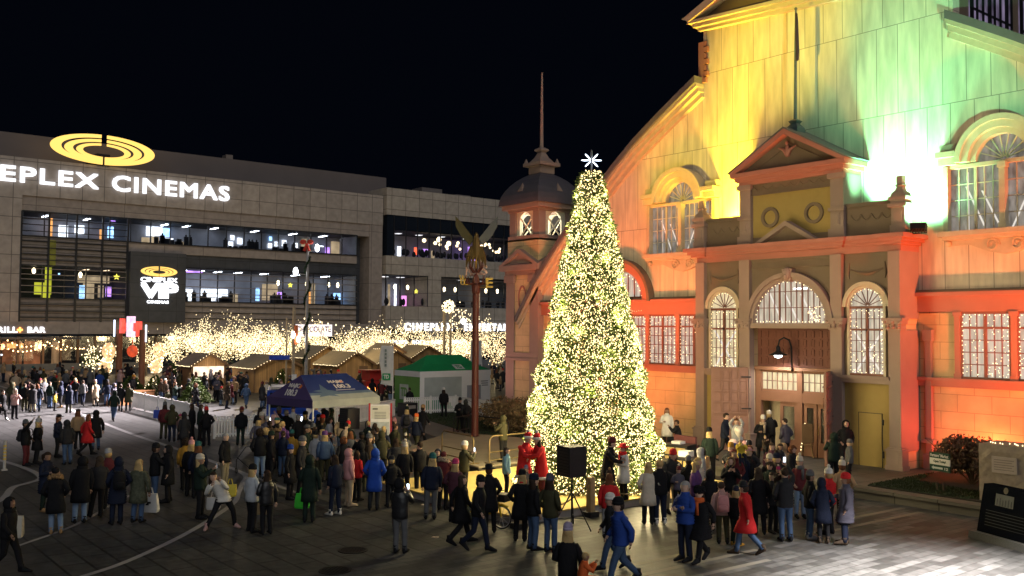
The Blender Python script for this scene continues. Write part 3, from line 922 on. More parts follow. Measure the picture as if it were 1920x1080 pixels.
for a, b in ((-2.43, -1.87), (1.87, 2.43)):
    ap = MB()
    ap.box(XP + a, XP + b, 32.12, YW, 8.88, 11.4).box(XP + a - 0.06, XP + b + 0.06, 32.04, 32.2, 8.88, 9.25).box(XP + a - 0.06, XP + b + 0.06, 32.04, 32.2, 9.95, 10.07).box(XP + a - 0.08, XP + b + 0.08, 32.02, 32.2, 11.2, 11.4)
    c = XP + (a + b) / 2
    ap.box(c - 0.14, c + 0.14, 32.08, 32.12, 9.4, 9.85).box(c - 0.08, c + 0.08, 32.06, 32.08, 9.46, 9.79)
    ap.build('attic_pilaster', TRIM, pav)
fz = MB().box(XP - 1.87, XP + 1.87, 32.24, 32.5, 10.95, 11.4).box(XP - 1.87, XP + 1.87, 32.18, 32.24, 10.93, 10.99).box(XP - 1.87, XP + 1.87, 32.2, 32.3, 8.88, 9.17)
for k in range(8):
    x = XP - 1.75 + k * 0.44
    fz.tube([(x + t, 32.23, 11.28 - 0.14 * math.sin(math.pi * t / 0.42)) for t in [j * 0.07 for j in range(7)]], 0.028, 5)
fz.build('swag_frieze', PANEL, pav)
for c in (-1.0, 1.05):
    MB().arch(XP + c, 9.97, 0.29, 0.42, 32.22, 32.3, 0, 0, 2 * math.pi, 30).build('roundel', PANEL, pav)
sp = MB().strip([(XP - 1.5, 8.9), (XP, 9.72), (XP + 1.4, 8.9)], [(XP - 1.18, 8.9), (XP, 9.53), (XP + 1.08, 8.9)], 'y', 31.85, 32.3, 0).prism([(XP - 1.18, 8.88), (XP + 1.08, 8.88), (XP, 9.53)], 'y', 32.05, 32.3, 1)
sp.build('small_pediment', [TRIM, PANEL], pav)
pe = MB()
for z0, z1, o in ((11.4, 11.55, 0.02), (11.55, 11.72, 0.14), (11.72, 11.9, 0.28)):
    pe.box(XP - 2.4 - o, XP + 2.4 + o, 32.08 - o, YW, z0, z1)
pe.strip([(XP - 2.75, 11.9), (XP, 13.42), (XP + 2.75, 11.9)], [(XP - 2.4, 11.9), (XP, 13.2), (XP + 2.4, 11.9)], 'y', 31.78, 32.2)
pe.build('pediment', TRIM2, pav)
pf = MB().prism([(XP - 2.4, 11.9), (XP + 2.4, 11.9), (XP, 13.2)], 'y', 32.15, 32.4, 0)
pf.strip([(XP - 1.6, 12.05), (XP, 12.9), (XP + 1.6, 12.05)], [(XP - 1.45, 12.05), (XP, 12.8), (XP + 1.45, 12.05)], 'y', 32.1, 32.15, 0)
for s in (-1, 1):
    pf.tube([(XP, 32.05, 12.35), (XP + s * 0.15, 32.02, 12.6), (XP + s * 0.42, 32.03, 12.72)], [0.09, 0.07, 0.02], 6, 1)
pf.ell((XP, 32.04, 12.55), (0.1, 0.09, 0.26), 1, 8, 6).ell((XP, 32.0, 12.86), (0.07, 0.07, 0.08), 1, 8, 6)
pf.build('pediment_field', [PANEL, TRIM2], pav)
MB().strip([(XP - 2.8, 11.93), (XP, 13.5), (XP + 2.8, 11.93)], [(XP - 2.7, 11.92), (XP, 13.43), (XP + 2.7, 11.92)], 'y', 31.75, 34.0).build('porch_roof', ROOFM, pav)
fp = MB().loft([[(XP + x * w, 32.6 + y * w, z) for x, y in ((-1, -1), (1, -1), (1, 1), (-1, 1))] for w, z in ((0.3, 13.3), (0.26, 13.55), (0.13, 13.72), (0.2, 13.82), (0.1, 13.9))])
fp.tube([(XP, 32.6, 13.8), (XP + 0.03, 32.6, 16.5), (XP + 0.06, 32.6, 18.4)], [0.07, 0.055, 0.04], 8).ell((XP + 0.06, 32.6, 18.45), (0.07, 0.07, 0.06), 0, 8, 6)
fo_ = fp.build('flagpole', mat('grey_green_metal', (0.12, 0.15, 0.15), 0.5, 0.3), pav)
MB().loft([[(XP + 0.06 + a, 32.55, z), (XP + 0.13 + a, 32.5, z), (XP + 0.16 + b, 32.6, z), (XP + 0.1, 32.66, z)] for z, a, b in ((16.3, 0, 0.02), (16.7, 0.02, 0.05), (17.3, 0, 0.03), (17.9, 0.01, 0.01), (18.25, 0, -0.04))]).build('furled_flag', mat('dark_flag_cloth', (0.05, 0.03, 0.04), 0.9), fo_)

# ------------------------------------------------------------------ corner tower
TX, TY, hw = XW - 18.3, 34.4, 1.4
tw = MB().box(TX - hw + 0.06, TX + hw - 0.06, TY - hw + 0.06, TY + hw, 0.1, 10.3)
to = tw.build('corner_tower', BLOCK, pav)
tt = MB()
for sx in (-1, 1):
    x0, x1 = sorted((TX + sx * hw, TX + sx * (hw - 0.72)))
    for yy in (-1, 1):
        y0, y1 = sorted((TY + yy * hw, TY + yy * (hw - 0.72)))
        tt.box(x0, x1, y0, y1, 0.1, 8.35)
tt.box(TX - hw - 0.08, TX + hw + 0.08, TY - hw - 0.08, TY + hw + 0.08, 3.55, 3.7).box(TX - hw - 0.02, TX + hw + 0.02, TY - hw - 0.02, TY + hw + 0.02, 3.7, 4.0)
tt.box(TX - hw - 0.14, TX + hw + 0.14, TY - hw - 0.14, TY + hw + 0.14, 0.1, 0.9)
for sx in (-1, 1):
    for yy in (-1, 1):
        tt.box(TX + sx * (hw - 0.36) - 0.45, TX + sx * (hw - 0.36) + 0.45, TY + yy * (hw - 0.36) - 0.45, TY + yy * (hw - 0.36) + 0.45, 7.9, 8.3)
tt.box(TX - hw - 0.05, TX + hw + 0.05, TY - hw - 0.05, TY + hw + 0.05, 8.3, 8.55).box(TX - hw - 0.3, TX + hw + 0.3, TY - hw - 0.3, TY + hw + 0.3, 8.55, 8.85)
tt.strip([(TX - 1.7, 8.85), (TX, 9.75), (TX + 1.7, 8.85)], [(TX - 1.3, 8.85), (TX, 9.5), (TX + 1.3, 8.85)], 'y', TY - hw - 0.3, TY + hw + 0.3)
tt.prism([(TX - 1.3, 8.85), (TX, 9.5), (TX + 1.3, 8.85)], 'y', TY - hw - 0.12, TY + hw)
tt.strip([(TY - 1.7, 8.85), (TY, 9.75), (TY + 1.7, 8.85)], [(TY - 1.3, 8.85), (TY, 9.5), (TY + 1.3, 8.85)], 'x', TX - hw, TX + hw + 0.3)
tt.prism([(TY - 1.3, 8.85), (TY, 9.5), (TY + 1.3, 8.85)], 'x', TX, TX + hw + 0.12)
# lantern piers and cornices
tt.box(TX - 1.34, TX + 1.34, TY - 1.34, TY + 1.34, 10.2, 10.5)
for sx in (-1, 1):
    for yy in (-1, 1):
        tt.box(TX + sx * 1.02 - 0.25, TX + sx * 1.02 + 0.25, TY + yy * 1.02 - 0.25, TY + yy * 1.02 + 0.25, 10.5, 11.85)
tt.box(TX - 1.34, TX + 1.34, TY - 1.34, TY + 1.34, 11.85, 12.0).box(TX - 1.6, TX + 1.6, TY - 1.6, TY + 1.6, 12.0, 12.25)
tt.build('tower_trim', TRIM, to)
ov = MB().arch(TX, 7.0, 0.28, 0.33, TY - hw + 0.0, TY - hw + 0.06, 0, 0, 2 * math.pi, 20)
ov.v = [(x, y, 7.0 + (z - 7.0) * 2.2) for x, y, z in ov.v]
ov.build('cartouche', TRIM2, to)
la = MB()
for sgn in (-1, 1):                                   # arched openings with crossed braces
    for ax in 'xy':
        d = sgn * 1.1
        for s in (-1, 1):
            pr_ = [(s * 0.75 - s * 0.0, 10.5), (s * 0.5, 10.5), (s * 0.5, 11.35), (s * 0.42, 11.6), (s * 0.2, 11.78), (0, 11.83), (0, 11.86), (s * 0.75, 11.86)]
            pts = [((TX if ax == 'y' else TY) + u, z) for u, z in pr_]
            c0 = (TY if ax == 'y' else TX) + d
            la.prism(pts, ax, c0 - 0.06, c0 + 0.06)
            a = (TX if ax == 'y' else TY)
            la.prism([(a - s * 0.5, 10.5), (a - s * 0.42, 10.5), (a + s * 0.5, 11.5), (a + s * 0.42, 11.5)], ax, c0 - 0.03 + 0.004 * s, c0 + 0.03 + 0.004 * s)
la.build('lantern_screen', mat('cream_lantern', (0.7, 0.66, 0.5), 0.6), to)
light('lantern_lamp', 'POINT', (TX, TY, 11.2), 130, (1.0, 0.95, 0.75), pav, 0.2)
dm = MB()
prof = [(1.74, 12.25), (1.71, 12.5), (1.63, 12.8), (1.48, 13.1), (1.28, 13.4), (1.02, 13.68), (0.74, 13.9), (0.45, 14.08)]
dm.loft([[(TX + x * w, TY + y * w, z) for x, y in ((-1, -1), (1, -1), (1, 1), (-1, 1))] for w, z in prof])
dm.build('dome', DOMEM, to)
for x, y in ((-1, 0), (1, 0), (0, -1), (0, 1)):
    c = Vector((TX + x * 1.40, TY + y * 1.40, 12.95))
    t_ = Vector((y, x, 0)).normalized()
    n_ = Vector((x, y, 0))
    MB().add([c - t_ * 0.2 + n_ * 0.2, c + t_ * 0.2 + n_ * 0.2, c + Vector((0, 0, 0.5)) - n_ * 0.02, c - t_ * 0.12 - n_ * 0.2, c + t_ * 0.12 - n_ * 0.2], [(0, 1, 2), (1, 4, 2), (4, 3, 2), (3, 0, 2)]).build('dormer', TRIM, to)
cu_ = MB()
cu_.box(TX - 0.52, TX + 0.52, TY - 0.52, TY + 0.52, 14.08, 14.5).box(TX - 0.75, TX + 0.75, TY - 0.75, TY + 0.75, 14.5, 14.68)
for sx in (-1, 1):
    for yy in (-1, 1):
        MB().loft([[(TX + sx * 0.62 + x * w, TY + yy * 0.62 + y * w, z) for x, y in ((-1, -1), (1, -1), (1, 1), (-1, 1))] for w, z in ((0.1, 14.68), (0.01, 14.95))]).build('pinnacle', TRIM, to)
cu_.loft([[(TX + x * w, TY + y * w, z) for x, y in ((-1, -1), (1, -1), (1, 1), (-1, 1))] for w, z in ((0.55, 14.68), (0.3, 15.0), (0.16, 15.3), (0.3, 15.42), (0.28, 15.5), (0.12, 15.6))])
cu_.tube([(TX, TY, 15.5), (TX, TY, 19.9)], [0.11, 0.05], 8)
cu_.build('spire', TRIM, to)

# ------------------------------------------------------------------ the floodlights of the hall
YEL, GRN, RED, ORG = (1.0, 0.76, 0.045), (0.24, 1.0, 0.50), (1.0, 0.09, 0.03), (1.0, 0.195, 0.045)


def flood(loc, aim, energy, col, label, cone=120, blend=0.8, size=0.2, group='floodlights of the hall'):
    loc, aim = Vector(loc), Vector(aim)
    d = (aim - loc).normalized()
    t = thing('floodlight', label, 'floodlight', loc, 0, group)
    M = Matrix.Translation(loc) @ d.to_track_quat('-Z', 'Y').to_matrix().to_4x4()
    b = MB().box(-0.24, 0.24, -0.17, 0.17, 0.02, 0.2).box(-0.28, 0.28, -0.21, 0.21, -0.0, 0.02)
    for k in range(5):
        b.box(-0.2 + k * 0.1 - 0.012, -0.2 + k * 0.1 + 0.012, -0.15, 0.15, 0.2, 0.26)
    b.v = [tuple(M @ Vector(p)) for p in b.v]
    b.build('housing', DARKMETAL, t)
    g = MB().box(-0.23, 0.23, -0.16, 0.16, -0.012, -0.001)
    g.v = [tuple(M @ Vector(p)) for p in g.v]
    g.build('lens', emis('flood_lens_%d' % (col[0] * 10 + col[1] * 100), col, 6, 'NONE'), t)
    s = MB().tube([loc + Vector((-0.3, 0, 0)), loc + Vector((-0.3, 0, -0.3)), loc + Vector((0.3, 0, -0.3)), loc + Vector((0.3, 0, 0))], 0.02, 5)
    s.build('bracket', DARKMETAL, t)
    light('flood_light', 'SPOT', loc + d * 0.06, energy, col, t, size, aim, cone, blend)


flood((XP - 3.3, 32.7, 9.4), (XP - 3.0, 33.4, 14.5), 7000, YEL, 'assumed floodlight throwing yellow light up from behind the left parapet', 165, 1.0)  # out of sight, assumed from the glare on the wall
flood((XP - 2.9, 32.72, 9.3), (XP - 3.0, 33.4, 17.8), 9000, YEL, 'added second yellow floodlight, narrow beam, close beside the attic', 62, 1.0)  # unseen extra beam added to widen the yellow wash
flood((XP + 5.3, 32.3, 9.15), (XP + 4.9, 33.4, 13.0), 2300, GRN, 'floodlight throwing green light up beside the right parapet pier', 165, 1.0)
flood((XP + 3.3, 32.75, 9.3), (XP + 2.8, 33.4, 17.0), 7000, GRN, 'added second green floodlight hidden behind the right parapet', 70, 1.0)  # unseen extra beam added to carry the green higher
flood((XP + 4.1, 32.75, 9.3), (XP + 5.3, 33.4, 15.6), 4500, GRN, 'added third green floodlight behind the right parapet pier', 74, 1.0)  # another unseen beam added for the green wash
# the long-throw washes, on unseen masts added outside the picture to carry them
for (mx, my, mz), lab, beams in (((-38, 4.6, 5.0), 'yellow', (((XW - 6.9, 33.4, 12.9), 32000, YEL, 13, 'lower'), ((XW - 1.9, 33.4, 17.4), 62000, YEL, 13.5, 'upper'))), ((-4.4, 19.5, 6.4), 'green', (((XW + 4.3, 33.4, 15.6), 21000, GRN, 27, 'upper'),))):
    ms_ = thing('light_mast', 'slim unseen mast added outside the picture carrying the %s wash lights' % lab, 'mast', (mx, my, 0))
    MB().tube([(mx, my, 0), (mx, my, mz - 0.3)], [0.09, 0.06], 8).lathe([(0.3, 0), (0.3, 0.05), (0.09, 0.08)], (mx, my, 0), 12).build('pole', DARKMETAL, ms_)
    for k, (aim, pw, col, cone, lv_) in enumerate(beams):
        flood((mx, my, mz + 0.55 * k), aim, pw, col, '%s long-throw %s floodlight on an unseen mast added outside the picture' % (lv_, lab), cone, 1.0)
flood((XW - 9.6, 28.2, 0.5), (XW - 9.8, 33.4, 7.6), 2500, ORG, 'assumed ground floodlight washing the orange wall between tree and porch', 125, 0.8)  # unseen ground lamp, assumed from the orange wash
flood((XW - 12.4, 27.4, 0.5), (XW - 12.6, 33.4, 9.5), 5200, ORG, 'assumed ground floodlight behind the tree aimed up at the roof edge', 80, 0.8)
flood((XW - 7.6, 27.95, 0.5), (XW - 7.2, 33.4, 9.2), 5000, ORG, 'added ground floodlight at the kerb left of the porch aimed at the high window', 52, 0.9)  # unseen beam added to lift the orange on the upper wall
flood((XW + 7.2, 32.75, 0.6), (XW + 6.6, 33.4, 2.6), 1500, RED, 'assumed ground floodlight glowing red behind the bush', 165, 0.6)  # unseen, assumed from the red light behind the bush
flood((XW + 10.6, 28.9, 0.45), (XW + 8.6, 33.4, 7.5), 1600, ORG, 'assumed ground floodlight hidden behind the stone plinth', 120, 0.8)
flood((XW + 13.5, 29.8, 0.5), (XW + 7.2, 33.4, 9.0), 13500, ORG, 'added unseen ground floodlight outside the right picture edge washing the wall orange', 75, 0.9)  # unseen lamp added to brighten the right upper wall
flood((XW - 25.0, 28.5, 0.4), (XW - 18.6, 33.0, 7.0), 2000, (1.0, 0.44, 0.36), 'assumed ground floodlight aimed up at the corner tower', 80, 0.8)  # unseen, assumed from the pinkish light on the tower

# ------------------------------------------------------------------ the cinema building (front plane x = -126)
XC = -126.0
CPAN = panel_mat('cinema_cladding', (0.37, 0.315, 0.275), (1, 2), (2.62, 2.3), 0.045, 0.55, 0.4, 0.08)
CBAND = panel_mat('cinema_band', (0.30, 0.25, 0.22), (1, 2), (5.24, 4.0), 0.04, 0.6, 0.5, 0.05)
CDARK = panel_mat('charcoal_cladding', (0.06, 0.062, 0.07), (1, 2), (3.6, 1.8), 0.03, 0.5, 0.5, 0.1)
CLOUV = panel_mat('louvre_rails', (0.2, 0.17, 0.155), (1, 2), (40, 0.42), 0.05, 0.5, 0.4, 0.1)
UPPER = mat('penthouse_cladding', (0.14, 0.115, 0.11), 0.7, scale=0.3, var=0.15)
MULL = mat('dark_mullion', (0.03, 0.03, 0.034), 0.4, 0.4)
RAIL = mat('pale_rail', (0.2, 0.17, 0.16), 0.45, 0.3)
ROOMW = mat('room_wall', (0.30, 0.31, 0.36), 0.8, scale=0.6, var=0.4)
ROOMD = mat('room_dark', (0.04, 0.045, 0.06), 0.8, scale=0.6, var=0.4)
FURN = mat('dark_furniture', (0.02, 0.02, 0.025), 0.7)
SCRB = emis('blue_screen', (0.35, 0.62, 1.0), 2.6, 'NONE', 0.5, 1.2)
SCRW = emis('white_screen', (0.92, 0.95, 1.0), 2.6, 'NONE', 0.45, 1.4)
SCRP = emis('violet_screen', (0.62, 0.30, 1.0), 2.0, 'NONE', 0.5, 1.0)
SCRO = emis('orange_panel', (1.0, 0.42, 0.12), 1.6, 'NONE', 0.3, 1.0)
SCRT = emis('warm_lit_panel', (1.0, 0.72, 0.42), 0.55, 'NONE', 0.35, 0.8)
SCRY = emis('yellow_glow', (0.75, 0.72, 0.05), 0.9, 'NONE', 0.4, 0.6)
PEND = emis('pendant_globe', (1.0, 0.78, 0.45), 9, 'NONE')
CEILL = emis('ceiling_light', (0.9, 0.93, 1.0), 15, 'AUTO')
CEILW = emis('warm_ceiling_light', (1.0, 0.7, 0.42), 3.5, 'AUTO')
SIGNW = emis('white_letters', (0.93, 0.95, 1.0), 1.5, 'AUTO')
SIGNY = emis('yellow_rings', (1.0, 0.62, 0.14), 1.5, 'AUTO')

cin = thing('cinema_building', 'long dark grey cinema building with bands of lit windows at the far left', 'building', (XC, 40, 0))
MB().box(XC - 30, XC, -30, 24.6, 5.7, 21.1).box(XC - 30, XC, -30, 75.3, 21.1, 25.7).build('upper_wall', CPAN, cin)
MB().box(XC - 30, XC - 0.25, 24.6, 73, 19.2, 21.1).box(XC - 30, XC - 0.25, 37.2, 70.9, 14.9, 16.2).box(XC - 30, XC - 0.25, 44.4, 70.9, 5.7, 8.6).box(XC - 30, XC - 0.1, 73, 75.3, 0, 21.1).build('spandrel_wall', CBAND, cin)
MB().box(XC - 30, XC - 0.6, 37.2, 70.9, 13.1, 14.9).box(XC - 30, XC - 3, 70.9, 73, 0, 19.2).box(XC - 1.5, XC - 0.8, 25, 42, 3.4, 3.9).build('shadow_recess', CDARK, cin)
MB().box(XC - 40, XC - 5, -30, 78.8, 25.7, 29.5).build('penthouse', UPPER, cin)
MB().box(XC - 6.5, XC - 5, 52, 53, 29.5, 30.1).build('roof_vent', RAIL, cin)
MB().box(XC - 30, XC + 0.03, -30, 42.6, 4.2, 5.7).box(XC - 30, XC + 0.03, 42.6, 75.3, 3.9, 5.7).build('fascia', CBAND, cin)
MB().box(XC - 30, XC + 1.0, 37.2, 44.4, 5.72, 14.9).build('sign_box', CDARK, cin)
gz = MB()
gz.box(XC - 0.3, XC - 0.2, 24.6, 37.2, 12.6, 16.3).box(XC - 0.3, XC - 0.2, 24.6, 37.2, 5.7, 8.6)
gz.build('louvre_wall', CLOUV, cin)


def room(y0, y1, z0, z1, depth, wallm, lamps, lampm, nm=6):
    r = MB()
    xb = XC - depth
    r.box(xb - 0.2, xb, y0, y1, z0, z1, 0).box(xb, XC - 0.3, y0, y1, z0 - 0.1, z0 + 0.02, 1).box(xb, XC - 0.3, y0, y1, z1 - 0.06, z1 + 0.1, 1)
    r.box(xb, XC - 0.3, y0, y0 + 0.2, z0, z1, 0).box(xb, XC - 0.3, y1 - 0.2, y1, z0, z1, 0)
    for y in lamps:
        r.box(xb + 1.0, xb + 3.4, y - 0.16, y + 0.16, z1 - 0.14, z1 - 0.08, 2)
    return r.build('interior', [wallm, ROOMD, lampm], cin)


def glazing(name, y0, y1, z0, z1, ny, rails, railm=None, x=XC - 0.18):
    w = MB()
    for i in range(ny + 1):
        y = y0 + (y1 - y0) * i / ny
        w.box(x - 0.1, x + 0.06, y - 0.06, y + 0.06, z0, z1, 0)
    w.box(x - 0.1, x + 0.06, y0, y1, z0 - 0.1, z0 + 0.05, 0).box(x - 0.1, x + 0.06, y0, y1, z1 - 0.05, z1 + 0.1, 0)
    for z in rails:
        w.box(x + 0.06, x + 0.2, y0, y1, z - 0.05, z + 0.05, 1)
    o = w.build(name, [MULL, railm or RAIL], cin)
    MB().quad((x, y0, z0), (x, y1, z0), (x, y1, z1), (x, y0, z1)).build('pane', GLASS, o)
    return o


YPX = ([0, 41, 240, 344, 375, 440, 520, 600, 670, 716, 726, 800, 880, 952], [22.1, 24.6, 37.1, 44.4, 46.4, 51.3, 57.8, 64.6, 70.9, 75.0, 76.0, 83.4, 91.7, 100.1])


def ypx(px):
    return float(np.interp(px, *YPX))


def items(rows, parent, name='lit_item'):
    """(px0, px1, z0, z1, material, depth, thickness)"""
    mats, g = [], {}
    for px0, px1, z0, z1, m, dep in rows:
        g.setdefault(m.name, (m, MB()))[1].box(XC - dep - 0.12, XC - dep, ypx(px0), ypx(px1), z0, z1)
    for k, (m, mb) in g.items():
        mb.build(name, m, parent)


R3 = room(24.6, 70.9, 16.2, 19.2, 6, ROOMW, [28, 33, 43, 46, 50, 56, 62, 67], CEILL)
R2 = room(44.4, 70.9, 8.6, 13.1, 7, ROOMW, [46, 48.5, 51, 54, 58, 63, 68], CEILL)
R1 = room(24.6, 37.2, 8.6, 12.6, 6, ROOMD, [33, 35.5], CEILW)
glazing('window_band', 24.6, 70.9, 16.2, 19.2, 18, [])
glazing('window_band', 44.4, 70.9, 8.6, 13.1, 11, [12.4, 11.6, 10.6, 9.7, 9.2])
glazing('window_band', 24.6, 37.2, 8.6, 12.6, 5, [12.2, 11.5, 10.9, 10.1, 9.3])
lv = MB()
for z in (6.2, 7.0, 7.8, 13.3, 14.0, 14.8, 15.6, 16.8, 17.6, 18.3):
    lv.box(XC - 0.18, XC + 0.04, 24.6, 37.2, z - 0.05, z + 0.05)
for y in (24.6, 27.7, 30.9, 34.0, 37.1):
    lv.box(XC - 0.2, XC + 0.06, y - 0.1, y + 0.1, 5.7, 19.2)
for z in (6.3, 7.1, 7.9):
    lv.box(XC - 0.22, XC - 0.02, 44.4, 70.9, z - 0.04, z + 0.04)
lv.build('facade_rail', MULL, cin)
items([(105, 112, 16.5, 19.0, SCRO, 4.5), (124, 142, 16.3, 18.2, SCRW, 4.6), (157, 176, 17.2, 18.4, SCRW, 5.2), (218, 230, 16.9, 18.4, SCRB, 4.2), (218, 228, 19.0, 19.1, SCRP, 3.0), (205, 211, 16.4, 18.0, SCRO, 4.8),
       (296, 312, 17.6, 18.9, SCRW, 5.2), (313, 327, 17.7, 18.9, SCRW, 5.2), (328, 343, 17.6, 18.8, SCRB, 5.2), (285, 300, 16.5, 17.3, SCRT, 4.6), (304, 318, 16.4, 17.5, SCRT, 4.6), (330, 346, 16.4, 17.4, SCRW, 4.6), (350, 372, 16.4, 17.0, SCRT, 4.2),
       (463, 470, 17.8, 18.5, SCRW, 5.7), (476, 485, 17.3, 18.2, SCRW, 5.7), (460, 468, 16.9, 17.6, SCRW, 5.7), (534, 541, 17.0, 17.7, SCRW, 5.7), (546, 554, 17.3, 18.0, SCRW, 5.7), (560, 568, 17.4, 18.3, SCRW, 5.7), (536, 541, 18.1, 18.7, SCRB, 5.7),
       (582, 590, 17.3, 18.0, SCRW, 5.7), (596, 612, 16.4, 18.7, SCRT, 5.4), (622, 636, 17.6, 17.8, SCRW, 5.2), (640, 648, 16.4, 17.6, SCRP, 5.2), (652, 668, 16.4, 18.6, SCRT, 5.4)], R3)
items([(344, 372, 8.8, 10.6, SCRW, 6.2), (374, 396, 8.7, 10.5, SCRW, 6.2), (410, 440, 8.9, 10.6, SCRW, 6.2), (440, 462, 9.3, 10.6, SCRW, 6.2), (466, 480, 8.7, 10.0, SCRT, 6.0), (506, 513, 9.0, 10.9, SCRB, 4.5), (527, 556, 9.2, 11.6, SCRT, 6.2), (547, 555, 8.9, 10.4, SCRP, 4.6), (602, 609, 8.7, 10.6, SCRO, 4.4), (651, 664, 8.7, 10.5, SCRB, 4.2), (620, 626, 8.8, 12.0, SCRT, 6.0), (356, 400, 12.7, 12.95, SCRP, 3.5)], R2)
items([(167, 177, 8.7, 10.5, SCRB, 4.6), (168, 231, 10.9, 11.9, SCRT, 5.8), (178, 200, 8.8, 10.8, SCRT, 5.6), (208, 219, 9.0, 10.6, SCRT, 5.6), (219, 230, 9.1, 10.4, SCRP, 4.6), (120, 123, 11.6, 11.9, SCRB, 3)], R1)
# tall yellow ribbon hanging in the stair hall
yr = MB().box(XC - 2.1, XC - 2.0, ypx(92), ypx(104), 10.2, 12.5).box(XC - 2.1, XC - 2.0, ypx(73), ypx(104), 9.1, 10.6).box(XC - 2.1, XC - 2.0, ypx(86), ypx(102), 8.7, 9.2)
yr.build('yellow_sculpture', SCRY, R1)
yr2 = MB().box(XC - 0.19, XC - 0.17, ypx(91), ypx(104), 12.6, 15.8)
yr2.build('yellow_reflection', emis('yellow_reflection_glow', (0.6, 0.55, 0.05), 0.12, 'NONE', 0.5, 0.7), R1)  # glowing strip on the louvres stands in for the ribbon's reflection


def star5(mb, c, r, x, m=0):
    pts = []
    for k in range(10):
        rr = r if k % 2 == 0 else r * 0.42
        a = math.pi / 2 + k * math.pi / 5
        pts.append((c[0] + rr * math.cos(a), c[1] + rr * math.sin(a)))
    mb.prism(pts, 'x', x - 0.1, x, m)


st = MB()
for px, z in ((225, 11.6), (552, 11.35), (783, 11.0)):
    star5(st, (ypx(px), z), 0.42, XC - 1.2 + (1.0 if px > 720 else 0))
st.build('lit_star', emis('yellow_star', (1.0, 0.85, 0.1), 2.2, 'NONE'), cin)
pd = MB()
for px, z in ((69, 12.0), (155, 11.7), (530, 11.6), (583, 11.6), (624, 11.6), (641, 11.6), (744, 11.6), (768, 11.6), (837, 11.5), (858, 11.5), (915, 11.5), (936, 11.5)):
    pd.ell((XC - 1.3 + (0.9 if px > 720 else 0), ypx(px), z), (0.22, 0.22, 0.38), 0, 8, 6)
pd.build('pendant_lamp', PEND, cin)
pf_ = MB()
rf_ = random.Random(5)
for lo, hi, z0, dep in ((300, 372, 16.25, 3), (440, 500, 16.25, 3.5), (530, 600, 16.25, 3.5), (344, 470, 8.65, 3), (520, 560, 8.65, 3), (610, 650, 8.65, 3)):
    for k in range(9):
        y = ypx(rf_.uniform(lo, hi))
        pf_.box(XC - dep - 0.3, XC - dep, y, y + rf_.uniform(0.3, 0.8), z0, z0 + rf_.uniform(0.5, 1.1))
    for k in range(4):
        y = ypx(rf_.uniform(lo, hi))
        pf_.ell((XC - dep + 0.3, y, z0 + 1.45), (0.13, 0.13, 0.16), 0, 6, 5).box(XC - dep + 0.1, XC - dep + 0.5, y - 0.25, y + 0.25, z0, z0 + 1.3)
pf_.build('furniture', FURN, cin)

# ground floor: patio glazing on the left, dark glazing behind the trees
gf = MB().box(XC - 6, XC - 5.8, -20, 73, 0, 4.0, 0)
for y in (20.6, 22.6, 24.6, 27.4, 29.4, 31.4, 33.4, 36, 38.6, 41, 45, 49, 53, 57, 61, 65, 69, 73):
    gf.box(XC - 0.5, XC, y - 0.12, y + 0.12, 0, 4.0, 1)
gf.box(XC - 6, XC, -20, 73, 3.9, 4.0, 0)
gf.build('ground_floor', [ROOMD, mat('bronze_post', (0.16, 0.10, 0.06), 0.5, 0.3)], cin)
items([(0, 8, 2.3, 3.1, SCRB, 2.5), (0, 26, 0.2, 3.2, emis('bar_wall_glow', (1.0, 0.32, 0.12), 0.25, 'NONE', 0.6, 1.0), 5.7), (30, 66, 0.2, 3.2, emis('bar_wall_glow', (1, 0.3, 0.1), 0.25), 5.7), (30, 60, 2.4, 3.0, SCRO, 3.0), (4, 24, 1.5, 1.7, SCRW, 3.4), (105, 122, 0.3, 3.2, emis('curtain_glow', (1.0, 0.55, 0.25), 0.3, 'NONE', 0.4, 1.0, (1, 3, 0.4)), 1.2), (70, 100, 0.3, 3.2, emis('bar_wall_glow', (1, 0.3, 0.1), 0.25), 5.7), (160, 220, 1.2, 3.0, emis('shop_glow', (0.9, 0.6, 0.35), 0.12, 'NONE', 0.8, 0.8), 4.0)], cin, 'bar_interior')
MB().quad((XC - 0.2, -20, 0), (XC - 0.2, 73, 0), (XC - 0.2, 73, 4.0), (XC - 0.2, -20, 4.0)).build('shop_glass', GLASS, cin)
MB().box(XC, XC + 2.2, 10, 31.2, 3.55, 3.8).build('patio_canopy', CDARK, cin)
pl = MB().box(XC + 5.0, XC + 5.3, 10, 40, 0, 0.75)
pl.build('patio_wall', CONC, cin)

# right wing with restaurant glazing
wg = thing('restaurant_wing', 'grey wing with a dark glazed restaurant floor right of the cinema, behind the weathervane', 'building', (XC, 88, 0))
XG = XC + 0.6
WPAN = panel_mat('wing_cladding', (0.42, 0.36, 0.30), (1, 2), (2.55, 2.15), 0.05, 0.55, 0.4, 0.07)
MB().box(XG - 25, XG, 75.6, 112, 22.8, 27.0).box(XG - 25, XG, 75.6, 112, 13.5, 16.4).box(XG - 25, XG + 0.06, 83.4, 85.9, 0, 13.49).box(XG - 25, XG, 75.6, 112, 5.0, 8.6).build('wall', WPAN, wg)
MB().box(XG - 25, XG - 0.2, 75.8, 112, 20.6, 22.8).box(XG - 25, XG - 0.2, 75.8, 77, 16.4, 20.6).box(XG - 25, XG - 0.3, 76, 112, 0, 5).build('dark_glazing', mat('dark_blue_glass', (0.012, 0.016, 0.024), 0.15), wg)
rv = MB().box(XG - 6, XG - 3, 84, 88, 27, 28.2).box(XG - 6, XG - 3.2, 91, 94, 27, 27.7).box(XG - 6, XG - 3.2, 82.4, 84, 27, 27.6)
rv.build('roof_unit', RAIL, wg)
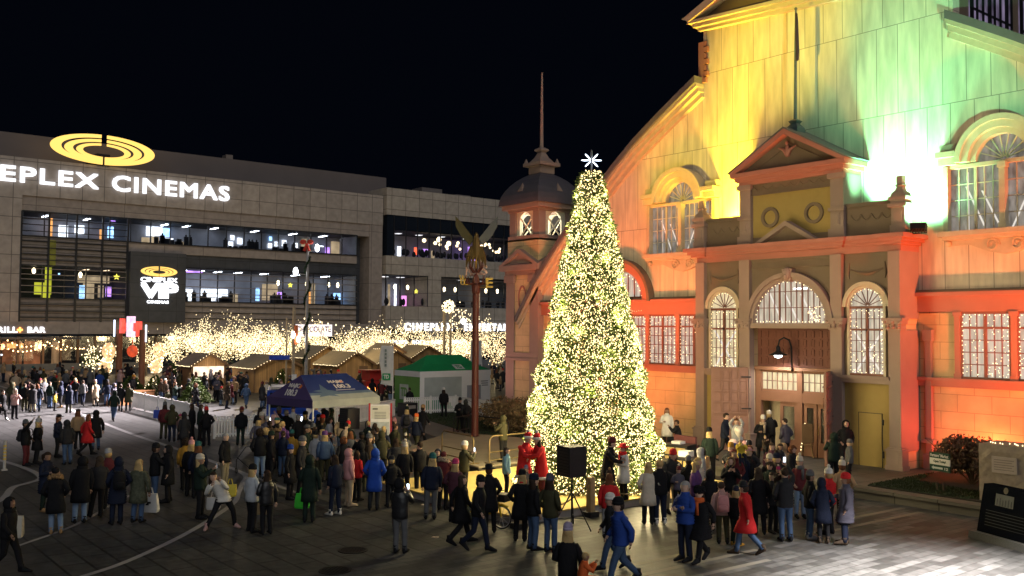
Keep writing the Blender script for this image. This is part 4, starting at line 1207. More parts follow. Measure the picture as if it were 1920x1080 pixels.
wi = MB().box(XG - 8.2, XG - 8, 76, 112, 16.4, 20.6, 0).box(XG - 8, XG - 0.4, 76, 112, 16.3, 16.42, 1).box(XG - 8, XG - 0.4, 76, 112, 20.5, 20.65, 1).box(XG - 7, XG - 6.8, 75.8, 83.4, 8.6, 13.5, 0).box(XG - 7, XG - 6.8, 85.9, 112, 8.6, 13.5, 0).box(XG - 7, XG - 0.4, 75.8, 112, 13.4, 13.5, 1)
for y in (78, 80.5, 84.5, 89, 94, 98):
    wi.box(XG - 5, XG - 4, y - 0.4, y + 0.4, 20.4, 20.47, 2)
for y in (78, 81, 88, 93, 97):
    wi.box(XG - 5, XG - 4, y - 0.5, y + 0.5, 13.3, 13.37, 2)
wi.build('interior', [ROOMW, ROOMD, emis('restaurant_ceiling_light', (0.9, 0.85, 0.85), 1.8, 'AUTO')], wg)
items([(735, 741, 16.6, 19.0, SCRW, 5), (745, 770, 16.6, 18.6, emis('pink_light', (0.85, 0.2, 0.8), 0.8, 'NONE', 0.4, 1.0), 7.3), (783, 790, 16.5, 18.6, SCRW, 6), (803, 808, 17.2, 18.4, emis('red_neon', (1.0, 0.12, 0.05), 2.5, 'NONE'), 4), (829, 838, 17.2, 18.4, SCRP, 5.5), (908, 928, 16.8, 19.2, SCRP, 4.5), (935, 944, 16.6, 19.0, SCRT, 5.5), (845, 851, 16.9, 18.2, SCRT, 5.5), (734, 745, 8.7, 10.4, SCRW, 5), (760, 764, 8.7, 12.2, SCRT, 5), (780, 789, 8.7, 10.4, emis('pink_screen', (0.95, 0.3, 0.75), 2.0, 'NONE'), 4), (772, 776, 8.7, 12.3, SCRW, 5), (852, 862, 8.7, 12.6, SCRT, 5.2), (925, 935, 8.7, 12.6, SCRT, 5.2)], wg, 'lit_item')
gl_ = MB()
for px, z, r in ((806, 19.4, .34), (827, 19.1, .3), (834, 19.7, .42), (836, 18.9, .24), (849, 18.7, .3), (853, 19.2, .4), (871, 19.4, .26), (869, 18.9, .24), (875, 18.4, .22), (919, 19.5, .42), (928, 19.5, .26), (913, 19.1, .26), (930, 19.0, .2), (936, 18.5, .2), (941, 18.3, .22), (946, 18.4, .3), (948, 18.9, .2), (850, 18.3, .2)):
    gl_.ell((XG - 2.2, ypx(px), z), (r, r, r), 0, 8, 6)
gl_.build('pendant_globe', emis('restaurant_globe', (1.0, 0.74, 0.42), 4.5, 'NONE'), wg)
fu = MB()
for k in range(46):
    y = rf_.uniform(77, 101)
    fu.ell((XG - 1.5, y, 16.9 + rf_.uniform(0, .5)), (0.3, rf_.uniform(.2, .45), 0.5), 0, 6, 5)
for k in range(20):
    y = rf_.uniform(76, 101)
    fu.ell((XG - 1.5, y, 9.0 + rf_.uniform(0, .4)), (0.3, rf_.uniform(.2, .4), 0.6), 0, 6, 5)
fu.build('diners', FURN, wg)
for y0, y1, z0, z1, ny, rl in ((77, 112, 16.4, 22.8, 16, []), (75.6, 83.4, 8.6, 13.5, 3, []), (85.9, 112, 8.6, 13.5, 8, [13.1, 12.4, 11.4, 10.5, 9.6, 9.0])):
    w = MB()
    for i in range(ny + 1):
        y = y0 + (y1 - y0) * i / ny
        w.box(XG - 0.15, XG + 0.02, y - 0.06, y + 0.06, z0, z1, 0)
    for z in rl:
        w.box(XG, XG + 0.14, y0, y1, z - 0.05, z + 0.05, 1)
    o = w.build('window_band', [MULL, RAIL], wg)
    MB().quad((XG - 0.1, y0, z0), (XG - 0.1, y1, z0), (XG - 0.1, y1, min(z1, 20.6)), (XG - 0.1, y0, min(z1, 20.6))).build('pane', GLASS, o)

# ------------------------------------------------------------------ signs on the facades
FX = [list(r) for r in FACE['+x']]
s1 = thing('facade_lettering', 'row of huge white lit letters reading EPLEX CINEMAS high on the grey facade', 'sign', (XC, 33, 22.5))
for w_, y_, l_, h_ in (('CINEPLEX', 14.6, 18.7, 2.0), ('CINEMAS', 34.9, 15.6, 2.1)):
    m_ = MB()
    add_text(m_, w_, (XC + 0.15, y_, 22.57), l_, h_, FX, 0, 0.0, 0.2, 1.12, 0.16)
    m_.build('word', SIGNW, s1)


def ring_logo(mb, cy_, cz, a, b, x, th=0.2):
    for ro, ri, dz in ((1.0, 0.80, 0.0), (0.74, 0.585, -0.05), (0.52, 0.40, -0.09)):
        for t0, t1 in ((-80, 80), (100, 260)):
            n = 28
            A = [math.radians(t0 + (t1 - t0) * i / n) for i in range(n + 1)]
            mb.strip([(cy_ + a * ro * math.sin(q), cz + dz * b + b * ro * math.cos(q)) for q in [math.radians(90) - k for k in A]],
                     [(cy_ + a * ri * math.sin(q), cz + dz * b + b * (ri - 0.03) * math.cos(q)) for q in [math.radians(90) - k for k in A]], 'x', x, x + th)


s2 = MB()
b0 = len(s2.v)
for ro, ri, dz in ((1.0, 0.80, 0.0), (0.74, 0.585, -0.06), (0.52, 0.40, -0.11)):
    for side in (-1, 1):
        n = 26
        outer, inner = [], []
        for i in range(n + 1):
            q = math.pi * i / n
            y = math.sin(q) * side
            z = math.cos(q)
            gap = 0.055 if z > 0 else 0.022
            outer.append((33.8 + max(abs(y) * ro * 6.35, gap * 6.35) * side, 27.72 + (dz + z * ro) * 1.9))
            inner.append((33.8 + max(abs(y) * ri * 6.35, gap * 6.35) * side, 27.72 + (dz + z * (ri - 0.02)) * 1.9))
        s2.strip(outer, inner, 'x', XC + 0.2, XC + 0.4)
MBp = MB().box(XC - 5, XC + 0.19, 33.0, 34.6, 25.7, 27.2)
so2 = tag(s2.build('ring_sign', SIGNY), 'large yellow lit emblem of split oval rings on the cinema roof edge', 'sign')
MBp.build('bracket', DARKMETAL, so2)
s3 = thing('lit_box_sign', 'white VIP letters under a small yellow ring on a dark box', 'sign', (XC + 1.0, 40.8, 8.2))
v1 = MB()
add_text(v1, 'VIP', (XC + 1.02, 38.5, 8.85), 4.9, 2.05, FX, 0, 0.0, 0.12, 0.85, 0.3)
add_text(v1, 'CINEPLEX', (XC + 1.02, 38.5, 11.0), 4.75, 0.62, FX, 0, 0.0, 0.12, 1.0, 0.06)
add_text(v1, 'CINEMAS', (XC + 1.02, 39.35, 8.2), 2.8, 0.4, FX, 0, 0.0, 0.12, 1.2, 0.04)
v1.build('letters', emis('vip_letters', (0.93, 0.95, 1.0), 2.2, 'AUTO'), s3)
v2 = MB()
for ro, ri, dz in ((1.0, 0.80, 0.0), (0.74, 0.585, -0.06), (0.52, 0.36, -0.11)):
    for side in (-1, 1):
        outer, inner = [], []
        for i in range(19):
            q = math.pi * i / 18
            y, z = math.sin(q) * side, math.cos(q)
            gap = 0.05 if z > 0 else 0.02
            outer.append((40.85 + max(abs(y) * ro * 2.35, gap * 2.35) * side, 12.4 + (dz + z * ro) * 0.66))
            inner.append((40.85 + max(abs(y) * ri * 2.35, gap * 2.35) * side, 12.4 + (dz + z * (ri - 0.02)) * 0.66))
        v2.strip(outer, inner, 'x', XC + 1.02, XC + 1.12)
v2.build('ring_emblem', SIGNY, s3)
so4 = thing('restaurant_sign', 'white lit letters GRILL + BAR above the orange-lit patio', 'sign', (XC, 24.7, 4.3))
for w_, y_, l_ in (('GRILL', 21.4, 3.05), ('BAR', 25.55, 2.0)):
    m_ = MB()
    add_text(m_, w_, (XC + 0.05, y_, 4.35), l_, 0.72, FX, 0, 0.0, 0.1, 1.1, 0.06)
    m_.build('word', emis('grill_letters', (0.93, 0.93, 1.0), 2.5, 'NONE'), so4)
MB().box(XC + 0.05, XC + 0.15, 24.62, 24.82, 4.4, 5.0).box(XC + 0.051, XC + 0.149, 24.42, 25.02, 4.6, 4.8).build('plus_mark', emis('orange_plus', (1.0, 0.35, 0.08), 4, 'NONE'), so4)
s5 = MB()
s5b = MB()
add_text(s5, 'CINEPLEX', (XC + 0.7, 79.0, 4.75), 9.2, 1.2, FX, 0, 0.0, 0.1, 1.4, 0.1)
add_text(s5b, 'ENTERTAINMENT', (XC + 0.7, 90.6, 4.75), 15.0, 1.2, FX, 0, 0.0, 0.1, 1.4, 0.1)
t5 = thing('entrance_lettering', 'spaced white letters reading CINEPLEX ENTERTAINMENT glowing through the fairy-lit trees', 'sign', (XC, 88, 4.7))
for q in (s5, s5b):
    q.build('word', emis('entrance_letters', (0.85, 0.9, 1.0), 3, 'NONE'), t5)
s6 = thing('small_lettering', 'row of small blue-white lit words low behind the fairy-lit trees', 'sign', (XC, 83, 2.6))
for k, w_ in enumerate(('MOVIES', 'ROCK', 'GAMES', 'DINING')):
    m_ = MB()
    add_text(m_, w_, (XC + 0.72, 77.0 + k * 3.5, 2.65), 2.5, 0.62, FX, 0, 0.0, 0.1, 1.1, 0.05)
    m_.build('word', emis('small_letters', (0.7, 0.82, 1.0), 1.6, 'NONE'), s6)
s7 = thing('chocolate_shop_sign', 'white lit shop sign with dark CHOCOLATE lettering behind the garlanded lamp post', 'sign', (XC + 0.1, 63.8, 4.0))
MB().box(XC + 0.05, XC + 0.3, 60.6, 66.6, 3.85, 5.6).build('panel', emis('sign_panel_glow', (1.0, 0.9, 0.92), 1.3, 'NONE'), s7)
t7 = MB()
add_text(t7, 'CHOCOLATE', (XC + 0.31, 60.8, 4.5), 5.6, 0.85, FX, 0, 0.02, 0.03)
t7.build('letters', mat('maroon_letters', (0.25, 0.03, 0.05), 0.6), s7)

# ------------------------------------------------------------------ the tall lit tree
rt = random.Random(21)
TC = Vector((-22.7, 21.6, 0))
needle = mat('fir_needles', (0.075, 0.11, 0.02), 0.7, scale=3, var=0.5)
xt = thing('christmas_tree', 'tall cone-shaped evergreen covered in thousands of warm lights on a low yellow platform', 'tree', TC)
MB().tube([TC, TC + Vector((0, 0, 10.0))], [0.3, 0.08], 8).build('trunk', mat('bark', (0.06, 0.045, 0.03), 0.9, bump=0.5), xt)


def tree_r(z):
    t = (z - 0.25) / 10.35
    return (2.44 * (1 - t) + 0.33 * t) * (1.0 + 0.03 * math.sin(z * 5.2))


fol = MB()
for k in range(32000):
    z = rt.uniform(0.25, 10.6)
    while rt.random() > tree_r(z) / 2.5:
        z = rt.uniform(0.25, 10.6)
    a = rt.uniform(0, 6.2832)
    lump = 0.10 * math.sin(a * 5 + z * 2.3) * math.sin(z * 4.1 + a * 2)
    r = tree_r(z) * (1 + lump * 0.7) * (1 - 0.38 * rt.random() ** 1.6)
    c = Vector((TC.x + r * math.cos(a), TC.y + r * math.sin(a), z))
    L = rt.uniform(0.14, 0.30)
    d = Vector((math.cos(a + rt.uniform(-.9, .9)), math.sin(a + rt.uniform(-.9, .9)), rt.uniform(-.55, .5))).normalized()
    s = d.cross(Vector((rt.uniform(-1, 1), rt.uniform(-1, 1), 1))).normalized() * rt.uniform(0.03, 0.065)
    fol.add([c - d * L * .3, c + s, c + d * L * .7, c - s], [(0, 1, 2, 3)])
fol.build('foliage', needle, xt)
bl = MB()
k = 0
while k < 23000:
    z = rt.uniform(0.28, 10.62)
    if rt.random() > tree_r(z) / 2.5:
        continue
    a = rt.uniform(0, 6.2832)
    # dense and thin patches, as the strings were wound
    w = 0.55 + 0.45 * math.sin(a * 6 + z * 3.1) * math.sin(z * 5.3 - a * 3)
    if rt.random() > 0.6 + 0.4 * w:
        continue
    lump = 0.10 * math.sin(a * 5 + z * 2.3) * math.sin(z * 4.1 + a * 2)
    r = tree_r(z) * (1 + lump * 0.7) * (1.03 - 0.16 * rt.random() ** 2)
    bl.bulb((TC.x + r * math.cos(a), TC.y + r * math.sin(a), z), rt.uniform(0.012, 0.0235))
    k += 1
o = bl.build('tree_lights', BULB, xt)
o['kind'] = 'stuff'
for k in range(64):
    z = 0.8 + 9.2 * (k + 0.5) / 64
    a = k * 2.4
    r = tree_r(z) * 1.10
    light('tree_glow', 'POINT', (TC.x + r * math.cos(a), TC.y + r * math.sin(a), z), 125 * (1.2 - z / 13), (1.0, 0.80, 0.42), xt, 0.12)
sm = MB().tube([TC + Vector((0, 0, 10.0)), TC + Vector((0, 0, 11.35))], 0.03, 6)
sm.build('star_mast', mat('pale_metal', (0.4, 0.4, 0.42), 0.4, 0.6), xt)
cst = TC + Vector((0, 0, 11.0))
for k in range(8):
    a = k * math.pi / 4
    dv = Vector((_R[0] * math.cos(a), _R[1] * math.cos(a), math.sin(a)))
    ln_ = 0.34 if k % 2 == 0 else 0.3
    MB().tube([cst + dv * 0.04, cst + dv * ln_ * .7, cst + dv * ln_], [0.012, 0.028, 0.012], 6).build('star_ray', emis('star_ray_glow', (0.75, 0.85, 1.0), 5 if k not in (2, 6) else 5, 'NONE'), xt)

# low yellow platform, posts and ropes
pf2 = thing('tree_platform', 'low yellow carpeted platform with a pale skirt under the lit tree', 'platform', (-23, 20, 0))
MB().box(-27.2, -19.95, 16.2, 25.6, 0.21, 0.25).build('carpet', mat('yellow_carpet', (0.62, 0.47, 0.16), 0.85, scale=1.5, var=0.15), pf2)
MB().box(-27.15, -20.0, 16.25, 25.55, 0, 0.21).build('skirt', mat('grey_skirt', (0.30, 0.29, 0.29), 0.7), pf2)
WOODP = mat('pale_wood', (0.36, 0.25, 0.13), 0.7, scale=8, var=0.3)
ROPE = mat('brown_rope', (0.16, 0.11, 0.06), 0.9)


def rope_post(x, y, label):
    t = thing('rope_post', label, 'post', (x, y, 0), 0, 'square wooden rope posts round the tree')
    MB().box(x - 0.09, x + 0.09, y - 0.09, y + 0.09, 0.12, 1.12).build('shaft', WOODP, t)
    MB().box(x - 0.17, x + 0.17, y - 0.17, y + 0.17, 0, 0.14).build('foot', BLACK, t)


RP = [(-19.7, 18.75, 'square wooden post right of the black speaker stand'), (-19.7, 16.1, 'square wooden post behind the dark-coated men by the yellow bicycle'), (-19.8, 22.3, 'square wooden post hidden behind the blonde woman in cream'), (-20.6, 24.9, 'square wooden post by the box tables near the terrace')]
for r_ in RP:
    rope_post(*r_)
for (a, b, lab) in ((RP[0], RP[1], 'sagging brown rope hanging behind the black speaker stand'), (RP[0], RP[2], 'sagging rope between the couple on the carpet and the blonde woman'), (RP[2], RP[3], 'dark rope leading to the box tables')):
    pts = []
    for i in range(13):
        t = i / 12
        pts.append((a[0] + (b[0] - a[0]) * t, a[1] + (b[1] - a[1]) * t, 1.0 - 0.55 * math.sin(math.pi * t)))
    tag(MB().tube(pts, 0.022, 6).build('rope', ROPE), lab, 'rope', 'ropes round the tree')

# ------------------------------------------------------------------ fairy-lit bare trees
BARK = mat('lit_tree_bark', (0.10, 0.075, 0.05), 0.9)


def bare_tree(x, y, h, r, seed, nb, label):
    rn = random.Random(seed)
    t = thing('fairy_lit_tree', label, 'tree', (x, y, 0), 0, 'bare trees wrapped in fairy lights')
    tr, cr, pts = MB(), MB(), []
    base = Vector((x, y, 0))
    th = h * rn.uniform(0.22, 0.30)
    top = base + Vector((rn.uniform(-.15, .15), rn.uniform(-.15, .15), th))
    tr.tube([base, base.lerp(top, .5), top], [0.14, 0.11, 0.10], 7)

    def grow(p, d, L, rad, lev):
        q = p
        path, rr = [p], [rad]
        for i in range(3):
            d = (d + Vector((rn.uniform(-.3, .3), rn.uniform(-.3, .3), rn.uniform(-.1, .25)))).normalized()
            q = q + d * L / 3
            path.append(q)
            rr.append(rad * (1 - 0.2 * (i + 1)))
        cr.tube(path, rr, 4 if lev else 5, cap=False)
        for i in range(3):
            for k in range(4):
                pts.append(path[i].lerp(path[i + 1], k / 4))
        if lev < 3:
            for k in range(3 if lev < 2 else 2):
                a = rn.uniform(0, 6.28)
                s = Vector((math.cos(a), math.sin(a), rn.uniform(-.1, .8)))
                grow(path[rn.randint(1, 3)], (d * 0.55 + s * 0.9).normalized(), L * rn.uniform(0.55, 0.8), rad * 0.55, lev + 1)
    for k in range(6):
        a = k * 1.05 + rn.uniform(-.3, .3)
        d = Vector((math.cos(a) * 0.95, math.sin(a) * 0.95, rn.uniform(0.25, 1.1))).normalized()
        grow(top - Vector((0, 0, rn.uniform(0, .2))), d, r * rn.uniform(0.75, 1.0), 0.06, 1)
    grow(top, Vector((0, 0, 1)), (h - th) * 0.55, 0.07, 1)
    tr.build('trunk', BARK, t)
    cr.build('crown', BARK, t)
    b = MB()
    for k in range(nb):
        p = rn.choice(pts)
        p = p + Vector((rn.gauss(0, .3), rn.gauss(0, .3), rn.gauss(-.12, .34)))
        p.z = max(p.z, rn.uniform(.9, 1.8))
        b.bulb(p, rn.uniform(0.028, 0.050))
    b.build('light_string', MBULB, t)['kind'] = 'stuff'
    light('fairy_glow', 'POINT', (x, y, h * 0.55), 520, (1.0, 0.76, 0.38), t, 0.8)


TREES = ['leftmost fairy-lit bare tree, beside the lit lantern figure', 'fairy-lit bare tree at the left end of the market row', 'broad fairy-lit bare tree above the bright serving window', 'fairy-lit bare tree just right of the bright serving window', 'dense fairy-lit bare tree left of the blue street name sign', 'fairy-lit bare tree behind the blue street name sign', 'fairy-lit bare tree just right of the garlanded lamp post', 'fairy-lit bare tree behind the second brown hut', 'fairy-lit bare tree above the gable of the second brown hut', 'fairy-lit bare tree above the white banner flag', 'fairy-lit bare tree left of the light ball pole', 'fairy-lit bare tree right of the light ball pole', 'fairy-lit bare tree left of the red weathervane post', 'fairy-lit bare tree between the weathervane post and the tower']
spots = []
for i, px in enumerate((340, 383, 425, 462, 500, 540, 590, 640, 690, 740, 790, 845, 880, 928)):
    g = G(px, 703 + 3 * math.sin(i * 2.1))
    hh = (5.4, 6.1, 6.6, 6.5, 6.4, 6.2, 5.7, 5.6, 6.2, 6.4, 6.3, 6.4, 6.3, 6.1)[i]
    spots.append((g.x, g.y, hh, 3.1 if i else 2.6, TREES[i]))
spots.append((-102, 32.2, 4.0, 2.0, 'small low fairy-lit tree beside the red and white gateway'))
for i, (x, y, h, r, lab) in enumerate(spots):
    bare_tree(x, y, h, r, 40 + i, 1300 if i < 14 else 330, lab)
# garden shrub of light on the patio and the lit lantern figures
for i, (px, pg, h_, lab) in enumerate(((196, 702, 3.4, 'glowing wrapped lantern figure left of the red and white gateway'), (291, 700, 3.5, 'glowing wrapped lantern figure right of the red and white gateway'))):
    g = G(px, pg)
    t = thing('lantern_figure', lab, 'light figure', g, 0, 'lantern figures by the gateway')
    b = MB()
    for c, r in (((0, 0, 0.75), (0.75, 0.6, 0.75)), ((0.1, 0.25, 1.6), (0.5, 0.5, 0.6)), ((0.1, 0.35, 2.5), (0.8, 0.7, 0.95))):
        b.ell((g.x + c[0], g.y + c[1], c[2]), r, 0, 12, 8)
    b.build('wrapped_body', emis('lantern_cloth_glow', (1.0, 0.60, 0.28), 1.1, 'NONE', 0.6, 2.0), t, smooth=True)
    q = MB()
    for c, r in (((0, 0, 0.75), .75), ((0.1, 0.25, 1.6), .55), ((0.1, 0.35, 2.5), .9)):
        for k in range(46):
            d = Vector((rt.gauss(0, 1), rt.gauss(0, 1), rt.gauss(0, 1))).normalized()
            q.bulb((g.x + c[0] + d.x * r, g.y + c[1] + d.y * r, max(0.1, c[2] + d.z * r)), 0.07)
    q.build('light_string', BULBW, t)['kind'] = 'stuff'
    light('lantern_glow', 'POINT', (g.x + 1.2, g.y - 0.6, 2.0), 60, (1.0, 0.65, 0.32), t, 0.4)
g = G(170, 702)
t = thing('lit_shrub', 'small round shrub of warm lights beside the restaurant patio', 'shrub', g)
b, lf = MB(), MB()
for k in range(110):
    d = Vector((rt.gauss(0, .45), rt.gauss(0, .45), 1.7 + rt.gauss(0, .75)))
    b.bulb((g.x + d.x, g.y + d.y, max(.3, d.z)), 0.07)
for k in range(500):
    d = Vector((rt.gauss(0, .45), rt.gauss(0, .45), 1.6 + rt.gauss(0, .7)))
    c = Vector((g.x + d.x, g.y + d.y, max(.3, d.z)))
    lf.add([c, c + Vector((rt.uniform(-.15, .15), rt.uniform(-.15, .15), .1)), c + Vector((rt.uniform(-.15, .15), .1, -.1))], [(0, 1, 2)])
lf.tube([g, g + Vector((0, 0, 1.2))], 0.06, 6)
lf.build('foliage', needle, t)
b.build('light_string', BULBW, t)['kind'] = 'stuff'

# strings of bulbs over the market and the patio


def string_line(pts, step, r, label, sag=0.5, m=BULBW, grp='light strings over the market'):
    t = thing('string_lights', label, 'string lights', pts[0], 0, grp)
    w, b = MB(), MB()
    for i in range(len(pts) - 1):
        a, c = Vector(pts[i]), Vector(pts[i + 1])
        n = max(2, int((c - a).length / step))
        P = [a.lerp(c, k / n) - Vector((0, 0, sag * math.sin(math.pi * k / n))) for k in range(n + 1)]
        w.tube(P, 0.012, 3, cap=False)
        for p in P:
            b.bulb(p - Vector((0, 0, 0.1)), r)
    w.build('wire', BLACK, t)
    b.build('bulbs', m, t)


string_line([(-84, 41.5, 6.2), (-80, 50.5, 5.6), (-82, 61.2, 6.6)], 0.75, 0.085, 'upper light string crossing behind the garlanded lamp post')
string_line([(-80, 36.5, 5.3), (-78, 45.5, 5.2), (-80, 55.0, 5.6), (-78, 64, 5.6)], 0.8, 0.085, 'lower light string sagging above the hut roofs')
string_line([(-86, 50, 5.2), (-88, 62.5, 5.8)], 0.7, 0.08, 'light string running from the middle trees to the light ball post')
string_line([(-121, 22.5, 3.6), (-121, 25.5, 3.0), (-121, 27.5, 3.7), (-121, 30.8, 2.6)], 0.45, 0.075, 'warm light string drooping along the restaurant patio front', 0.4, emis('orange_bulb', (1.0, 0.6, 0.25), 12, 'NONE'))
string_line([(-120.4, 21.5, 3.3), (-120.4, 24.0, 2.3), (-120.4, 26.6, 3.4), (-120.4, 28.6, 2.5)], 0.45, 0.075, 'second orange light string looped over the patio tables', 0.3, emis('orange_bulb', (1.0, 0.6, 0.25), 12, 'NONE'))
for (y0, p) in ((23.5, 60), (28, 60)):
    light('patio_glow', 'POINT', (XC + 3.4, y0, 2.6), p * 2.4, (1.0, 0.5, 0.22), cin, 0.4)

# ------------------------------------------------------------------ huts of the market
HUTW = panel_mat('hut_planks', (0.34, 0.205, 0.09), (1, 2), (0.15, 9.0), 0.012, 0.75, 0.45, 0.25)
HUTR = mat('pale_hut_roof', (0.30, 0.25, 0.18), 0.8, scale=1.5, var=0.2)
HUTT = mat('brown_hut_trim', (0.13, 0.075, 0.04), 0.7)


def hut(x, yc, w, dep, eave, apex, label, opening=False):
    t = thing('market_hut', label, 'hut', (x, yc, 0), 0, 'wooden market huts')
    b = MB().prism([(yc - w / 2 + .15, 0), (yc + w / 2 - .15, 0), (yc + w / 2 - .15, eave + .05), (yc, apex - .08), (yc - w / 2 + .15, eave + .05)], 'x', x - dep, x)
    b.build('walls', HUTW, t)
    r = MB().strip([(yc - w / 2 - .1, eave - .02), (yc, apex + .06), (yc + w / 2 + .1, eave - .02)], [(yc - w / 2 - .1, eave - .12), (yc, apex - .04), (yc + w / 2 + .1, eave - .12)], 'x', x - dep - .25, x + .35)
    r.build('roof', HUTR, t)
    f = MB().strip([(yc - w / 2 - .12, eave - .0), (yc, apex + .08), (yc + w / 2 + .12, eave - .0)], [(yc - w / 2 - .12, eave - .2), (yc, apex - .12), (yc + w / 2 + .12, eave - .2)], 'x', x + .35, x + .40)
    f.box(x, x + .03, yc - w / 2 + .1, yc - w / 2 + .25, 0, eave).box(x, x + .03, yc + w / 2 - .25, yc + w / 2 - .1, 0, eave)
    f.build('gable_board', HUTT, t)
    s = MB()
    bulbs_along(s, [(x - dep, yc - w / 2 - .12, eave - .08), (x + .42, yc - w / 2 - .12, eave - .08), (x + .42, yc, apex + .06)], 0.26, 0.035)
    bulbs_along(s, [(x - dep, yc - .05, apex + .1), (x + .3, yc - .05, apex + .1)], 0.34, 0.035)
    s.build('light_string', BULBW, t)
    if opening:
        MB().box(x + .005, x + .03, yc - w / 2 + .3, yc + w / 2 - .3, 0.95, 1.95).build('serving_window', emis('stall_glow', (1.0, 0.75, 0.55), 1.5, 'NONE', 0.5, 1.5), t)
        light('stall_lamp', 'POINT', (x + 1.0, yc, 1.9), 50, (1.0, 0.8, 0.6), t, 0.2)
    else:
        MB().box(x + .004, x + .02, yc + 0.4, yc + 1.25, 0, 1.9).box(x + .02, x + .035, yc + 1.1, yc + 1.16, .9, 1.05).build('door', HUTT, t)


hut(-72, 33.3, 4.4, 4.5, 2.0, 2.95, 'brown plank hut left of the garlanded lamp post')
hut(-73, 41.0, 3.7, 4.2, 2.05, 3.1, 'brown plank hut with bright roof lights right of the garlanded lamp post')
hut(-76.5, 47.2, 4.0, 4.0, 2.0, 3.1, 'brown plank hut half hidden behind the white banner flag')
hut(-77.5, 29.6, 3.2, 3.2, 2.05, 3.0, 'market hut with a bright open serving window at the left', True)
hut(-82, 54.5, 4.4, 3.6, 2.2, 3.4, 'pale-roofed hut rising behind the green tent roof')
hut(-84, 44.0, 4.0, 3.6, 2.3, 3.4, 'hut in the back row seen between two brown gables')
hut(-84.0, 51.5, 3.2, 3.0, 2.6, 3.6, 'yellow-lit hut in the back row above the banner flag', True)
hut(-62.5, 55.5, 3.6, 3.2, 2.2, 3.1, 'brown hut between the green tent and the tower', True)

for k, (x, y) in enumerate(((-68.5, 29.0), (-67.5, 37.0), (-68.5, 44.0), (-76.5, 37.2), (-79, 44.5), (-80.5, 50.0))):
    light('market_fill', 'POINT', (x, y, 4.6), 330, (1.0, 0.74, 0.36), bpy.data.objects['string_lights'], 0.5)  # warm lights added to brighten the huts, some away from any string

# ------------------------------------------------------------------ lamp posts and poles
STEEL = mat('grey_steel', (0.33, 0.31, 0.30), 0.45, 0.4)
GARL = mat('garland_green', (0.02, 0.045, 0.018), 0.8, scale=9, var=0.4)
g = G(573, 742)
gp_ = thing('lamp_post', 'tall steel lamp post wound with a green garland and red bow, two lit heads', 'lamp post', g)
MB().tube([g, g + Vector((0, 0, 5)), g + Vector((0, 0, 12.3))], [0.16, 0.14, 0.1], 10).build('pole', STEEL, gp_)
ga = MB()
for k in range(900):
    u = k / 900
    z = 1.0 + u * 9.8
    a = u * 26
    c = g + Vector((0.2 * math.cos(a), 0.2 * math.sin(a), z))
    d = Vector((rt.uniform(-1, 1), rt.uniform(-1, 1), rt.uniform(-1, 1))).normalized() * 0.2
    s = d.cross(Vector((rt.uniform(-1, 1), .3, 1))).normalized() * 0.06
    ga.add([c - d * .3, c + s, c + d, c - s], [(0, 1, 2, 3)])
ga.build('garland', GARL, gp_)
bo = MB()
for s in (-1, 1):
    bo.ell(g + Vector((_R[0] * s * .28, _R[1] * s * .28, 11.9)) + Vector((.2, -.2, 0)), (.26, .26, .2), 0, 8, 6)
    bo.tube([g + Vector((.2, -.2, 11.8)), g + Vector((.2 + _R[0] * s * .2, -.2 + _R[1] * s * .2, 11.2))], [.08, .12], 5)
bo.build('bow', mat('red_ribbon', (0.55, 0.05, 0.03), 0.6), gp_)
for (dx, z, s, lit) in ((0.75, 11.45, 0.3, 1), (-0.9, 9.6, 0.34, 1), (-1.0, 4.7, .28, 1), (-.6, 4.35, .26, 1)):
    c = g + Vector((_R[0] * dx + .15, _R[1] * dx - .1, z))
    a = MB().tube([g + Vector((0, 0, z - .25)), c + Vector((0, 0, -.15))], 0.035, 6)
    ao = a.build('lamp_arm', STEEL, gp_)
    MB().ell(c, (s * .55, s * .55, s), 0, 10, 8).build('lamp_head', LAMPW, ao)
light('post_lamp_high', 'SPOT', g + Vector((1.3, -1.2, 11.4)), 240000, (1.0, 0.88, 0.89), gp_, 0.3, g + Vector((6, -34, 0)), 60, 1.0)
light('post_lamp_mid', 'SPOT', g + Vector((1.25, -1.25, 11.0)), 120000, (1.0, 0.88, 0.89), gp_, 0.3, g + Vector((8, -20, 0)), 58, 1.0)
light('post_lamp_low', 'SPOT', g + Vector((1.2, -1.6, 9.3)), 3000, (1.0, 0.9, 0.86), gp_, 0.3, g + Vector((9, -7, 0)), 70, 0.9)
g = G(549, 742)
wp = thing('wooden_pole', 'plain timber pole with an orange banner and blue street name sign', 'pole', g)
MB().tube([g, g + Vector((0, 0, 6.9))], [0.15, 0.12], 8).tube([g + Vector((-.5, -.35, 0)), g + Vector((-.5, -.35, 6.0))], 0.08, 6).build('pole', mat('grey_timber', (0.30, 0.24, 0.17), 0.85), wp)
MB().obox(g + Vector((.16, .12, 4.7)), (.04, .3, 1.5)).build('banner', mat('orange_banner', (0.75, 0.17, 0.05), 0.8), wp)
MB().obox(g + Vector((-.3, -1.0, 2.95)), (.05, 1.7, .34)).build('street_name_sign', mat('blue_sign', (0.03, 0.07, 0.45), 0.5), wp)
MB().obox(g + Vector((.17, 0, 1.35)), (.03, .42, .62)).build('notice', WHITE, wp)
g = G(832, 706)
lp = thing('light_ball_pole', 'twin timber pole carrying a ball of tangled lights behind the green tent', 'pole', g)
MB().tube([g, g + Vector((0, 0, 7.4))], 0.16, 8).tube([g + Vector((_R[0] * .7, _R[1] * .7, 0)), g + Vector((_R[0] * .7, _R[1] * .7, 7.0))], 0.14, 8).build('pole', mat('grey_timber', (0.3, .24, .17)), lp)
b = MB()
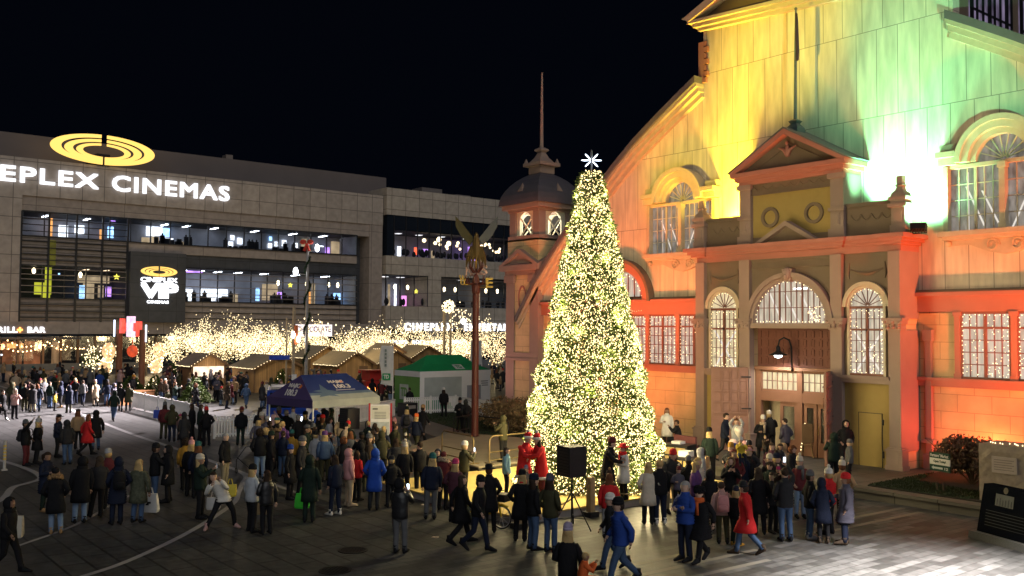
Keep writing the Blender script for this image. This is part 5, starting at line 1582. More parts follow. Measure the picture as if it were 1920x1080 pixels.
for k in range(130):
    d = Vector((rt.gauss(0, 1), rt.gauss(0, 1), rt.gauss(0, 1))).normalized()
    r = 0.75 * rt.uniform(.6, 1)
    b.bulb(g + Vector((.3 + d.x * r, .3 + d.y * r, 7.6 + d.z * r)), 0.07)
for k in range(120):
    u = rt.random()
    b.bulb(g + Vector((_R[0], _R[1], 0)) * (0.6 + u * 5) + Vector((rt.gauss(0, .5), rt.gauss(0, .5), 7.2 - u * 2.4 + rt.gauss(0, .45))), 0.065)
b.build('light_ball', BULBW, lp)['kind'] = 'stuff'
MB().ell(g + Vector((_R[0] * 1.9 + .3, _R[1] * 1.9, 6.0)), (.3, .3, .3), 0, 10, 8).build('lamp_head', LAMPW, lp)
# weathervane
g = G(890, 835)
REDP = mat('dark_red_paint', (0.085, 0.02, 0.014), 0.5)
GOLD = mat('gilt_metal', (0.40, 0.26, 0.05), 0.45, 0.3)
wv = thing('weathervane', 'dark red weathervane post with compass letters and a winged bird on top', 'weathervane', g)
pb = MB().tube([g + Vector((0, 0, .25)), g + Vector((0, 0, 6.9))], [0.17, 0.15], 14).lathe([(0.15, 6.9), (.2, 7.0), (.2, 7.4), (.13, 7.7), (.04, 7.85)], g, 14)
pb.build('post', REDP, wv)
MB().obox(g + Vector((0, 0, .16)), (.9, .9, .3)).obox(g + Vector((0, 0, .36)), (.5, .5, .12)).build('base', REDP, wv)
q_ = MB()
for k in range(8):
    a = k * math.pi / 4
    d = Vector((math.cos(a), math.sin(a), 0))
    q_.tube([g + d * .15 + Vector((0, 0, 7.35)), g + d * .5 + Vector((0, 0, 7.4)), g + d * .62 + Vector((0, 0, 7.75))], [.05, .04, .02], 5)
    q_.tube([g + d * .12 + Vector((0, 0, 7.9)), g + d * .32 + Vector((0, 0, 8.15)), g + d * .3 + Vector((0, 0, 8.4))], [.045, .03, .015], 5)
q_.build('crown', REDP, wv)
for ch, dx, dy, z, c_ in (('W', -.62, .3, 7.3, GOLD), ('E', .6, .3, 7.18, GOLD), ('N', -.35, -.3, 7.75, mat('pinkish_metal', (.4, .25, .2), .5, .2)), ('S', .33, -.3, 7.8, mat('pinkish_metal', (.4, .25, .2), .5, .2))):
    m_ = MB()
    o_ = g + Vector((_R[0] * (dx - .14) - _fw[0] * dy, _R[1] * (dx - .14) - _fw[1] * dy, z))
    add_text(m_, ch, o_, .34, .46, [[_R[0], 0, -_fw[0]], [_R[1], 0, -_fw[1]], [0, 1, 0]], 0, .03, .05)
    m_.tube([g + Vector((0, 0, z + .05)), o_ + Vector((_R[0] * .16, _R[1] * .16, 0.02))], .022, 5)
    m_.build('compass_letter', c_, wv)
bd_ = MB()
bc = g + Vector((0, 0, 9.2))
rx = Vector((_R[0], _R[1], 0))
fx = Vector((_fw[0], _fw[1], 0))


def bx(u, v, w):
    return bc + rx * u + fx * v + Vector((0, 0, w))


bd_.loft([[bx(r * math.cos(a), r * math.sin(a), z) for a in [k * .785 for k in range(8)]] for r, z in ((.05, -.7), (.14, -.5), (.19, -.2), (.17, .15), (.10, .35), (.10, .45), (.03, .55))])
bd_.build('bird_body', mat('aged_gilt', (0.08, 0.05, 0.013), 0.6, 0.0), wv)
for s in (-1, 1):
    ww = MB()
    P = [(.08, 0, .25), (.32, .05, .62), (.55, .1, .98), (.82, .12, 1.32), (.80, .1, .85), (.62, .08, .42), (.25, .05, -.05)]
    ww.add([bx(s * u * 1.2, v, w) for u, v, w in P] + [bx(s * u * 1.2, v + .05, w) for u, v, w in P], [tuple(range(7)), tuple(range(13, 6, -1))] + [(i, (i + 1) % 7, (i + 1) % 7 + 7, i + 7) for i in range(7)])
    ww.build('wing', mat('aged_green_gilt', (0.05, 0.042, 0.012), 0.6, 0.0) if s < 0 else mat('grey_blue_metal', (.06, .065, .07), .6, 0), wv)
for k, u in enumerate((-.42, -.3, -.16, 0, .14, .28, .4)):
    f_ = MB().tube([bx(u * .5, 0, -.1), bx(u * .9, .03 - abs(u) * .2, -.55), bx(u * 1.1, .05, -1.05 + .12 * (k % 2))], [.08, .10, .02], 5)
    f_.build('tail_feather', mat('aged_gilt', (0.17, 0.11, 0.03)), wv)
MB().tube([g + Vector((0, 0, 8.1)), g + Vector((0, 0, 8.7))], .03, 6).build('spindle', GOLD, wv)

# ------------------------------------------------------------------ tents, van, banner
TB = mat('navy_tent_fabric', (0.018, 0.035, 0.15), 0.7, scale=1.2, var=0.25)
TV = mat('violet_tent_fabric', (0.075, 0.05, 0.14), 0.7, scale=1.2, var=0.25)
TS = mat('pale_sky_print', (0.36, 0.38, 0.34), 0.7, scale=1.6, var=0.35)
TSM = mat('mid_sky_print', (0.12, 0.17, 0.24), 0.7, scale=1.6, var=0.35)
bt = thing('blue_event_tent', 'navy pop-up tent printed MAJIC 100.3 with a pale sky along its edge', 'tent', (-35.9, 18.7, 0), math.radians(10))
W2, D2 = 1.75, 1.55                                   # local: +x front (towards camera), y along the front
zc, ze, zr = 2.42, 2.12, 3.35


def roofpt(u, v):
    """front roof slope: u along the front 0..1, v from eave 0 to ridge 1"""
    y0, y1 = -W2 + v * 0.55, W2 - v * 0.55
    return Vector((D2 * (1 - v), y0 + (y1 - y0) * u, zc + (zr - zc) * v))


fr_ = MB()
N = 10
for a in range(N):
    v0, v1 = a / N, (a + 1) / N
    m_ = 2 if v0 < 0.14 else (1 if v0 < 0.3 else 0)
    fr_.quad(roofpt(0, v0), roofpt(1, v0), roofpt(1, v1), roofpt(0, v1), m_)
fr_.quad((D2, -W2, ze), (D2, W2, ze), (D2, W2, zc), (D2, -W2, zc), 2)
fr_.quad((-D2, -W2, zc), (-D2, W2, zc), roofpt(1, 1), roofpt(0, 1), 0)
fr_.quad((-D2, -W2, ze), (-D2, W2, ze), (-D2, W2, zc), (-D2, -W2, zc), 0)
for s, m_ in ((-1, 3), (1, 0)):
    rp_ = roofpt(0 if s < 0 else 1, 1)
    fr_.add([(D2, s * W2, zc), (-D2, s * W2, zc), rp_], [(0, 1, 2)], m_)
    fr_.quad((D2, s * W2, ze), (-D2, s * W2, ze), (-D2, s * W2, zc), (D2, s * W2, zc), m_)
cp = fr_.build('canopy', [TB, TSM, TS, TV], bt, local=True)
cp.modifiers.new('thick', 'SOLIDIFY').thickness = 0.02
tx = MB()
sl_dir = (roofpt(.5, 1) - roofpt(.5, 0)).normalized()
nrm = Vector((sl_dir.z, 0, -sl_dir.x))
nrm = nrm if nrm.x > 0 else -nrm
RT = [[0, sl_dir.x, nrm.x], [1, sl_dir.y, nrm.y], [0, sl_dir.z, nrm.z]]
for body, u, v, w, h in (('MAJIC', .42, .60, .78, .24), ('100.3', .47, .41, .80, .28)):
    p = roofpt(u, v) + nrm * .02
    add_text(tx, body, p, w, h, RT, 0, .03, .012)
p = roofpt(.44, .335) + nrm * .02
tx.add([p, p + Vector((0, 1.0, 0)), p + Vector((0, 1.0, 0)) + sl_dir * .04, p + sl_dir * .04], [(0, 1, 2, 3)])
# the left gable
rp_ = roofpt(0, 1)
gd = (rp_ - Vector((0, -W2, zc))).normalized()
gn = Vector((0, -gd.z, gd.y)).normalized()
RG = [[1, gd.x, gn.x], [0, gd.y, gn.y], [0, gd.z, gn.z]]
for body, x, v, w, h in (('MAJIC', -.42, .42, .72, .24), ('100.3', -.42, .12, .74, .30)):
    p = Vector((x, -W2, zc)).lerp(Vector((x, rp_.y, zr)), v) + gn * .02
    add_text(tx, body, p, w, h, RG, 0, .03, .012)
tx.build('lettering', mat('cream_print', (0.72, 0.66, 0.6), 0.7), cp, local=True)
so_ = MB()
for base, ex, ey in ((roofpt(.66, .67) + nrm * .025, Vector((0, 1, 0)), sl_dir), (Vector((.38, -W2, zc)).lerp(Vector((.38, rp_.y, zr)), .53) + gn * .025, Vector((1, 0, 0)), gd)):
    P = []
    for k in range(10):
        r = .13 if k % 2 == 0 else .055
        P.append(base + ex * r * math.cos(k * .6283 + 1.57) + ey * r * math.sin(k * .6283 + 1.57))
    so_.add(P, [tuple(range(10))])
so_.build('orange_star', mat('orange_print', (0.8, 0.2, 0.03), 0.7), cp, local=True)
ss = MB()
P = [roofpt(u, v) + nrm * .012 for u, v in ((.12, .12), (.20, .30), (.06, .36), (.20, .40), (.24, .62), (.31, .38), (.46, .30), (.33, .24), (.42, .10), (.27, .16))]
ss.add(P, [tuple(range(10))])
ss.build('pale_star_print', TSM, cp, local=True)
for sx in (-1, 1):
    for sy in (-1, 1):
        MB().box(sx * (D2 - .06) - .025, sx * (D2 - .06) + .025, sy * (W2 - .06) - .025, sy * (W2 - .06) + .025, 0, ze + .2).build('leg', WHITE, bt, local=True)
MB().box(-.9, -.2, -1.2, 1.1, .7, .74).box(-.85, -.8, -1.1, -1.05, 0, .7).box(-.3, -.25, 1.0, 1.05, 0, .7).build('table', mat('blue_cloth', (0.03, .05, .3), .8), bt, local=True)

td = thing('green_bank_tent', 'white walled marquee with a green hipped roof and square TD marks', 'tent', (-52.4, 36.15, 0))
GRN_ = mat('green_tent_fabric', (0.012, 0.25, 0.08), 0.7, scale=1.2, var=0.2)
LGR = mat('light_green_wall', (0.15, 0.33, 0.08), 0.75, scale=1.2, var=0.2)
WTF = mat('white_tent_wall', (0.78, 0.76, 0.76), 0.8, scale=1.2, var=0.1)
CLR = mat('clear_vinyl', (0.40, 0.43, 0.42), 0.35, scale=1.5, var=0.25)
x0, x1, y0, y1, ze2, zr2 = -53.95, -50.9, 33.3, 39.0, 2.5, 3.5
r = MB()
A, B, Cc, D = (x1, y0, ze2), (x1, y1, ze2), (x0, y1, ze2), (x0, y0, ze2)
R0, R1_ = (-52.4, 34.8, zr2), (-52.4, 37.6, zr2)
M1 = [((a[0] * .45 + b[0] * .55), (a[1] * .45 + b[1] * .55), ze2 + (zr2 - ze2) * .42) for a, b in ((A, R0), (B, R1_), (Cc, R1_), (D, R0))]
for i, j in ((0, 1), (1, 2), (2, 3), (3, 0)):
    c_ = [A, B, Cc, D]
    r.quad(c_[i], c_[j], M1[j], M1[i])
    rr_ = [R0, R1_, R1_, R0]
    if rr_[i] == rr_[j]:
        r.add([M1[i], M1[j], rr_[i]], [(0, 1, 2)])
    else:
        r.quad(M1[i], M1[j], rr_[j], rr_[i])
ro = r.build('roof', GRN_, td)
v = MB().box(x1 - .02, x1 + .03, y0 - .03, y1 + .03, 2.14, 2.5).box(x0 - .03, x0 + .02, y0, y1, 2.14, 2.5).box(x0, x1, y0 - .03, y0 + .02, 2.14, 2.5).box(x0, x1, y1 - .02, y1 + .03, 2.14, 2.5)
v.build('valance', WTF, td)
w = MB().box(x1 - .01, x1 + .0, y0, y1, .05, 2.14, 0).box(x0, x0 + .01, y0, y1, .05, 2.14, 0).box(x0, x1, y1 - .01, y1, .05, 2.14, 0)
w.build('wall', WTF, td)
MB().box(x0, x1, y0 - .005, y0 + .005, .05, 2.14).build('side_wall', LGR, td)
MB().box(x1, x1 + .012, y0 + .35, y0 + 3.3, .75, 2.1).build('clear_panel', CLR, td)
MB().box(x1, x1 + .012, y0 + 3.75, y0 + 4.9, .55, 1.5).build('poster', mat('grey_poster', (.3, .3, .33), .7), td)
gm = MB().box(x1 + .0, x1 + .016, y0 + .5, y0 + 1.9, .05, .62).prism([(y0 + 1.6, .05), (y0 + 2.6, .05), (y0 + 2.3, .55), (y0 + 1.9, .62)], 'x', x1, x1 + .014)
gm.build('green_wave_print', mat('bright_green_print', (.02, .28, .1), .7), td)
p_ = MB()
for k in range(3):
    p_.box(x1 + .001, x1 + .014, y0 + 4.9 + .04 * k, y0 + 5.5, 1.72 - k * .14, 1.77 - k * .14)
p_.build('small_print', mat('dark_print', (.05, .06, .06), .7), td)
lg = MB()
# logo squares: on the front roof slope and on the side wall
mid = Vector(A).lerp(Vector(B), .62)
rid = Vector((-52.4, 37.0, zr2))
sd_ = (Vector((M1[0][0], 0, M1[0][2])) - Vector((x1, 0, ze2))).normalized()
nn = Vector((sd_.z, 0, -sd_.x))
nn = nn if nn.x > 0 else -nn
c0 = Vector((x1, 36.25, ze2)) + sd_ * .16 + nn * .02
lg.add([c0, c0 + Vector((0, .75, 0)), c0 + Vector((0, .75, 0)) + sd_ * .62, c0 + sd_ * .62], [(0, 1, 2, 3)], 0)
add_text(lg, 'TD', c0 + Vector((0, .14, 0)) + sd_ * .13 + nn * .004, .48, .36, [[0, sd_.x, nn.x], [1, sd_.y, nn.y], [0, sd_.z, nn.z]], 1, .04, .008)
lg.build('logo', [mat('pale_print', (.6, .6, .56), .7), GRN_, LGR], td)
lg = MB()
lg.box(x1 - 2.4, x1 - 1.35, y0 - .02, y0 - .006, .6, 1.6, 0)
add_text(lg, 'TD', (x1 - 2.25, y0 - .022, .8), .78, .6, [list(q) for q in FACE['-y']], 2, .04, .01)
lg.build('logo', [mat('pale_print', (.6, .6, .56), .7), GRN_, LGR], td)
for sx in (x0 + .04, x1 - .04):
    for sy in (y0 + .04, y1 - .04):
        MB().box(sx - .025, sx + .025, sy - .025, sy + .025, 0, 2.5).build('leg', WHITE, td)
light('tent_lamp', 'POINT', (-52.4, 36.2, 2.0), 150, (1, .93, .85), td, .2)

VB = mat('van_blue_paint', (0.015, 0.05, 0.32), 0.3, scale=2, var=.1, spec=.5)
vn = thing('blue_van', 'blue printed station van with 100 lettering, half hidden behind the navy tent', 'van', (-44.8, 21.2, 0), math.radians(-25))
# local: x forward (towards the left of the picture is -y side), length along x
prof_ = [(-2.6, .35), (2.35, .35), (2.55, .75), (2.45, 1.1), (1.75, 1.3), (.95, 2.05), (.6, 2.15), (-2.45, 2.15), (-2.6, 1.9)]
vb = MB().prism(prof_, 'y', -.95, .95)
vb.build('body', VB, vn, local=True)
wn = MB()
wn.quad((1.72, -.86, 1.34), (1.72, .86, 1.34), (1.0, .8, 2.03), (1.0, -.8, 2.03))
wn.v = [(x + .02, y, z + .02) for x, y, z in wn.v]
for s in (-1, 1):
    wn.add([(1.55, s * .96, 1.36), (.35, s * .96, 1.36), (.35, s * .96, 1.98), (.9, s * .96, 1.98)], [(0, 1, 2, 3)])
    wn.add([(.2, s * .96, 1.36), (-2.3, s * .96, 1.36), (-2.3, s * .96, 1.9), (.2, s * .96, 1.9)], [(0, 1, 2, 3)])
wn.build('window', mat('tinted_glass', (.01, .012, .014), .1, spec=.6), vn, local=True)
for sx in (-1.75, 1.65):
    for s in (-1, 1):
        wh = MB()
        for rad, h0, h1, mi in ((.36, .82, 1.0, 0), (.2, .9, 1.01, 1)):
            for k in range(18):
                pass
            ringp = [(sx + rad * math.cos(q * .349), .36 + rad * math.sin(q * .349)) for q in range(18)]
            wh.prism(ringp, 'y', s * h0, s * h1, mi)
        wh.build('wheel', [BLACK, STEEL], vn, local=True)
for s in (-1, 1):
    MB().ell((2.5, s * .7, .85), (.08, .16, .12), 0, 8, 6).build('headlight', emis('headlight_glow', (.9, .95, 1), 6, 'NONE'), vn, local=True)
vt = MB()
add_text(vt, '100.3', (-.9, -.975, .95), 1.1, .34, [list(q) for q in FACE['-y']], 0, .03, .012)
vt.build('lettering', WHITE, vn, local=True)
MB().box(-2.2, .5, -.75, .75, 2.2, 2.24).box(-2.0, -1.95, -.8, .8, 2.15, 2.3).box(.2, .25, -.8, .8, 2.15, 2.3).build('roof_rack', STEEL, vn, local=True)

g = G(736, 782)
bf = thing('banner_flag', 'white feather banner flag with a green square mark between two brown huts', 'flag', g)
MB().tube([g, g + Vector((0, 0, 4.3))], [.03, .02], 6).build('pole', WHITE, bf)
fb = MB()
n_ = 10
for i in range(n_):
    z0_, z1_ = 1.85 + i * .24, 1.85 + (i + 1) * .24
    w0 = .0
    a_ = Vector((_R[0], _R[1], 0)) * -.75
    o0, o1 = Vector((.05 * math.sin(i * .7), .05 * math.sin(i * .7), 0)), Vector((.05 * math.sin(i * .7 + .7), .05 * math.sin(i * .7 + .7), 0))
    fb.quad(g + Vector((0, 0, z0_)), g + a_ + o0 + Vector((0, 0, z0_ + (.12 if i == 0 else 0))), g + a_ + o1 + Vector((0, 0, z1_)), g + Vector((0, 0, z1_)))
fo2 = fb.build('cloth', mat('banner_white', (.55, .55, .52), .85), bf)
fo2.modifiers.new('thick', 'SOLIDIFY').thickness = .01
fm = MB()
pc_ = g + Vector((_R[0], _R[1], 0)) * -.62 - Vector((_fw[0], _fw[1], 0)) * .1
RC = [[_R[0], 0, -_fw[0]], [_R[1], 0, -_fw[1]], [0, 1, 0]]
fm.add([pc_ + Vector((0, 0, 2.2)), pc_ + Vector((_R[0] * .48, _R[1] * .48, 2.2)), pc_ + Vector((_R[0] * .48, _R[1] * .48, 2.6)), pc_ + Vector((0, 0, 2.6))], [(0, 1, 2, 3)], 0)
add_text(fm, 'TD', pc_ + Vector((_R[0] * .07, _R[1] * .07, 2.28)) - Vector((_fw[0], _fw[1], 0)) * .01, .32, .24, RC, 1, .04, .01)
for k in range(5):
    a_ = pc_ + Vector((_R[0] * (.12 + .0 * k), _R[1] * .12, 3.0 + k * .22))
    fm.add([a_, a_ + Vector((_R[0] * .12, _R[1] * .12, 0)), a_ + Vector((_R[0] * .12, _R[1] * .12, .16)), a_ + Vector((0, 0, .16))], [(0, 1, 2, 3)], 2)
fm.build('printed_mark', [GRN_, mat('pale_print', (.6, .6, .56)), mat('grey_print', (.2, .24, .22), .7)], fo2)
g = G(903, 735)
b2_ = thing('banner_flag', 'second white banner flag rising right of the green tent roof', 'flag', g)
MB().tube([g, g + Vector((0, 0, 4.4))], [.03, .02], 6).build('pole', WHITE, b2_)
fb = MB().obox(g + Vector((-_R[0] * .5, -_R[1] * .5, 3.3)), (.9, .02, 2.0), math.atan2(_R[1], _R[0]))
fb.build('cloth', mat('banner_white', (.55, .55, .52)), b2_)
# little red food cart
g = G(702, 748)
fc = thing('red_food_cart', 'small red two-tier food cart with a glowing grill by the white fence', 'cart', g)
fcb = MB().obox(g + Vector((0, 0, 1.05)), (1.5, 2.3, .62), 0).obox(g + Vector((-.2, .2, 1.75)), (1.2, 1.7, .7), 0).obox(g + Vector((0, 0, 2.14)), (1.5, 2.0, .06), 0)
fcb.build('body', mat('cart_red', (.42, .03, .025), .4), fc)
MB().obox(g + Vector((.76, -.7, .82)), (.04, .7, .3), 0).build('grill_glow', emis('fire_glow', (1.0, .35, .08), 5, 'NONE'), fc)
for s in (-1, 1):
    wh = MB()
    wh.prism([(g.x + .35 * math.cos(q * .4), .36 + .35 * math.sin(q * .4)) for q in range(16)], 'y', g.y + s * 1.1 - .08, g.y + s * 1.1 + .08)
    wh.build('wheel', BLACK, fc)
MB().obox(g + Vector((.765, .3, 1.08)), (.02, .5, .2), 0).build('plate', WHITE, fc)

# red and white lit gateway
g1, g2 = G(222, 728), G(265, 733)
gw = thing('market_gateway', 'timber gateway carrying red and white lit sign boxes at the market entrance', 'gateway', g1.lerp(g2, .5))
zz = 5.0
for q in (g1, g2):
    MB().tube([q, q + Vector((0, 0, zz))], .26, 8).build('post', mat('gate_timber', (.26, .10, .05), .7), gw)
dv_ = (g2 - g1)
an = math.atan2(dv_.y, dv_.x)
gx = MB()
for f_, w_, h_, z_ in ((.12, .42, 1.3, 5.1), (.5, 1.3, 2.0, 5.15), (.86, .42, 1.3, 4.95)):
    pass
MB().obox(g1.lerp(g2, .5) + Vector((.3, -.1, 5.25)), (1.05, .3, 1.7), an).build('white_box', emis('gate_white_glow', (1.0, .68, .9), 1.3, 'NONE', .25, 3), gw)
gx.obox(g1.lerp(g2, .12) + Vector((.3, -.1, 5.3)), (.5, .28, 1.25), an).obox(g1.lerp(g2, .85) + Vector((.3, -.1, 5.05)), (.5, .28, 1.25), an).obox(g1.lerp(g2, .5) + Vector((.25, -.05, 5.2)), (2.9, .2, .7), an)
gx.build('red_box', emis('gate_red_glow', (1.0, .09, .06), 1.4, 'NONE', .4, 2), gw)
MB().obox(g1 + Vector((.2, -.5, 5.1)), (.1, .1, 1.4), an).obox(g2 + Vector((.2, .2, 4.7)), (.1, .1, 1.4), an).build('light_tube', emis('tube_blue_white', (.7, .78, 1), 3, 'NONE'), gw)
MB().ell(g1.lerp(g2, .55) + Vector((.2, 0, 3.2)), (.45, .45, .5), 0, 12, 8).tube([g1.lerp(g2, .55) + Vector((.2, 0, 3.6)), g1.lerp(g2, .55) + Vector((.2, 0, 4.4))], .03, 5).build('lantern', emis('lantern_red_glow', (1.0, .12, .04), .7, 'NONE', .3, 3), gw)

# ------------------------------------------------------------------ fences, rails, bushes
def picket(a, b, label, h=1.05, grp='white picket fence panels'):
    a, b = Vector((a[0], a[1], 0)), Vector((b[0], b[1], 0))
    L = (b - a).length
    an = math.atan2(b.y - a.y, b.x - a.x)
    t = thing('picket_fence_panel', label, 'fence', a, an, grp)
    m = MB()
    n = int(L / .13)
    for k in range(n):
        x = (k + .5) * L / n
        m.box(x - .036, x + .036, -.012, .012, .08, h - .03)
    m.box(0, L, .012, .045, .16, .24).box(0, L, .012, .045, h - .2, h - .12)
    m.box(0, L, -.025, .05, h - .04, h)
    m.build('pickets', WHITE, t, local=True)
    MB().box(-.05, .05, -.05, .05, 0, h + .08).build('post', WHITE, t, local=True)


FP = [(-63.1, 19.1), (-60.4, 19.05), (-57.7, 19.0), (-55.1, 18.95), (-52.7, 18.9), (-50.4, 18.5), (-48.2, 18.0), (-46.0, 17.45), (-43.9, 16.9)]
ORD = ['first', 'second', 'third', 'fourth', 'fifth', 'sixth', 'seventh', 'eighth', 'ninth', 'tenth']
for i in range(len(FP) - 1):
    picket(FP[i], FP[i + 1], 'white picket panel, %s from the gateway end of the left fence' % ORD[i])
FP = [(-43.9, 17.1), (-43.4, 18.9), (-43.0, 20.8)]
for i in range(2):
    picket(FP[i], FP[i + 1], ('white picket panel at the fence corner, left of the man standing alone', 'white picket panel running behind the man standing alone to the blue van')[i])
FP = [(-45.2, 24.2), (-46.0, 26.0), (-47.1, 27.9), (-48.2, 29.8)]
for i in range(3):
    picket(FP[i], FP[i + 1], 'white picket panel, %s right of the navy tent' % ORD[i])
FP = [(-48.9, 30.9), (-48.6, 32.6), (-48.3, 34.3), (-46.0, 34.0), (-43.6, 33.6)]
for i in range(4):
    picket(FP[i], FP[i + 1], 'white picket panel, %s in front of the green and white tent' % ORD[i])


def barrier(a, b, h, label, m, two=True, grp='metal barriers round the stage'):
    a, b = Vector(a), Vector(b)
    t = thing('metal_barrier', label, 'barrier', a, 0, grp)
    P = [a, a + Vector((0, 0, h - .12)), a.lerp(b, .06) + Vector((0, 0, h)), b.lerp(a, .06) + Vector((0, 0, h)), b + Vector((0, 0, h - .12)), b]
    f = MB().tube(P, .028, 6)
    f.tube([a + Vector((0, 0, h * .42)), b + Vector((0, 0, h * .42))], .022, 6)
    if two:
        f.tube([a + Vector((0, 0, .12)), b + Vector((0, 0, .12))], .022, 6)
    f.build('frame', m, t)
    s = MB()
    d = (b - a).normalized()
    q = Vector((-d.y, d.x, 0))
    for p in (a, b):
        s.tube([p + q * .25 + Vector((0, 0, .02)), p - q * .25 + Vector((0, 0, .02))], .022, 5)
    s.build('feet', m, t)


# stage deck left of the tree
DZ = 0.42
dk = thing('stage_deck', 'low grey stage deck with a dark skirt left of the lit tree', 'stage', (-31, 23, 0))
MB().prism([(-27.0, 20.2), (-27.2, 24.6), (-32.5, 27.2), (-36.6, 25.8), (-33.0, 20.6)], 'z', DZ - .06, DZ).build('deck', mat('grey_deck', (.23, .20, .15), .75, scale=1.2, var=.25), dk)
MB().prism([(-27.05, 20.25), (-27.25, 24.55), (-32.5, 27.15), (-36.5, 25.75), (-33.0, 20.65)], 'z', 0, DZ - .06).build('skirt', mat('dark_skirt', (.05, .045, .035), .8), dk)
RB = mat('bronze_rail', (.20, .15, .07), .4, .6)
for a, b, h, lab, m in (((-36.2, 25.6), (-37.0, 27.2), 1.1, 'black hooped barrier left of the weathervane post', DARKMETAL), ((-36.6, 26.9), (-34.2, 27.3), 1.1, 'black hooped barrier around the foot of the weathervane post', DARKMETAL), ((-27.3, 20.9), (-27.4, 23.2), 1.0, 'bronze rail on the front edge of the stage by the costumed pair', RB), ((-29.9, 20.6), (-27.6, 20.4), 1.0, 'low bronze rail along the left edge of the stage deck', RB), ((-32.5, 26.9), (-30.0, 26.0), 1.05, 'bronze rail beside the bush behind the stage', RB)):
    zb = DZ if lab.startswith(('bronze', 'low')) else 0.03
    barrier((a[0], a[1], zb), (b[0], b[1], zb), h, lab, m)
barrier((-38.5, 22.2, 0), (-36.6, 22.4, 0), 1.0, 'black barrier behind the child in purple', DARKMETAL)


def bush(c, r, n, m, label, seed, leaf=.07, twig=None):
    rn = random.Random(seed)
    t = thing('bush', label, 'bush', c)
    f = MB()
    blobs = [(Vector((rn.uniform(-.5, .5) * r[0], rn.uniform(-.5, .5) * r[1], r[2] * rn.uniform(.75, 1.1))), rn.uniform(.45, .7)) for _ in range(9)]
    for k in range(n):
        o, s = rn.choice(blobs)
        d = Vector((rn.gauss(0, 1), rn.gauss(0, 1), rn.gauss(0, 1))).normalized()
        q = rn.uniform(.55, 1.06)
        p = Vector(c) + o + Vector((d.x * r[0], d.y * r[1], d.z * r[2])) * s * q
        p.z = max(p.z, c[2] + .05)
        e = Vector((rn.gauss(0, 1), rn.gauss(0, 1), rn.gauss(0, 1))).normalized()
        h = e.cross(Vector((rn.gauss(0, 1), rn.gauss(0, 1), 1))).normalized()
        L = leaf * rn.uniform(.6, 1.5)
        f.add([p - e * L, p + h * L * .5, p + e * L, p - h * L * .5], [(0, 1, 2, 3)])
    f.build('leaves', m, t)
    w = MB()
    for k in range(16):
        d = Vector((rn.gauss(0, .5) * r[0], rn.gauss(0, .5) * r[1], r[2] * 1.5))
        w.tube([Vector(c), Vector(c) + d * .5 + Vector((0, 0, .1)), Vector(c) + d], [.03, .02, .008], 4)
    w.build('stems', mat('twig_bark', (.08, .055, .035), .9), t)


bush((-37.6, 30.6, 0), (2.1, 1.5, 1.05), 9000, mat('brown_dry_leaves', (.17, .115, .055), .8, scale=4, var=.5), 'round brown dry-leaved bush between the tower and the lit tree', 5, .075)
bush((-14.6, 31.0, TZ), (1.2, .95, 1.0), 3600, mat('dark_red_leaves', (.09, .055, .03), .7, scale=4, var=.5), 'dark bush lit red from behind beside the green market sign', 6, .07)
bush((-11.6, 31.9, TZ), (2.0, .9, .95), 3800, mat('dark_red_leaves', (.05, .04, .022)), 'dark hedge behind the rough stone plinth', 8, .07)


def fir(px, py, h, r, label, seed, z=0.0, lights=26):
    rn = random.Random(seed)
    c = G(px, py, z)
    t = thing('small_fir_tree', label, 'tree', c, 0, 'small potted firs')
    f = MB()
    for k in range(1500):
        u = 1 - math.sqrt(rn.random())
        a = rn.uniform(0, 6.28)
        q = r * (1.05 - u) * rn.uniform(.5, 1) + .03
        p = c + Vector((q * math.cos(a), q * math.sin(a), .3 + u * (h - .3)))
        d = Vector((math.cos(a), math.sin(a), rn.uniform(-.4, .5))).normalized() * .16
        s = d.cross(Vector((rn.gauss(0, 1), rn.gauss(0, 1), 1))).normalized() * .045
        f.add([p - d * .3, p + s, p + d, p - s], [(0, 1, 2, 3)])
    f.build('foliage', needle, t)
    MB().lathe([(.28, 0), (.36, .45), (.33, .45), (.3, .35)], c, 12).tube([c, c + Vector((0, 0, h * .8))], [.05, .02], 6).build('pot', mat('brown_pot', (.12, .07, .04), .8), t)
    b = MB()
    for k in range(lights):
        u = rn.random() * .8
        a = rn.uniform(0, 6.28)
        q = r * (1.08 - u)
        b.bulb(c + Vector((q * math.cos(a), q * math.sin(a), .35 + u * (h - .3))), .035)
    b.build('light_string', BULBW, t)


for i, (px, py, h, r, lab, n) in enumerate(((290, 752, 1.9, .95, 'small fir behind the fence with a few lights, nearest the gateway', 14), (366, 762, 2.0, 1.1, 'dark small fir behind the white picket fence without lights', 3), (322, 712, 1.7, .7, 'small fir in the crowd left of the bright serving window', 8), (527, 735, 1.9, .7, 'small fir with round white lights beside the timber pole', 16), (247, 742, 1.6, 1.0, 'low fir filling the planter under the gateway', 6), (745, 748, 2.0, .8, 'small lit fir between the banner flag and the green tent', 18), (410, 714, 1.8, .7, 'small fir in front of the bright serving window', 10))):
    fir(px, py, h, r, lab, 60 + i, 0, n)
g = G(243, 757)
pl_ = MB().obox(g + Vector((0, 0, .4)), (1.3, 3.2, .8), .5).obox(g + Vector((0, 0, .84)), (1.4, 3.3, .06), .5)
tag(pl_.build('planter_box', mat('orange_wood', (.34, .15, .06), .7, scale=6)), 'long orange wooden planter box at the foot of the gateway', 'planter')

# ------------------------------------------------------------------ speakers, panels, monument
SPK = mat('speaker_black', (.018, .018, .02), .6, scale=30, bump=.3)


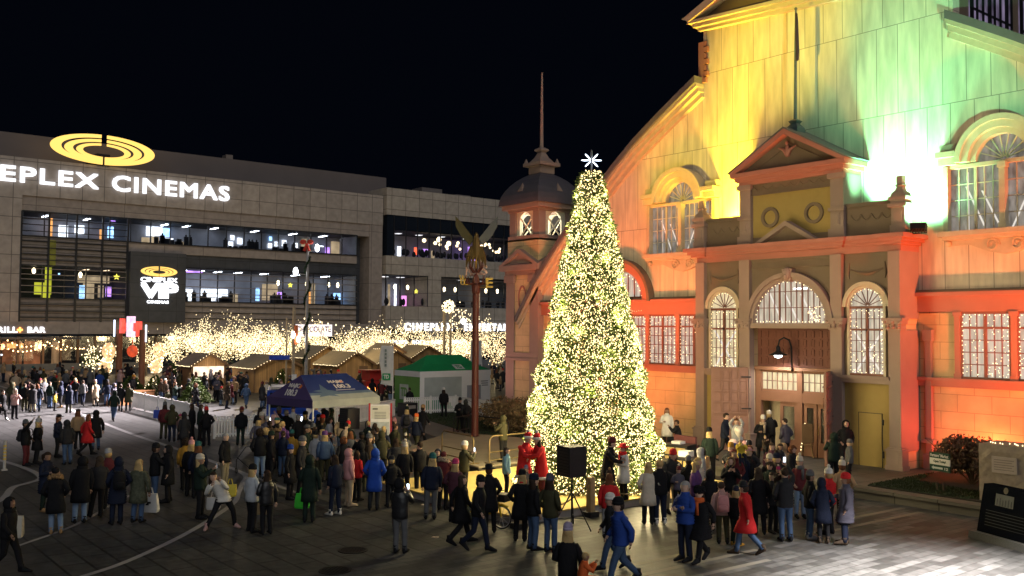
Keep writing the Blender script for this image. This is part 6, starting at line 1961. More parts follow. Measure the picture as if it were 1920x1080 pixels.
def speaker(px, py, h0, face, label, s=1.0, z=0.0):
    g = G(px, py, z)
    d = Vector((_R[0] * face[0] - _fw[0] * face[1], _R[1] * face[0] - _fw[1] * face[1], 0)).normalized()
    an = math.atan2(d.x, -d.y) + 0.0                   # local -Y looks along d
    t = thing('loudspeaker', label, 'loudspeaker', g, an)
    b = MB()
    P = [(-.33, -.28), (.33, -.28), (.24, .3), (-.24, .3)]
    b.loft([[(x * s, y * s, h0 + zz) for x, y in P] for zz in (0, .02, .78 * s, .80 * s)])
    cb = b.build('cabinet', SPK, t, local=True)
    f = MB()
    for k in range(9):
        f.box(-.29 * s, .29 * s, -.292 * s, -.28 * s, h0 + .05 + k * .08 * s, h0 + .1 + k * .08 * s)
    for k in range(3):
        for j in (-1, 1):
            f.box(.18 * s * j - .06 * s, .18 * s * j + .06 * s, .3 * s, .305 * s, h0 + .12 + k * .22 * s, h0 + .24 + k * .22 * s)
    f.build('grille', mat('grille_grey', (.035, .035, .037), .5), cb, local=True)
    p = MB().tube([(0, 0, .05), (0, 0, h0)], .025, 8)
    p.build('pole', DARKMETAL, t, local=True)
    for k in range(3):
        a = k * 2.094 + .4
        q = Vector((math.cos(a), math.sin(a), 0))
        MB().tube([q * .03 + Vector((0, 0, .95)), q * .62 + Vector((0, 0, .02))], .018, 6).tube([Vector((0, 0, .3)), q * .42 + Vector((0, 0, .32))], .012, 5).build('leg', DARKMETAL, t, local=True)
    return g


speaker(1072, 992, 1.42, (-.9, .5), 'black loudspeaker on a tripod stand in front of the lit tree')
speaker(655, 868, 1.35, (-.75, .65), 'black loudspeaker on a tripod right of the navy tent', 1.0)
g = G(764, 782)
tag(MB().obox(g + Vector((0, 0, .45)), (.8, .9, .8), .2).obox(g + Vector((.41, 0, .62)), (.03, .7, .2), .2, 1).obox(g + Vector((0, 0, .02)), (.7, .8, .06), .2).build('flight_case', [BLACK, STEEL]), 'black equipment case on the lawn against the white fence', 'case')
g = G(712, 872)
ip = thing('information_panel', 'tall white information panel with red post edges beside the loudspeaker', 'sign', g)
ia = math.atan2(_R[1], _R[0]) + .1
RI = Matrix.Rotation(ia, 3, 'Z')
for s in (-1, 1):
    MB().obox(g + RI @ Vector((s * .42, 0, 1.2)), (.07, .09, 2.4), ia).build('post', mat('red_post', (.36, .03, .03), .5), ip)
MB().obox(g + Vector((0, 0, 1.35)), (.76, .05, 2.0), ia).build('board', WHITE, ip)
io = MB().obox(g + RI @ Vector((0, -.03, 2.05)), (.7, .012, .5), ia, 0).obox(g + RI @ Vector((0, -.03, 1.3)), (.7, .012, .75), ia, 1).obox(g + RI @ Vector((0, -.03, .65)), (.7, .012, .4), ia, 2)
io.obox(g + RI @ Vector((-.2, -.04, 2.18)), (.2, .01, .05), ia, 3)
for k in range(5):
    io.obox(g + RI @ Vector((0, -.04, 2.05 - k * .06)), (.45, .01, .015), ia, 3)
for k in range(7):
    io.obox(g + RI @ Vector((-.24 + k * .08, -.04, 1.25 + .1 * math.sin(k))), (.05, .01, .25 + .1 * math.cos(k * 2)), ia, 3)
io.build('poster', [mat('poster_cream', (.6, .58, .5), .7), mat('poster_grey', (.42, .44, .43), .7, scale=5, var=.5), mat('poster_yellow', (.5, .45, .22), .7), mat('dark_print', (.05, .06, .06))], ip)
m1, m2 = G(1818, 1008), G(1915, 1036)
md = (m2 - m1).normalized()
mq = Vector((-md.y, md.x, 0))
if mq.y < 0:
    mq = -mq
mn = thing('granite_monument', 'leaning black granite memorial slab with an etched picture at the right edge', 'monument', m1)


def mp(u, v, z):
    return m1 + md * u + mq * v + Vector((0, 0, z))


ms = MB()
ms.loft([[mp(-.02, -.02, z), mp(2.4, -.02, z), mp(2.4, .9, z), mp(-.02, .9, z)] for z in (0, .2)])
ms.build('base', mat('grey_granite', (.13, .13, .12), .7, scale=40, var=.4), mn)
sl3 = MB().loft([[mp(.12, .12, .2), mp(2.2, .12, .2), mp(2.2, .7, .2), mp(.12, .7, .2)], [mp(.18, .32, 1.42), mp(2.14, .32, 1.42), mp(2.14, .62, 1.42), mp(.18, .62, 1.42)]])
slo = sl3.build('slab', mat('polished_black_granite', (.008, .009, .012), .7, scale=60, var=.5, spec=.0), mn)
me_ = MB()
fx0 = (mp(1, .32, 1.42) - mp(1, .12, .2)).normalized()


def fp(u, w):
    return mp(u, .12, .2) + fx0 * w - Vector((0, 0, 0)) - mq * .006


me_.add([fp(.62, .75), fp(1.2, .75), fp(1.2, 1.05), fp(.62, 1.05)], [(0, 1, 2, 3)], 0)
for k in range(6):
    me_.add([fp(.66 + k * .09, .76), fp(.71 + k * .09, .76), fp(.70 + k * .09, .93 + .05 * math.sin(k * 2)), fp(.67 + k * .09, .93)], [(0, 1, 2, 3)], 1)
c_ = [fp(.92 + .075 * math.cos(q * .5236), 1.16 + .085 * math.sin(q * .5236)) for q in range(12)]
me_.add(c_, [tuple(range(12))], 2)
for k in range(6):
    me_.add([fp(.35, .58 - k * .075), fp(1.85 - .1 * (k % 2), .58 - k * .075), fp(1.85 - .1 * (k % 2), .595 - k * .075), fp(.35, .595 - k * .075)], [(0, 1, 2, 3)], 3)
me_.v = [tuple(Vector(p) - mq * .002) for p in me_.v]
me_.build('etching', [mat('etched_grey', (.10, .11, .105), .6), BLACK, mat('etched_emblem', (.11, .09, .06), .6), mat('etched_text', (.022, .025, .028), .5)], slo)
sp_ = thing('stone_plinth', 'rough hewn stone block with an inscription tablet and lights on top', 'plinth', (-12.3, 28.9, TZ))
rr = random.Random(3)
st_ = MB()
N = 9
for (ax, sgn) in ((0, -1), (0, 1), (1, -1), (1, 1), (2, 1)):
    gpts = []
    for i in range(N + 1):
        for j in range(N + 1):
            u, v = i / N * 2 - 1, j / N * 2 - 1
            edge = max(abs(u), abs(v)) > .99
            d = 1 + (0 if edge else rr.uniform(-.0, .09) if ax != 2 else 0)
            p = [0, 0, 0]
            p[ax] = sgn * d
            p[(ax + 1) % 3] = u
            p[(ax + 2) % 3] = v
            gpts.append((-12.2 + p[0] * .95, 28.95 + p[1] * .6, 1.2 + p[2] * .85))
    st_.add(gpts, [(i * (N + 1) + j, (i + 1) * (N + 1) + j, (i + 1) * (N + 1) + j + 1, i * (N + 1) + j + 1) for i in range(N) for j in range(N)])
st_.build('block', mat('rough_stone', (.26, .21, .16), .9, scale=7, var=.4, bump=.8), sp_)
tb_ = MB().box(-12.75, -12.05, 28.27, 28.31, 1.25, 1.72)
for k in range(5):
    tb_.box(-12.68, -12.12 - .05 * (k % 2), 28.264, 28.27, 1.62 - k * .07, 1.64 - k * .07, 1)
tb_.build('tablet', [mat('tablet_stone', (.36, .30, .26), .7), mat('tablet_letters', (.2, .16, .13), .7)], sp_)
b = MB()
for k in range(16):
    b.bulb((-13.0 + k * .11, 28.5 + rr.uniform(0, .5), 2.07), .022)
b.build('light_string', BULBW, sp_)
g = G(1763, 922, TZ)
fs = thing('market_sign', "green and white Farmers' Market Open Today sign with a left arrow on two stakes", 'sign', g)
sa = math.atan2(md.y, md.x) * .6
RS = Matrix.Rotation(sa, 3, 'Z')
dep = RS @ Vector((0, -1, 0))
zb = TZ + .28
fb_ = MB()
for z0_, z1_, m_ in ((0, .2, 0), (.2, .4, 1), (.4, .58, 0)):
    fb_.obox(g + Vector((0, 0, zb + (z0_ + z1_) / 2)), (.74, .04, z1_ - z0_), sa, m_)
fbo = fb_.build('board', [mat('sign_green', (.015, .06, .035), .6), mat('sign_white', (.62, .62, .58), .6)], fs)
RM = [[(RS @ Vector((1, 0, 0)))[i], (0, 0, 1)[i], dep[i]] for i in range(3)]
ft = MB()
add_text(ft, "Farmers' Market", g + RS @ Vector((-.33, 0, zb + .44)) + dep * .021, .66, .1, RM, 0, .02, .008)
add_text(ft, 'Open Today!', g + RS @ Vector((-.22, 0, zb + .25)) + dep * .021, .46, .1, RM, 1, .02, .008)
add_text(ft, '12', g + RS @ Vector((.19, 0, zb + .06)) + dep * .021, .12, .08, RM, 0, .02, .008)
ar_ = [(-.3, .1), (-.22, .16), (-.22, .13), (.12, .13), (.12, .07), (-.22, .07), (-.22, .04)]
ft.add([g + RS @ Vector((x, 0, zb + z)) + dep * .024 for x, z in ar_], [tuple(range(7))], 0)
ft.build('lettering', [mat('sign_white', (.62, .62, .58)), mat('sign_green', (.015, .06, .035))], fbo)
for s in (-1, 1):
    MB().obox(g + RS @ Vector((s * .12, 0, .14)), (.05, .04, .3), sa).build('stake', mat('dark_wood', (.06, .045, .03), .8), fs)

# bollards, chairs, boxes, easel, bicycle, bags
for px, py, h, lab in ((8, 882, 1.1, 'pale bollard with a yellow reflective band at the left edge'), (476, 842, 1.1, 'yellow banded bollard left of the pink hooded coat'), (545, 852, 1.15, 'yellow banded bollard in the queue at the navy tent'), (437, 815, 1.0, 'slim yellow banded bollard by the picket fence corner')):
    g = G(px, py)
    t = thing('bollard', lab, 'bollard', g, 0, 'yellow banded bollards')
    MB().tube([g, g + Vector((0, 0, h))], .055, 10).obox(g + Vector((0, 0, .02)), (.2, .2, .04)).build('post', mat('bollard_grey', (.4, .38, .36), .5), t)
    y_ = MB()
    for k in range(5):
        y_.lathe([(.058, h * .35 + k * .12), (.058, h * .35 + k * .12 + .07)], g, 10)
    y_.build('reflective_band', mat('reflective_yellow', (.6, .42, .08), .4), t)
for i, (px, py, lab) in enumerate(((1275, 876, 'stacked pale box on the black cart by the orange wall'), (1290, 905, 'black wheeled table with yellow fronted drawers beside the terrace'))):
    g = G(px, py, 0.0)
    t = thing('drawer_cart', lab, 'cart', g, .2)
    MB().box(-.5, .5, -.35, .35, .1, .85).box(-.53, .53, -.38, .38, .85, .9).build('body', BLACK, t, local=True)
    d = MB()
    for k in range(2):
        for j in range(2):
            d.box(-.45 + j * .47, -.05 + j * .47, -.365, -.35, .18 + k * .34, .45 + k * .34)
    d.build('drawer', mat('cream_drawer', (.5, .36, .14), .7), t, local=True)
    MB().box(-.3, .1, -.15, .25, .9, 1.0 + .1 * i).build('tray', WHITE, t, local=True)
g = G(1275, 855, TZ)
tag(MB().obox(g + Vector((0, 0, .42)), (1.4, .5, .1), 0).obox(g + Vector((-.55, 0, .2)), (.1, .4, .4), 0).obox(g + Vector((.55, 0, .2)), (.1, .4, .4), 0).obox(g + Vector((.1, .2, .62)), (1.1, .1, .35), 0).build('bench', mat('oxblood_bench', (.15, .05, .05), .7)), 'dark red bench against the orange wall under the seated photographer', 'bench')
g = G(1513, 858, TZ)
ez = thing('easel', 'wooden easel with fairy lights standing by the open door', 'easel', g)
ex = Vector((_R[0], _R[1], 0))
ef = Vector((_fw[0], _fw[1], 0))
MB().tube([g - ex * .25, g + Vector((0, 0, 1.35)) - ex * .03], .022, 5).tube([g + ex * .25, g + Vector((0, 0, 1.35)) + ex * .03], .022, 5).tube([g + ef * .4, g + Vector((0, 0, 1.3))], .02, 5).tube([g - ex * .26 + Vector((0, 0, .5)), g + ex * .26 + Vector((0, 0, .5))], .022, 5).build('frame', WOODP, ez)
MB().obox(g + Vector((0, 0, .95)) - ef * .05, (.42, .03, .75), math.atan2(_R[1], _R[0])).build('board', mat('brown_board', (.2, .13, .08), .8), ez)
b = MB()
bulbs_along(b, [g - ex * .27 + Vector((0, 0, .1)), g + Vector((0, 0, 1.4)) - ex * .05], .13, .028)
b.build('light_string', BULBW, ez)
# yellow hire bicycle
g = G(940, 992)
YB = mat('yellow_bike_paint', (.6, .40, .03), .4)
bk = thing('bicycle', 'yellow hire bicycle parked behind the dark-coated men', 'bicycle', g)
bd2 = (Vector((_R[0], _R[1], 0)) * -.75 + Vector((_fw[0], _fw[1], 0)) * .45).normalized()


def bp(u, z, w=0.0):
    return g + bd2 * u + Vector((-bd2.y, bd2.x, 0)) * w + Vector((0, 0, z))


for u in (0, 1.05):
    wh = MB()
    wh.tube([bp(u + .3 * math.cos(q * .262), .32 + .3 * math.sin(q * .262)) for q in range(25)], .022, 5, 0, cap=False)
    wh.tube([bp(u + .275 * math.cos(q * .262), .32 + .275 * math.sin(q * .262)) for q in range(25)], .012, 4, 1, cap=False)
    for k in range(10):
        wh.tube([bp(u, .32), bp(u + .27 * math.cos(k * .628), .32 + .27 * math.sin(k * .628))], .004, 3, 1)
    wh.build('wheel', [BLACK, mat('pale_rim', (.6, .6, .6), .3, .4)], bk)
fm_ = MB().tube([bp(0, .32), bp(.12, .75), bp(.16, .95)], .03, 6).tube([bp(.14, .72), bp(.3, .42), bp(.55, .32), bp(.8, .42), bp(1.05, .32)], .045, 6).tube([bp(.55, .32), bp(.75, .85)], .028, 6).tube([bp(0, .66), bp(-.2, .6), bp(.2, .67)], .03, 5)
fm_.build('frame', YB, bk)
MB().obox(bp(-.05, .85), (.3, .34, .2), math.atan2(bd2.y, bd2.x)).build('basket', BLACK, bk)
MB().tube([bp(.1, .98, -.28), bp(.17, 1.0), bp(.1, .98, .28)], .016, 6).build('handlebar', DARKMETAL, bk)
MB().ell(bp(.78, .9), (.14, .09, .05), 0, 8, 6).build('saddle', BLACK, bk)


def carrier(px, py, w, h, m, label, name='shopping_bag', flare=1.0, cat='bag', z=0.0, raise_=.15, d=.16):
    g = G(px, py, z) + Vector((0, 0, raise_))
    t = thing(name, label, cat, g, math.atan2(_R[1], _R[0]) + random.uniform(-.3, .3))
    b = MB().loft([[(x * w / 2 * s, y * d / 2 * s2, zz) for x, y in ((-1, -1), (1, -1), (1, 1), (-1, 1))] for s, s2, zz in ((flare * .9, .9, 0), (flare, 1.1, h * .15), ((1 + flare) / 2, .9, h * .6), (1, .45, h))])
    b.build('body', m, t, local=True)
    hd = MB()
    for s in (-1, 1):
        hd.tube([(-w * .22, s * .02, h - .01), (-w * .1, s * .02, h + .16), (w * .1, s * .02, h + .16), (w * .22, s * .02, h - .01)], .009, 5)
    hd.build('handle', m, t, local=True)
    return t


BW = mat('white_bag', (.62, .6, .58), .6)
cbag = carrier(281, 968, .40, .52, BW, 'large white flared shopping bag held by the camouflage jacket', flare=1.25, raise_=.12)
mk = MB().box(-.09, .0, -.088, -.082, .2, .25).box(-.05, .06, -.089, -.083, .25, .30)
mk.build('printed_mark', BLACK, cbag, local=True)
carrier(400, 965, .36, .34, BW, 'white paper bag hanging behind the leaning white-jacketed woman')
carrier(431, 960, .34, .34, mat('yellow_bag', (.6, .48, .05), .6), 'yellow and white shopping bag swinging from the leaning photographer', raise_=.45)
carrier(493, 985, .34, .30, mat('kraft_paper', (.45, .32, .17), .8), 'brown paper bag carried by the dark-coated woman', raise_=.3)
carrier(566, 965, .34, .42, mat('bright_green_bag', (.06, .62, .05), .5), 'bright green shopping bag carried by the fur-hooded parka', flare=1.2, raise_=.18)
carrier(22, 1045, .46, .5, mat('cream_canvas', (.5, .46, .38), .85), 'big cream canvas bag on the arm of the figure at lower left', raise_=.45)
carrier(128, 752, .28, .36, mat('pink_bag', (.7, .12, .22), .6), 'pink bag carried by the walker in the red jacket', raise_=.2)
carrier(294, 806, .34, .42, mat('royal_blue_bag', (.03, .06, .35), .7), 'blue rucksack hanging beside the maroon jacket at the fence', raise_=.6)
for px, py, z, c, lab in ((1375, 862, 1.05, (.75, .5, .45), 'pale pink balloon floating over the denim jacket'), (1396, 864, 1.0, (.7, .35, .33), 'darker pink balloon right beside the pale pink balloon'), (1386, 838, 1.5, (.5, .47, .42), 'grey white balloon above the two pink balloons')):
    g = G(px, 905) + Vector((0, 0, z + .25))
    t = thing('balloon', lab, 'balloon', g, 0)
    MB().lathe([(.01, -.2), (.03, -.17), (.12, -.06), (.165, .06), (.15, .15), (.08, .21), (.0, .22)], g, 14).build('skin', mat('balloon_%d' % (c[1] * 100), c, .3, spec=.5), t, smooth=True)
    MB().tube([g + Vector((0, 0, -.2)), g + Vector((.03, .02, -.6))], .004, 4).build('string', WHITE, t)
for px, py in ((795, 947), (816, 1008)):
    g = G(px, py)
    tag(MB().obox(g + Vector((0, 0, .01)), (.16, .1, .012), .4).obox(g + Vector((.05, .03, .018)), (.08, .1, .01), .9).build('litter', mat('litter_paper', (.6, .5, .4), .8)), 'scrap of pale paper litter on the paving ' + ('near the blue parka' if px < 800 else 'right of the leather jacket'), 'litter')
g = G(443, 888)
wk = thing('walking_frame', 'thin dark push-chair frame wheeled by the man in khaki trousers', 'pushchair', g)
w_ = MB().tube([g, g + Vector((0, 0, .5)), g + Vector((.1, .3, .95)), g + Vector((.15, .45, .98))], .015, 5).tube([g + Vector((.3, .5, .08)), g + Vector((0, 0, .6))], .015, 5)
w_.build('frame', DARKMETAL, wk)
for o_ in ((0, 0), (.3, .5)):
    wh = MB().tube([g + Vector((o_[0] + .1 * math.cos(q * .52), o_[1] + .1 * math.sin(q * .52), .11)) if False else g + Vector((o_[0] + .1 * math.cos(q * .52), o_[1], .11 + .1 * math.sin(q * .52))) for q in range(13)], .015, 5, cap=False)
    wh.build('wheel', BLACK, wk)
# unseen street lamp assumed just outside the right picture edge to light the paving
g = Vector((-5.2, 20.5, 0))
sl4 = thing('assumed_street_lamp', 'assumed unseen street lamp outside the right picture edge lighting the brick paving', 'lamp post', g)
MB().tube([g, g + Vector((0, 0, 6.2)), g + Vector((-.4, -.1, 6.6)), g + Vector((-1.2, -.2, 6.7))], [.09, .07, .05, .04], 8).build('pole', STEEL, sl4)
MB().ell(g + Vector((-1.4, -.2, 6.64)), (.32, .18, .1), 0, 10, 6).build('lamp_head', LAMPW, sl4)
light('assumed_street_lamp_light', 'SPOT', g + Vector((-1.5, -.3, 6.5)), 38000, (1.0, .95, .9), sl4, .2, Vector((-8.9, 19.9, 0)), 72, .9)

# ------------------------------------------------------------------ people
SKINS = [mat('skin_a', (.52, .33, .24), .55, var=.08), mat('skin_b', (.46, .28, .20), .55, var=.08), mat('skin_c', (.26, .15, .10), .55, var=.08)]
EYE = mat('eye_dark', (.02, .015, .012), .3)
LIPS = mat('lips', (.36, .14, .12), .5)
PAL = {'black': (.008, .008, .010), 'charcoal': (.02, .02, .023), 'navy': (.009, .013, .03), 'dark green': (.01, .02, .015), 'olive': (.042, .04, .02), 'brown': (.045, .03, .02), 'maroon': (.10, .018, .022),
       'plum': (.085, .03, .045), 'red': (.50, .02, .022), 'blue': (.015, .06, .34), 'royal blue': (.02, .055, .26), 'light blue': (.22, .40, .46), 'purple': (.12, .05, .17), 'pink': (.52, .25, .25), 'dusty pink': (.42, .26, .24),
       'beige': (.38, .29, .2), 'camel': (.33, .21, .11), 'mustard': (.32, .17, .025), 'cream': (.52, .46, .37), 'white': (.62, .59, .54), 'silver': (.40, .42, .45), 'grey': (.10, .10, .105), 'light grey': (.30, .30, .31),
       'denim': (.05, .085, .16), 'light denim': (.17, .24, .36), 'khaki': (.24, .20, .13), 'teal': (.02, .10, .10), 'lilac': (.30, .26, .36), 'orange': (.62, .12, .03), 'yellow': (.6, .44, .05), 'tan': (.28, .17, .08), 'magenta': (.34, .03, .11),
       'blonde': (.42, .29, .13), 'dark brown': (.03, .018, .012), 'auburn': (.13, .05, .022), 'grey-haired': (.30, .29, .28), 'camouflage': (.07, .075, .05), 'slate': (.075, .07, .095), 'leather': (.014, .014, .016)}


def cloth(c):
    return mat('cloth_' + c.replace(' ', '_'), PAL[c], .35 if c == 'leather' else .85, var=.75 if c == 'camouflage' else .22, scale=14 if c == 'camouflage' else 7, spec=.5 if c == 'leather' else .2, bump=.6)


def V(*a):
    return Vector(a)


def pose_joints(name):
    J = dict(pelvis=V(0, 0, .93), chest=V(0, 0, 1.28), neck=V(0, -.005, 1.46), head=V(0, -.02, 1.60),
             hipL=V(.09, 0, .90), kneeL=V(.10, -.02, .49), ankL=V(.11, .02, .09), hipR=V(-.09, 0, .90), kneeR=V(-.10, -.02, .49), ankR=V(-.11, .02, .09), toeL=V(.03, -1, 0), toeR=V(-.05, -1, 0),
             shL=V(.168, 0, 1.365), elL=V(.235, .03, 1.11), wrL=V(.225, -.05, .87), shR=V(-.168, 0, 1.365), elR=V(-.235, .03, 1.11), wrR=V(-.225, -.05, .87))
    if name == 'pocket':
        J.update(elL=V(.29, .08, 1.13), wrL=V(.20, -.09, .98), elR=V(-.29, .08, 1.13), wrR=V(-.20, -.09, .98))
    elif name == 'walk':
        J.update(kneeL=V(.085, -.17, .51), ankL=V(.08, -.27, .10), kneeR=V(-.085, .05, .47), ankR=V(-.08, .36, .17), toeR=V(-.02, -1, -.55), elL=V(.25, .14, 1.13), wrL=V(.25, .12, .90), elR=V(-.25, -.05, 1.12), wrR=V(-.23, -.20, .93), neck=V(0, -.03, 1.45), head=V(0, -.05, 1.59))
    elif name == 'phone':
        J.update(elL=V(.24, -.17, 1.18), wrL=V(.08, -.36, 1.36), elR=V(-.24, -.17, 1.18), wrR=V(-.08, -.36, 1.36))
    elif name == 'high':
        J.update(elR=V(-.27, -.16, 1.50), wrR=V(-.16, -.32, 1.74), elL=V(.28, .03, 1.12), wrL=V(.20, -.14, .98))
    elif name == 'fold':
        J.update(elL=V(.25, -.06, 1.13), wrL=V(-.03, -.23, 1.13), elR=V(-.25, -.06, 1.13), wrR=V(.05, -.21, 1.18))
    elif name == 'bag':
        J.update(elL=V(.26, .02, 1.12), wrL=V(.14, -.20, 1.05), elR=V(-.27, .02, 1.11), wrR=V(-.28, -.03, .84))
    elif name == 'chat':
        J.update(elR=V(-.26, -.03, 1.12), wrR=V(-.15, -.24, 1.16), head=V(.01, -.03, 1.60), kneeL=V(.11, -.05, .49), ankL=V(.15, -.05, .09))
    elif name == 'lean':
        J.update(pelvis=V(.10, .06, .84), chest=V(-.06, .02, 1.13), neck=V(-.19, -.04, 1.28), head=V(-.24, -.08, 1.41), hipL=V(.19, .06, .82), hipR=V(.0, .06, .82), kneeL=V(.36, -.02, .46), ankL=V(.44, .05, .09), kneeR=V(-.17, .02, .46), ankR=V(-.36, .05, .09), toeL=V(.4, -1, 0), toeR=V(-.5, -1, 0),
                 shL=V(.03, .0, 1.25), shR=V(-.31, .02, 1.17), elL=V(.12, -.2, 1.10), wrL=V(-.10, -.30, 1.33), elR=V(-.42, -.1, .98), wrR=V(-.34, -.30, 1.22))
    elif name == 'sit':
        J.update(pelvis=V(0, 0, .50), chest=V(0, -.05, .84), neck=V(0, -.08, 1.02), head=V(0, -.11, 1.16), hipL=V(.09, -.02, .48), hipR=V(-.09, -.02, .48), kneeL=V(.12, -.42, .50), kneeR=V(-.12, -.42, .50), ankL=V(.12, -.44, .09), ankR=V(-.12, -.40, .09),
                 shL=V(.18, -.06, .95), shR=V(-.18, -.06, .95), elL=V(.22, -.26, .80), wrL=V(.06, -.40, .98), elR=V(-.22, -.26, .80), wrR=V(-.06, -.40, .98))
    elif name == 'hug':
        J.update(chest=V(0, -.03, 1.28), neck=V(0, -.08, 1.45), head=V(.03, -.13, 1.58), elL=V(.26, -.2, 1.2), wrL=V(.05, -.38, 1.16), elR=V(-.26, -.2, 1.16), wrR=V(-.05, -.38, 1.08))
    elif name == 'lift':
        J.update(elL=V(.25, -.05, 1.55), wrL=V(.12, -.08, 1.72), elR=V(-.25, -.05, 1.55), wrR=V(-.12, -.08, 1.72))
    return J


def rounded(c, a, b, n=16, jit=0.0, rn=random):
    out = []
    for k in range(n):
        t = 2 * math.pi * k / n
        cs, sn = math.cos(t), math.sin(t)
        out.append((c[0] + a * math.copysign(abs(cs) ** .85, cs) + rn.uniform(-jit, jit), c[1] + b * math.copysign(abs(sn) ** .85, sn) + rn.uniform(-jit, jit), c[2] + rn.uniform(-jit, jit) * .5))
    return out


_bodies, _coats, _trs, _misc = {}, {}, {}, {}


def body_mesh(name):
    if name in _bodies:
        return _bodies[name]
    J = pose_joints(name)
    vs, es, rs = [], [], []

    def add(p, r, par=None):
        vs.append(tuple(p))
        rs.append(r)
        if par is not None:
            es.append((par, len(vs) - 1))
        return len(vs) - 1
    pel = add(J['pelvis'], (.135, .11))
    sp = add(J['pelvis'].lerp(J['chest'], .5), (.13, .10), pel)
    ch = add(J['chest'], (.15, .11), sp)
    up_ = add(J['chest'].lerp(J['neck'], .65), (.075, .065), ch)
    nk = add(J['neck'], (.055, .055), up_)
    ja = add(J['head'] + V(0, -.004, -.062), (.080, .088), nk)
    mi = add(J['head'] + V(0, .012, .01), (.100, .120), ja)
    add(J['head'] + V(0, .018, .085), (.080, .095), mi)
    hands = []
    for s in 'LR':
        h = add(J['hip' + s], (.09, .09), pel)
        m = add(J['hip' + s].lerp(J['knee' + s], .5), (.078, .078), h)
        k = add(J['knee' + s], (.055, .055), m)
        m2 = add(J['knee' + s].lerp(J['ank' + s], .4), (.052, .052), k)
        a = add(J['ank' + s] + V(0, 0, .02), (.036, .036), m2)
        add(J['ank' + s] + J['toe' + s].normalized() * .13 + V(0, 0, -.04), (.035, .028), a)
        q = add(J['sh' + s] - V(0, 0, .035), (.045, .045), up_)
        q = add(J['sh' + s].lerp(J['el' + s], .5), (.045, .045), q)
        e = add(J['el' + s], (.040, .040), q)
        q = add(J['el' + s].lerp(J['wr' + s], .4), (.038, .038), e)
        w = add(J['wr' + s], (.026, .026), q)
        d = (J['wr' + s] - J['el' + s]).normalized()
        add(J['wr' + s] + d * .07, (.034, .03), w)
        hands.append((J['wr' + s] + d * .07, d, 1 if s == 'L' else -1))
    me = bpy.data.meshes.new('person_cage')
    me.from_pydata(vs, es, [])
    o = bpy.data.objects.new('person_cage', me)
    C.objects.link(o)
    sk = o.modifiers.new('skin', 'SKIN')
    sk.use_smooth_shade = True
    for i, d in enumerate(me.skin_vertices[0].data):
        d.radius = (rs[i][0], rs[i][1])
        d.use_root = (i == 0)
    o.modifiers.new('sub', 'SUBSURF').levels = 2
    bpy.context.view_layer.update()
    ev = bpy.data.meshes.new_from_object(o.evaluated_get(bpy.context.evaluated_depsgraph_get()))
    mb = MB()
    H = J['head']
    P = [v.co.copy() for v in ev.vertices]
    for p in P:                                        # nose, brow, chin
        q = p - H
        if q.y < -.03 and abs(q.z) < .12:
            p.y -= .022 * math.exp(-(q.x / .016) ** 2 - ((q.z + .015) / .025) ** 2)
            p.y += .010 * (math.exp(-((abs(q.x) - .034) / .016) ** 2 - ((q.z - .012) / .014) ** 2))
            p.y -= .008 * math.exp(-(q.x / .03) ** 2 - ((q.z + .09) / .02) ** 2)
    mb.add(P, [tuple(f.vertices) for f in ev.polygons], 0)
    front = min((p.y - H.y) for p in P if abs(p.x - H.x) < .05 and abs(p.z - H.z - .01) < .05 and abs((p - H).x) > .02)
    for s in (-1, 1):
        mb.ell(H + V(s * .033, front + .014, .014), (.014, .01, .008), 1, 8, 5)
        mb.ell(H + V(s * .033, front + .010, .036), (.02, .008, .005), 1, 8, 4)
        mb.ell(H + V(s * .085, .015, -.005), (.012, .024, .034), 0, 8, 6)
    mb.ell(H + V(0, front + .012, -.052), (.024, .01, .007), 2, 8, 4)
    for p, d, s in hands:                              # four fingers and a thumb on each palm
        side = d.cross(V(0, 1, 0))
        if side.length < .1:
            side = d.cross(V(1, 0, 0))
        side.normalize()
        nrm_ = d.cross(side)
        for k in range(4):
            b0 = p + side * (k - 1.5) * .017 + d * .01
            L = (.062, .072, .068, .052)[k]
            mb.tube([b0, b0 + d * L * .5 + nrm_ * .004 * s, b0 + d * L * .85 + nrm_ * .022 * s], [.0095, .0088, .006], 5, 0)
        b0 = p - side * .028 - d * .035
        mb.tube([b0, b0 - side * .022 + d * .03, b0 - side * .02 + d * .058], [.011, .010, .007], 5, 0)
    bpy.data.objects.remove(o)
    m_ = mb.mesh('body_' + name, [SKINS[0], EYE, LIPS], True)
    _bodies[name] = (m_, J)
    return _bodies[name]


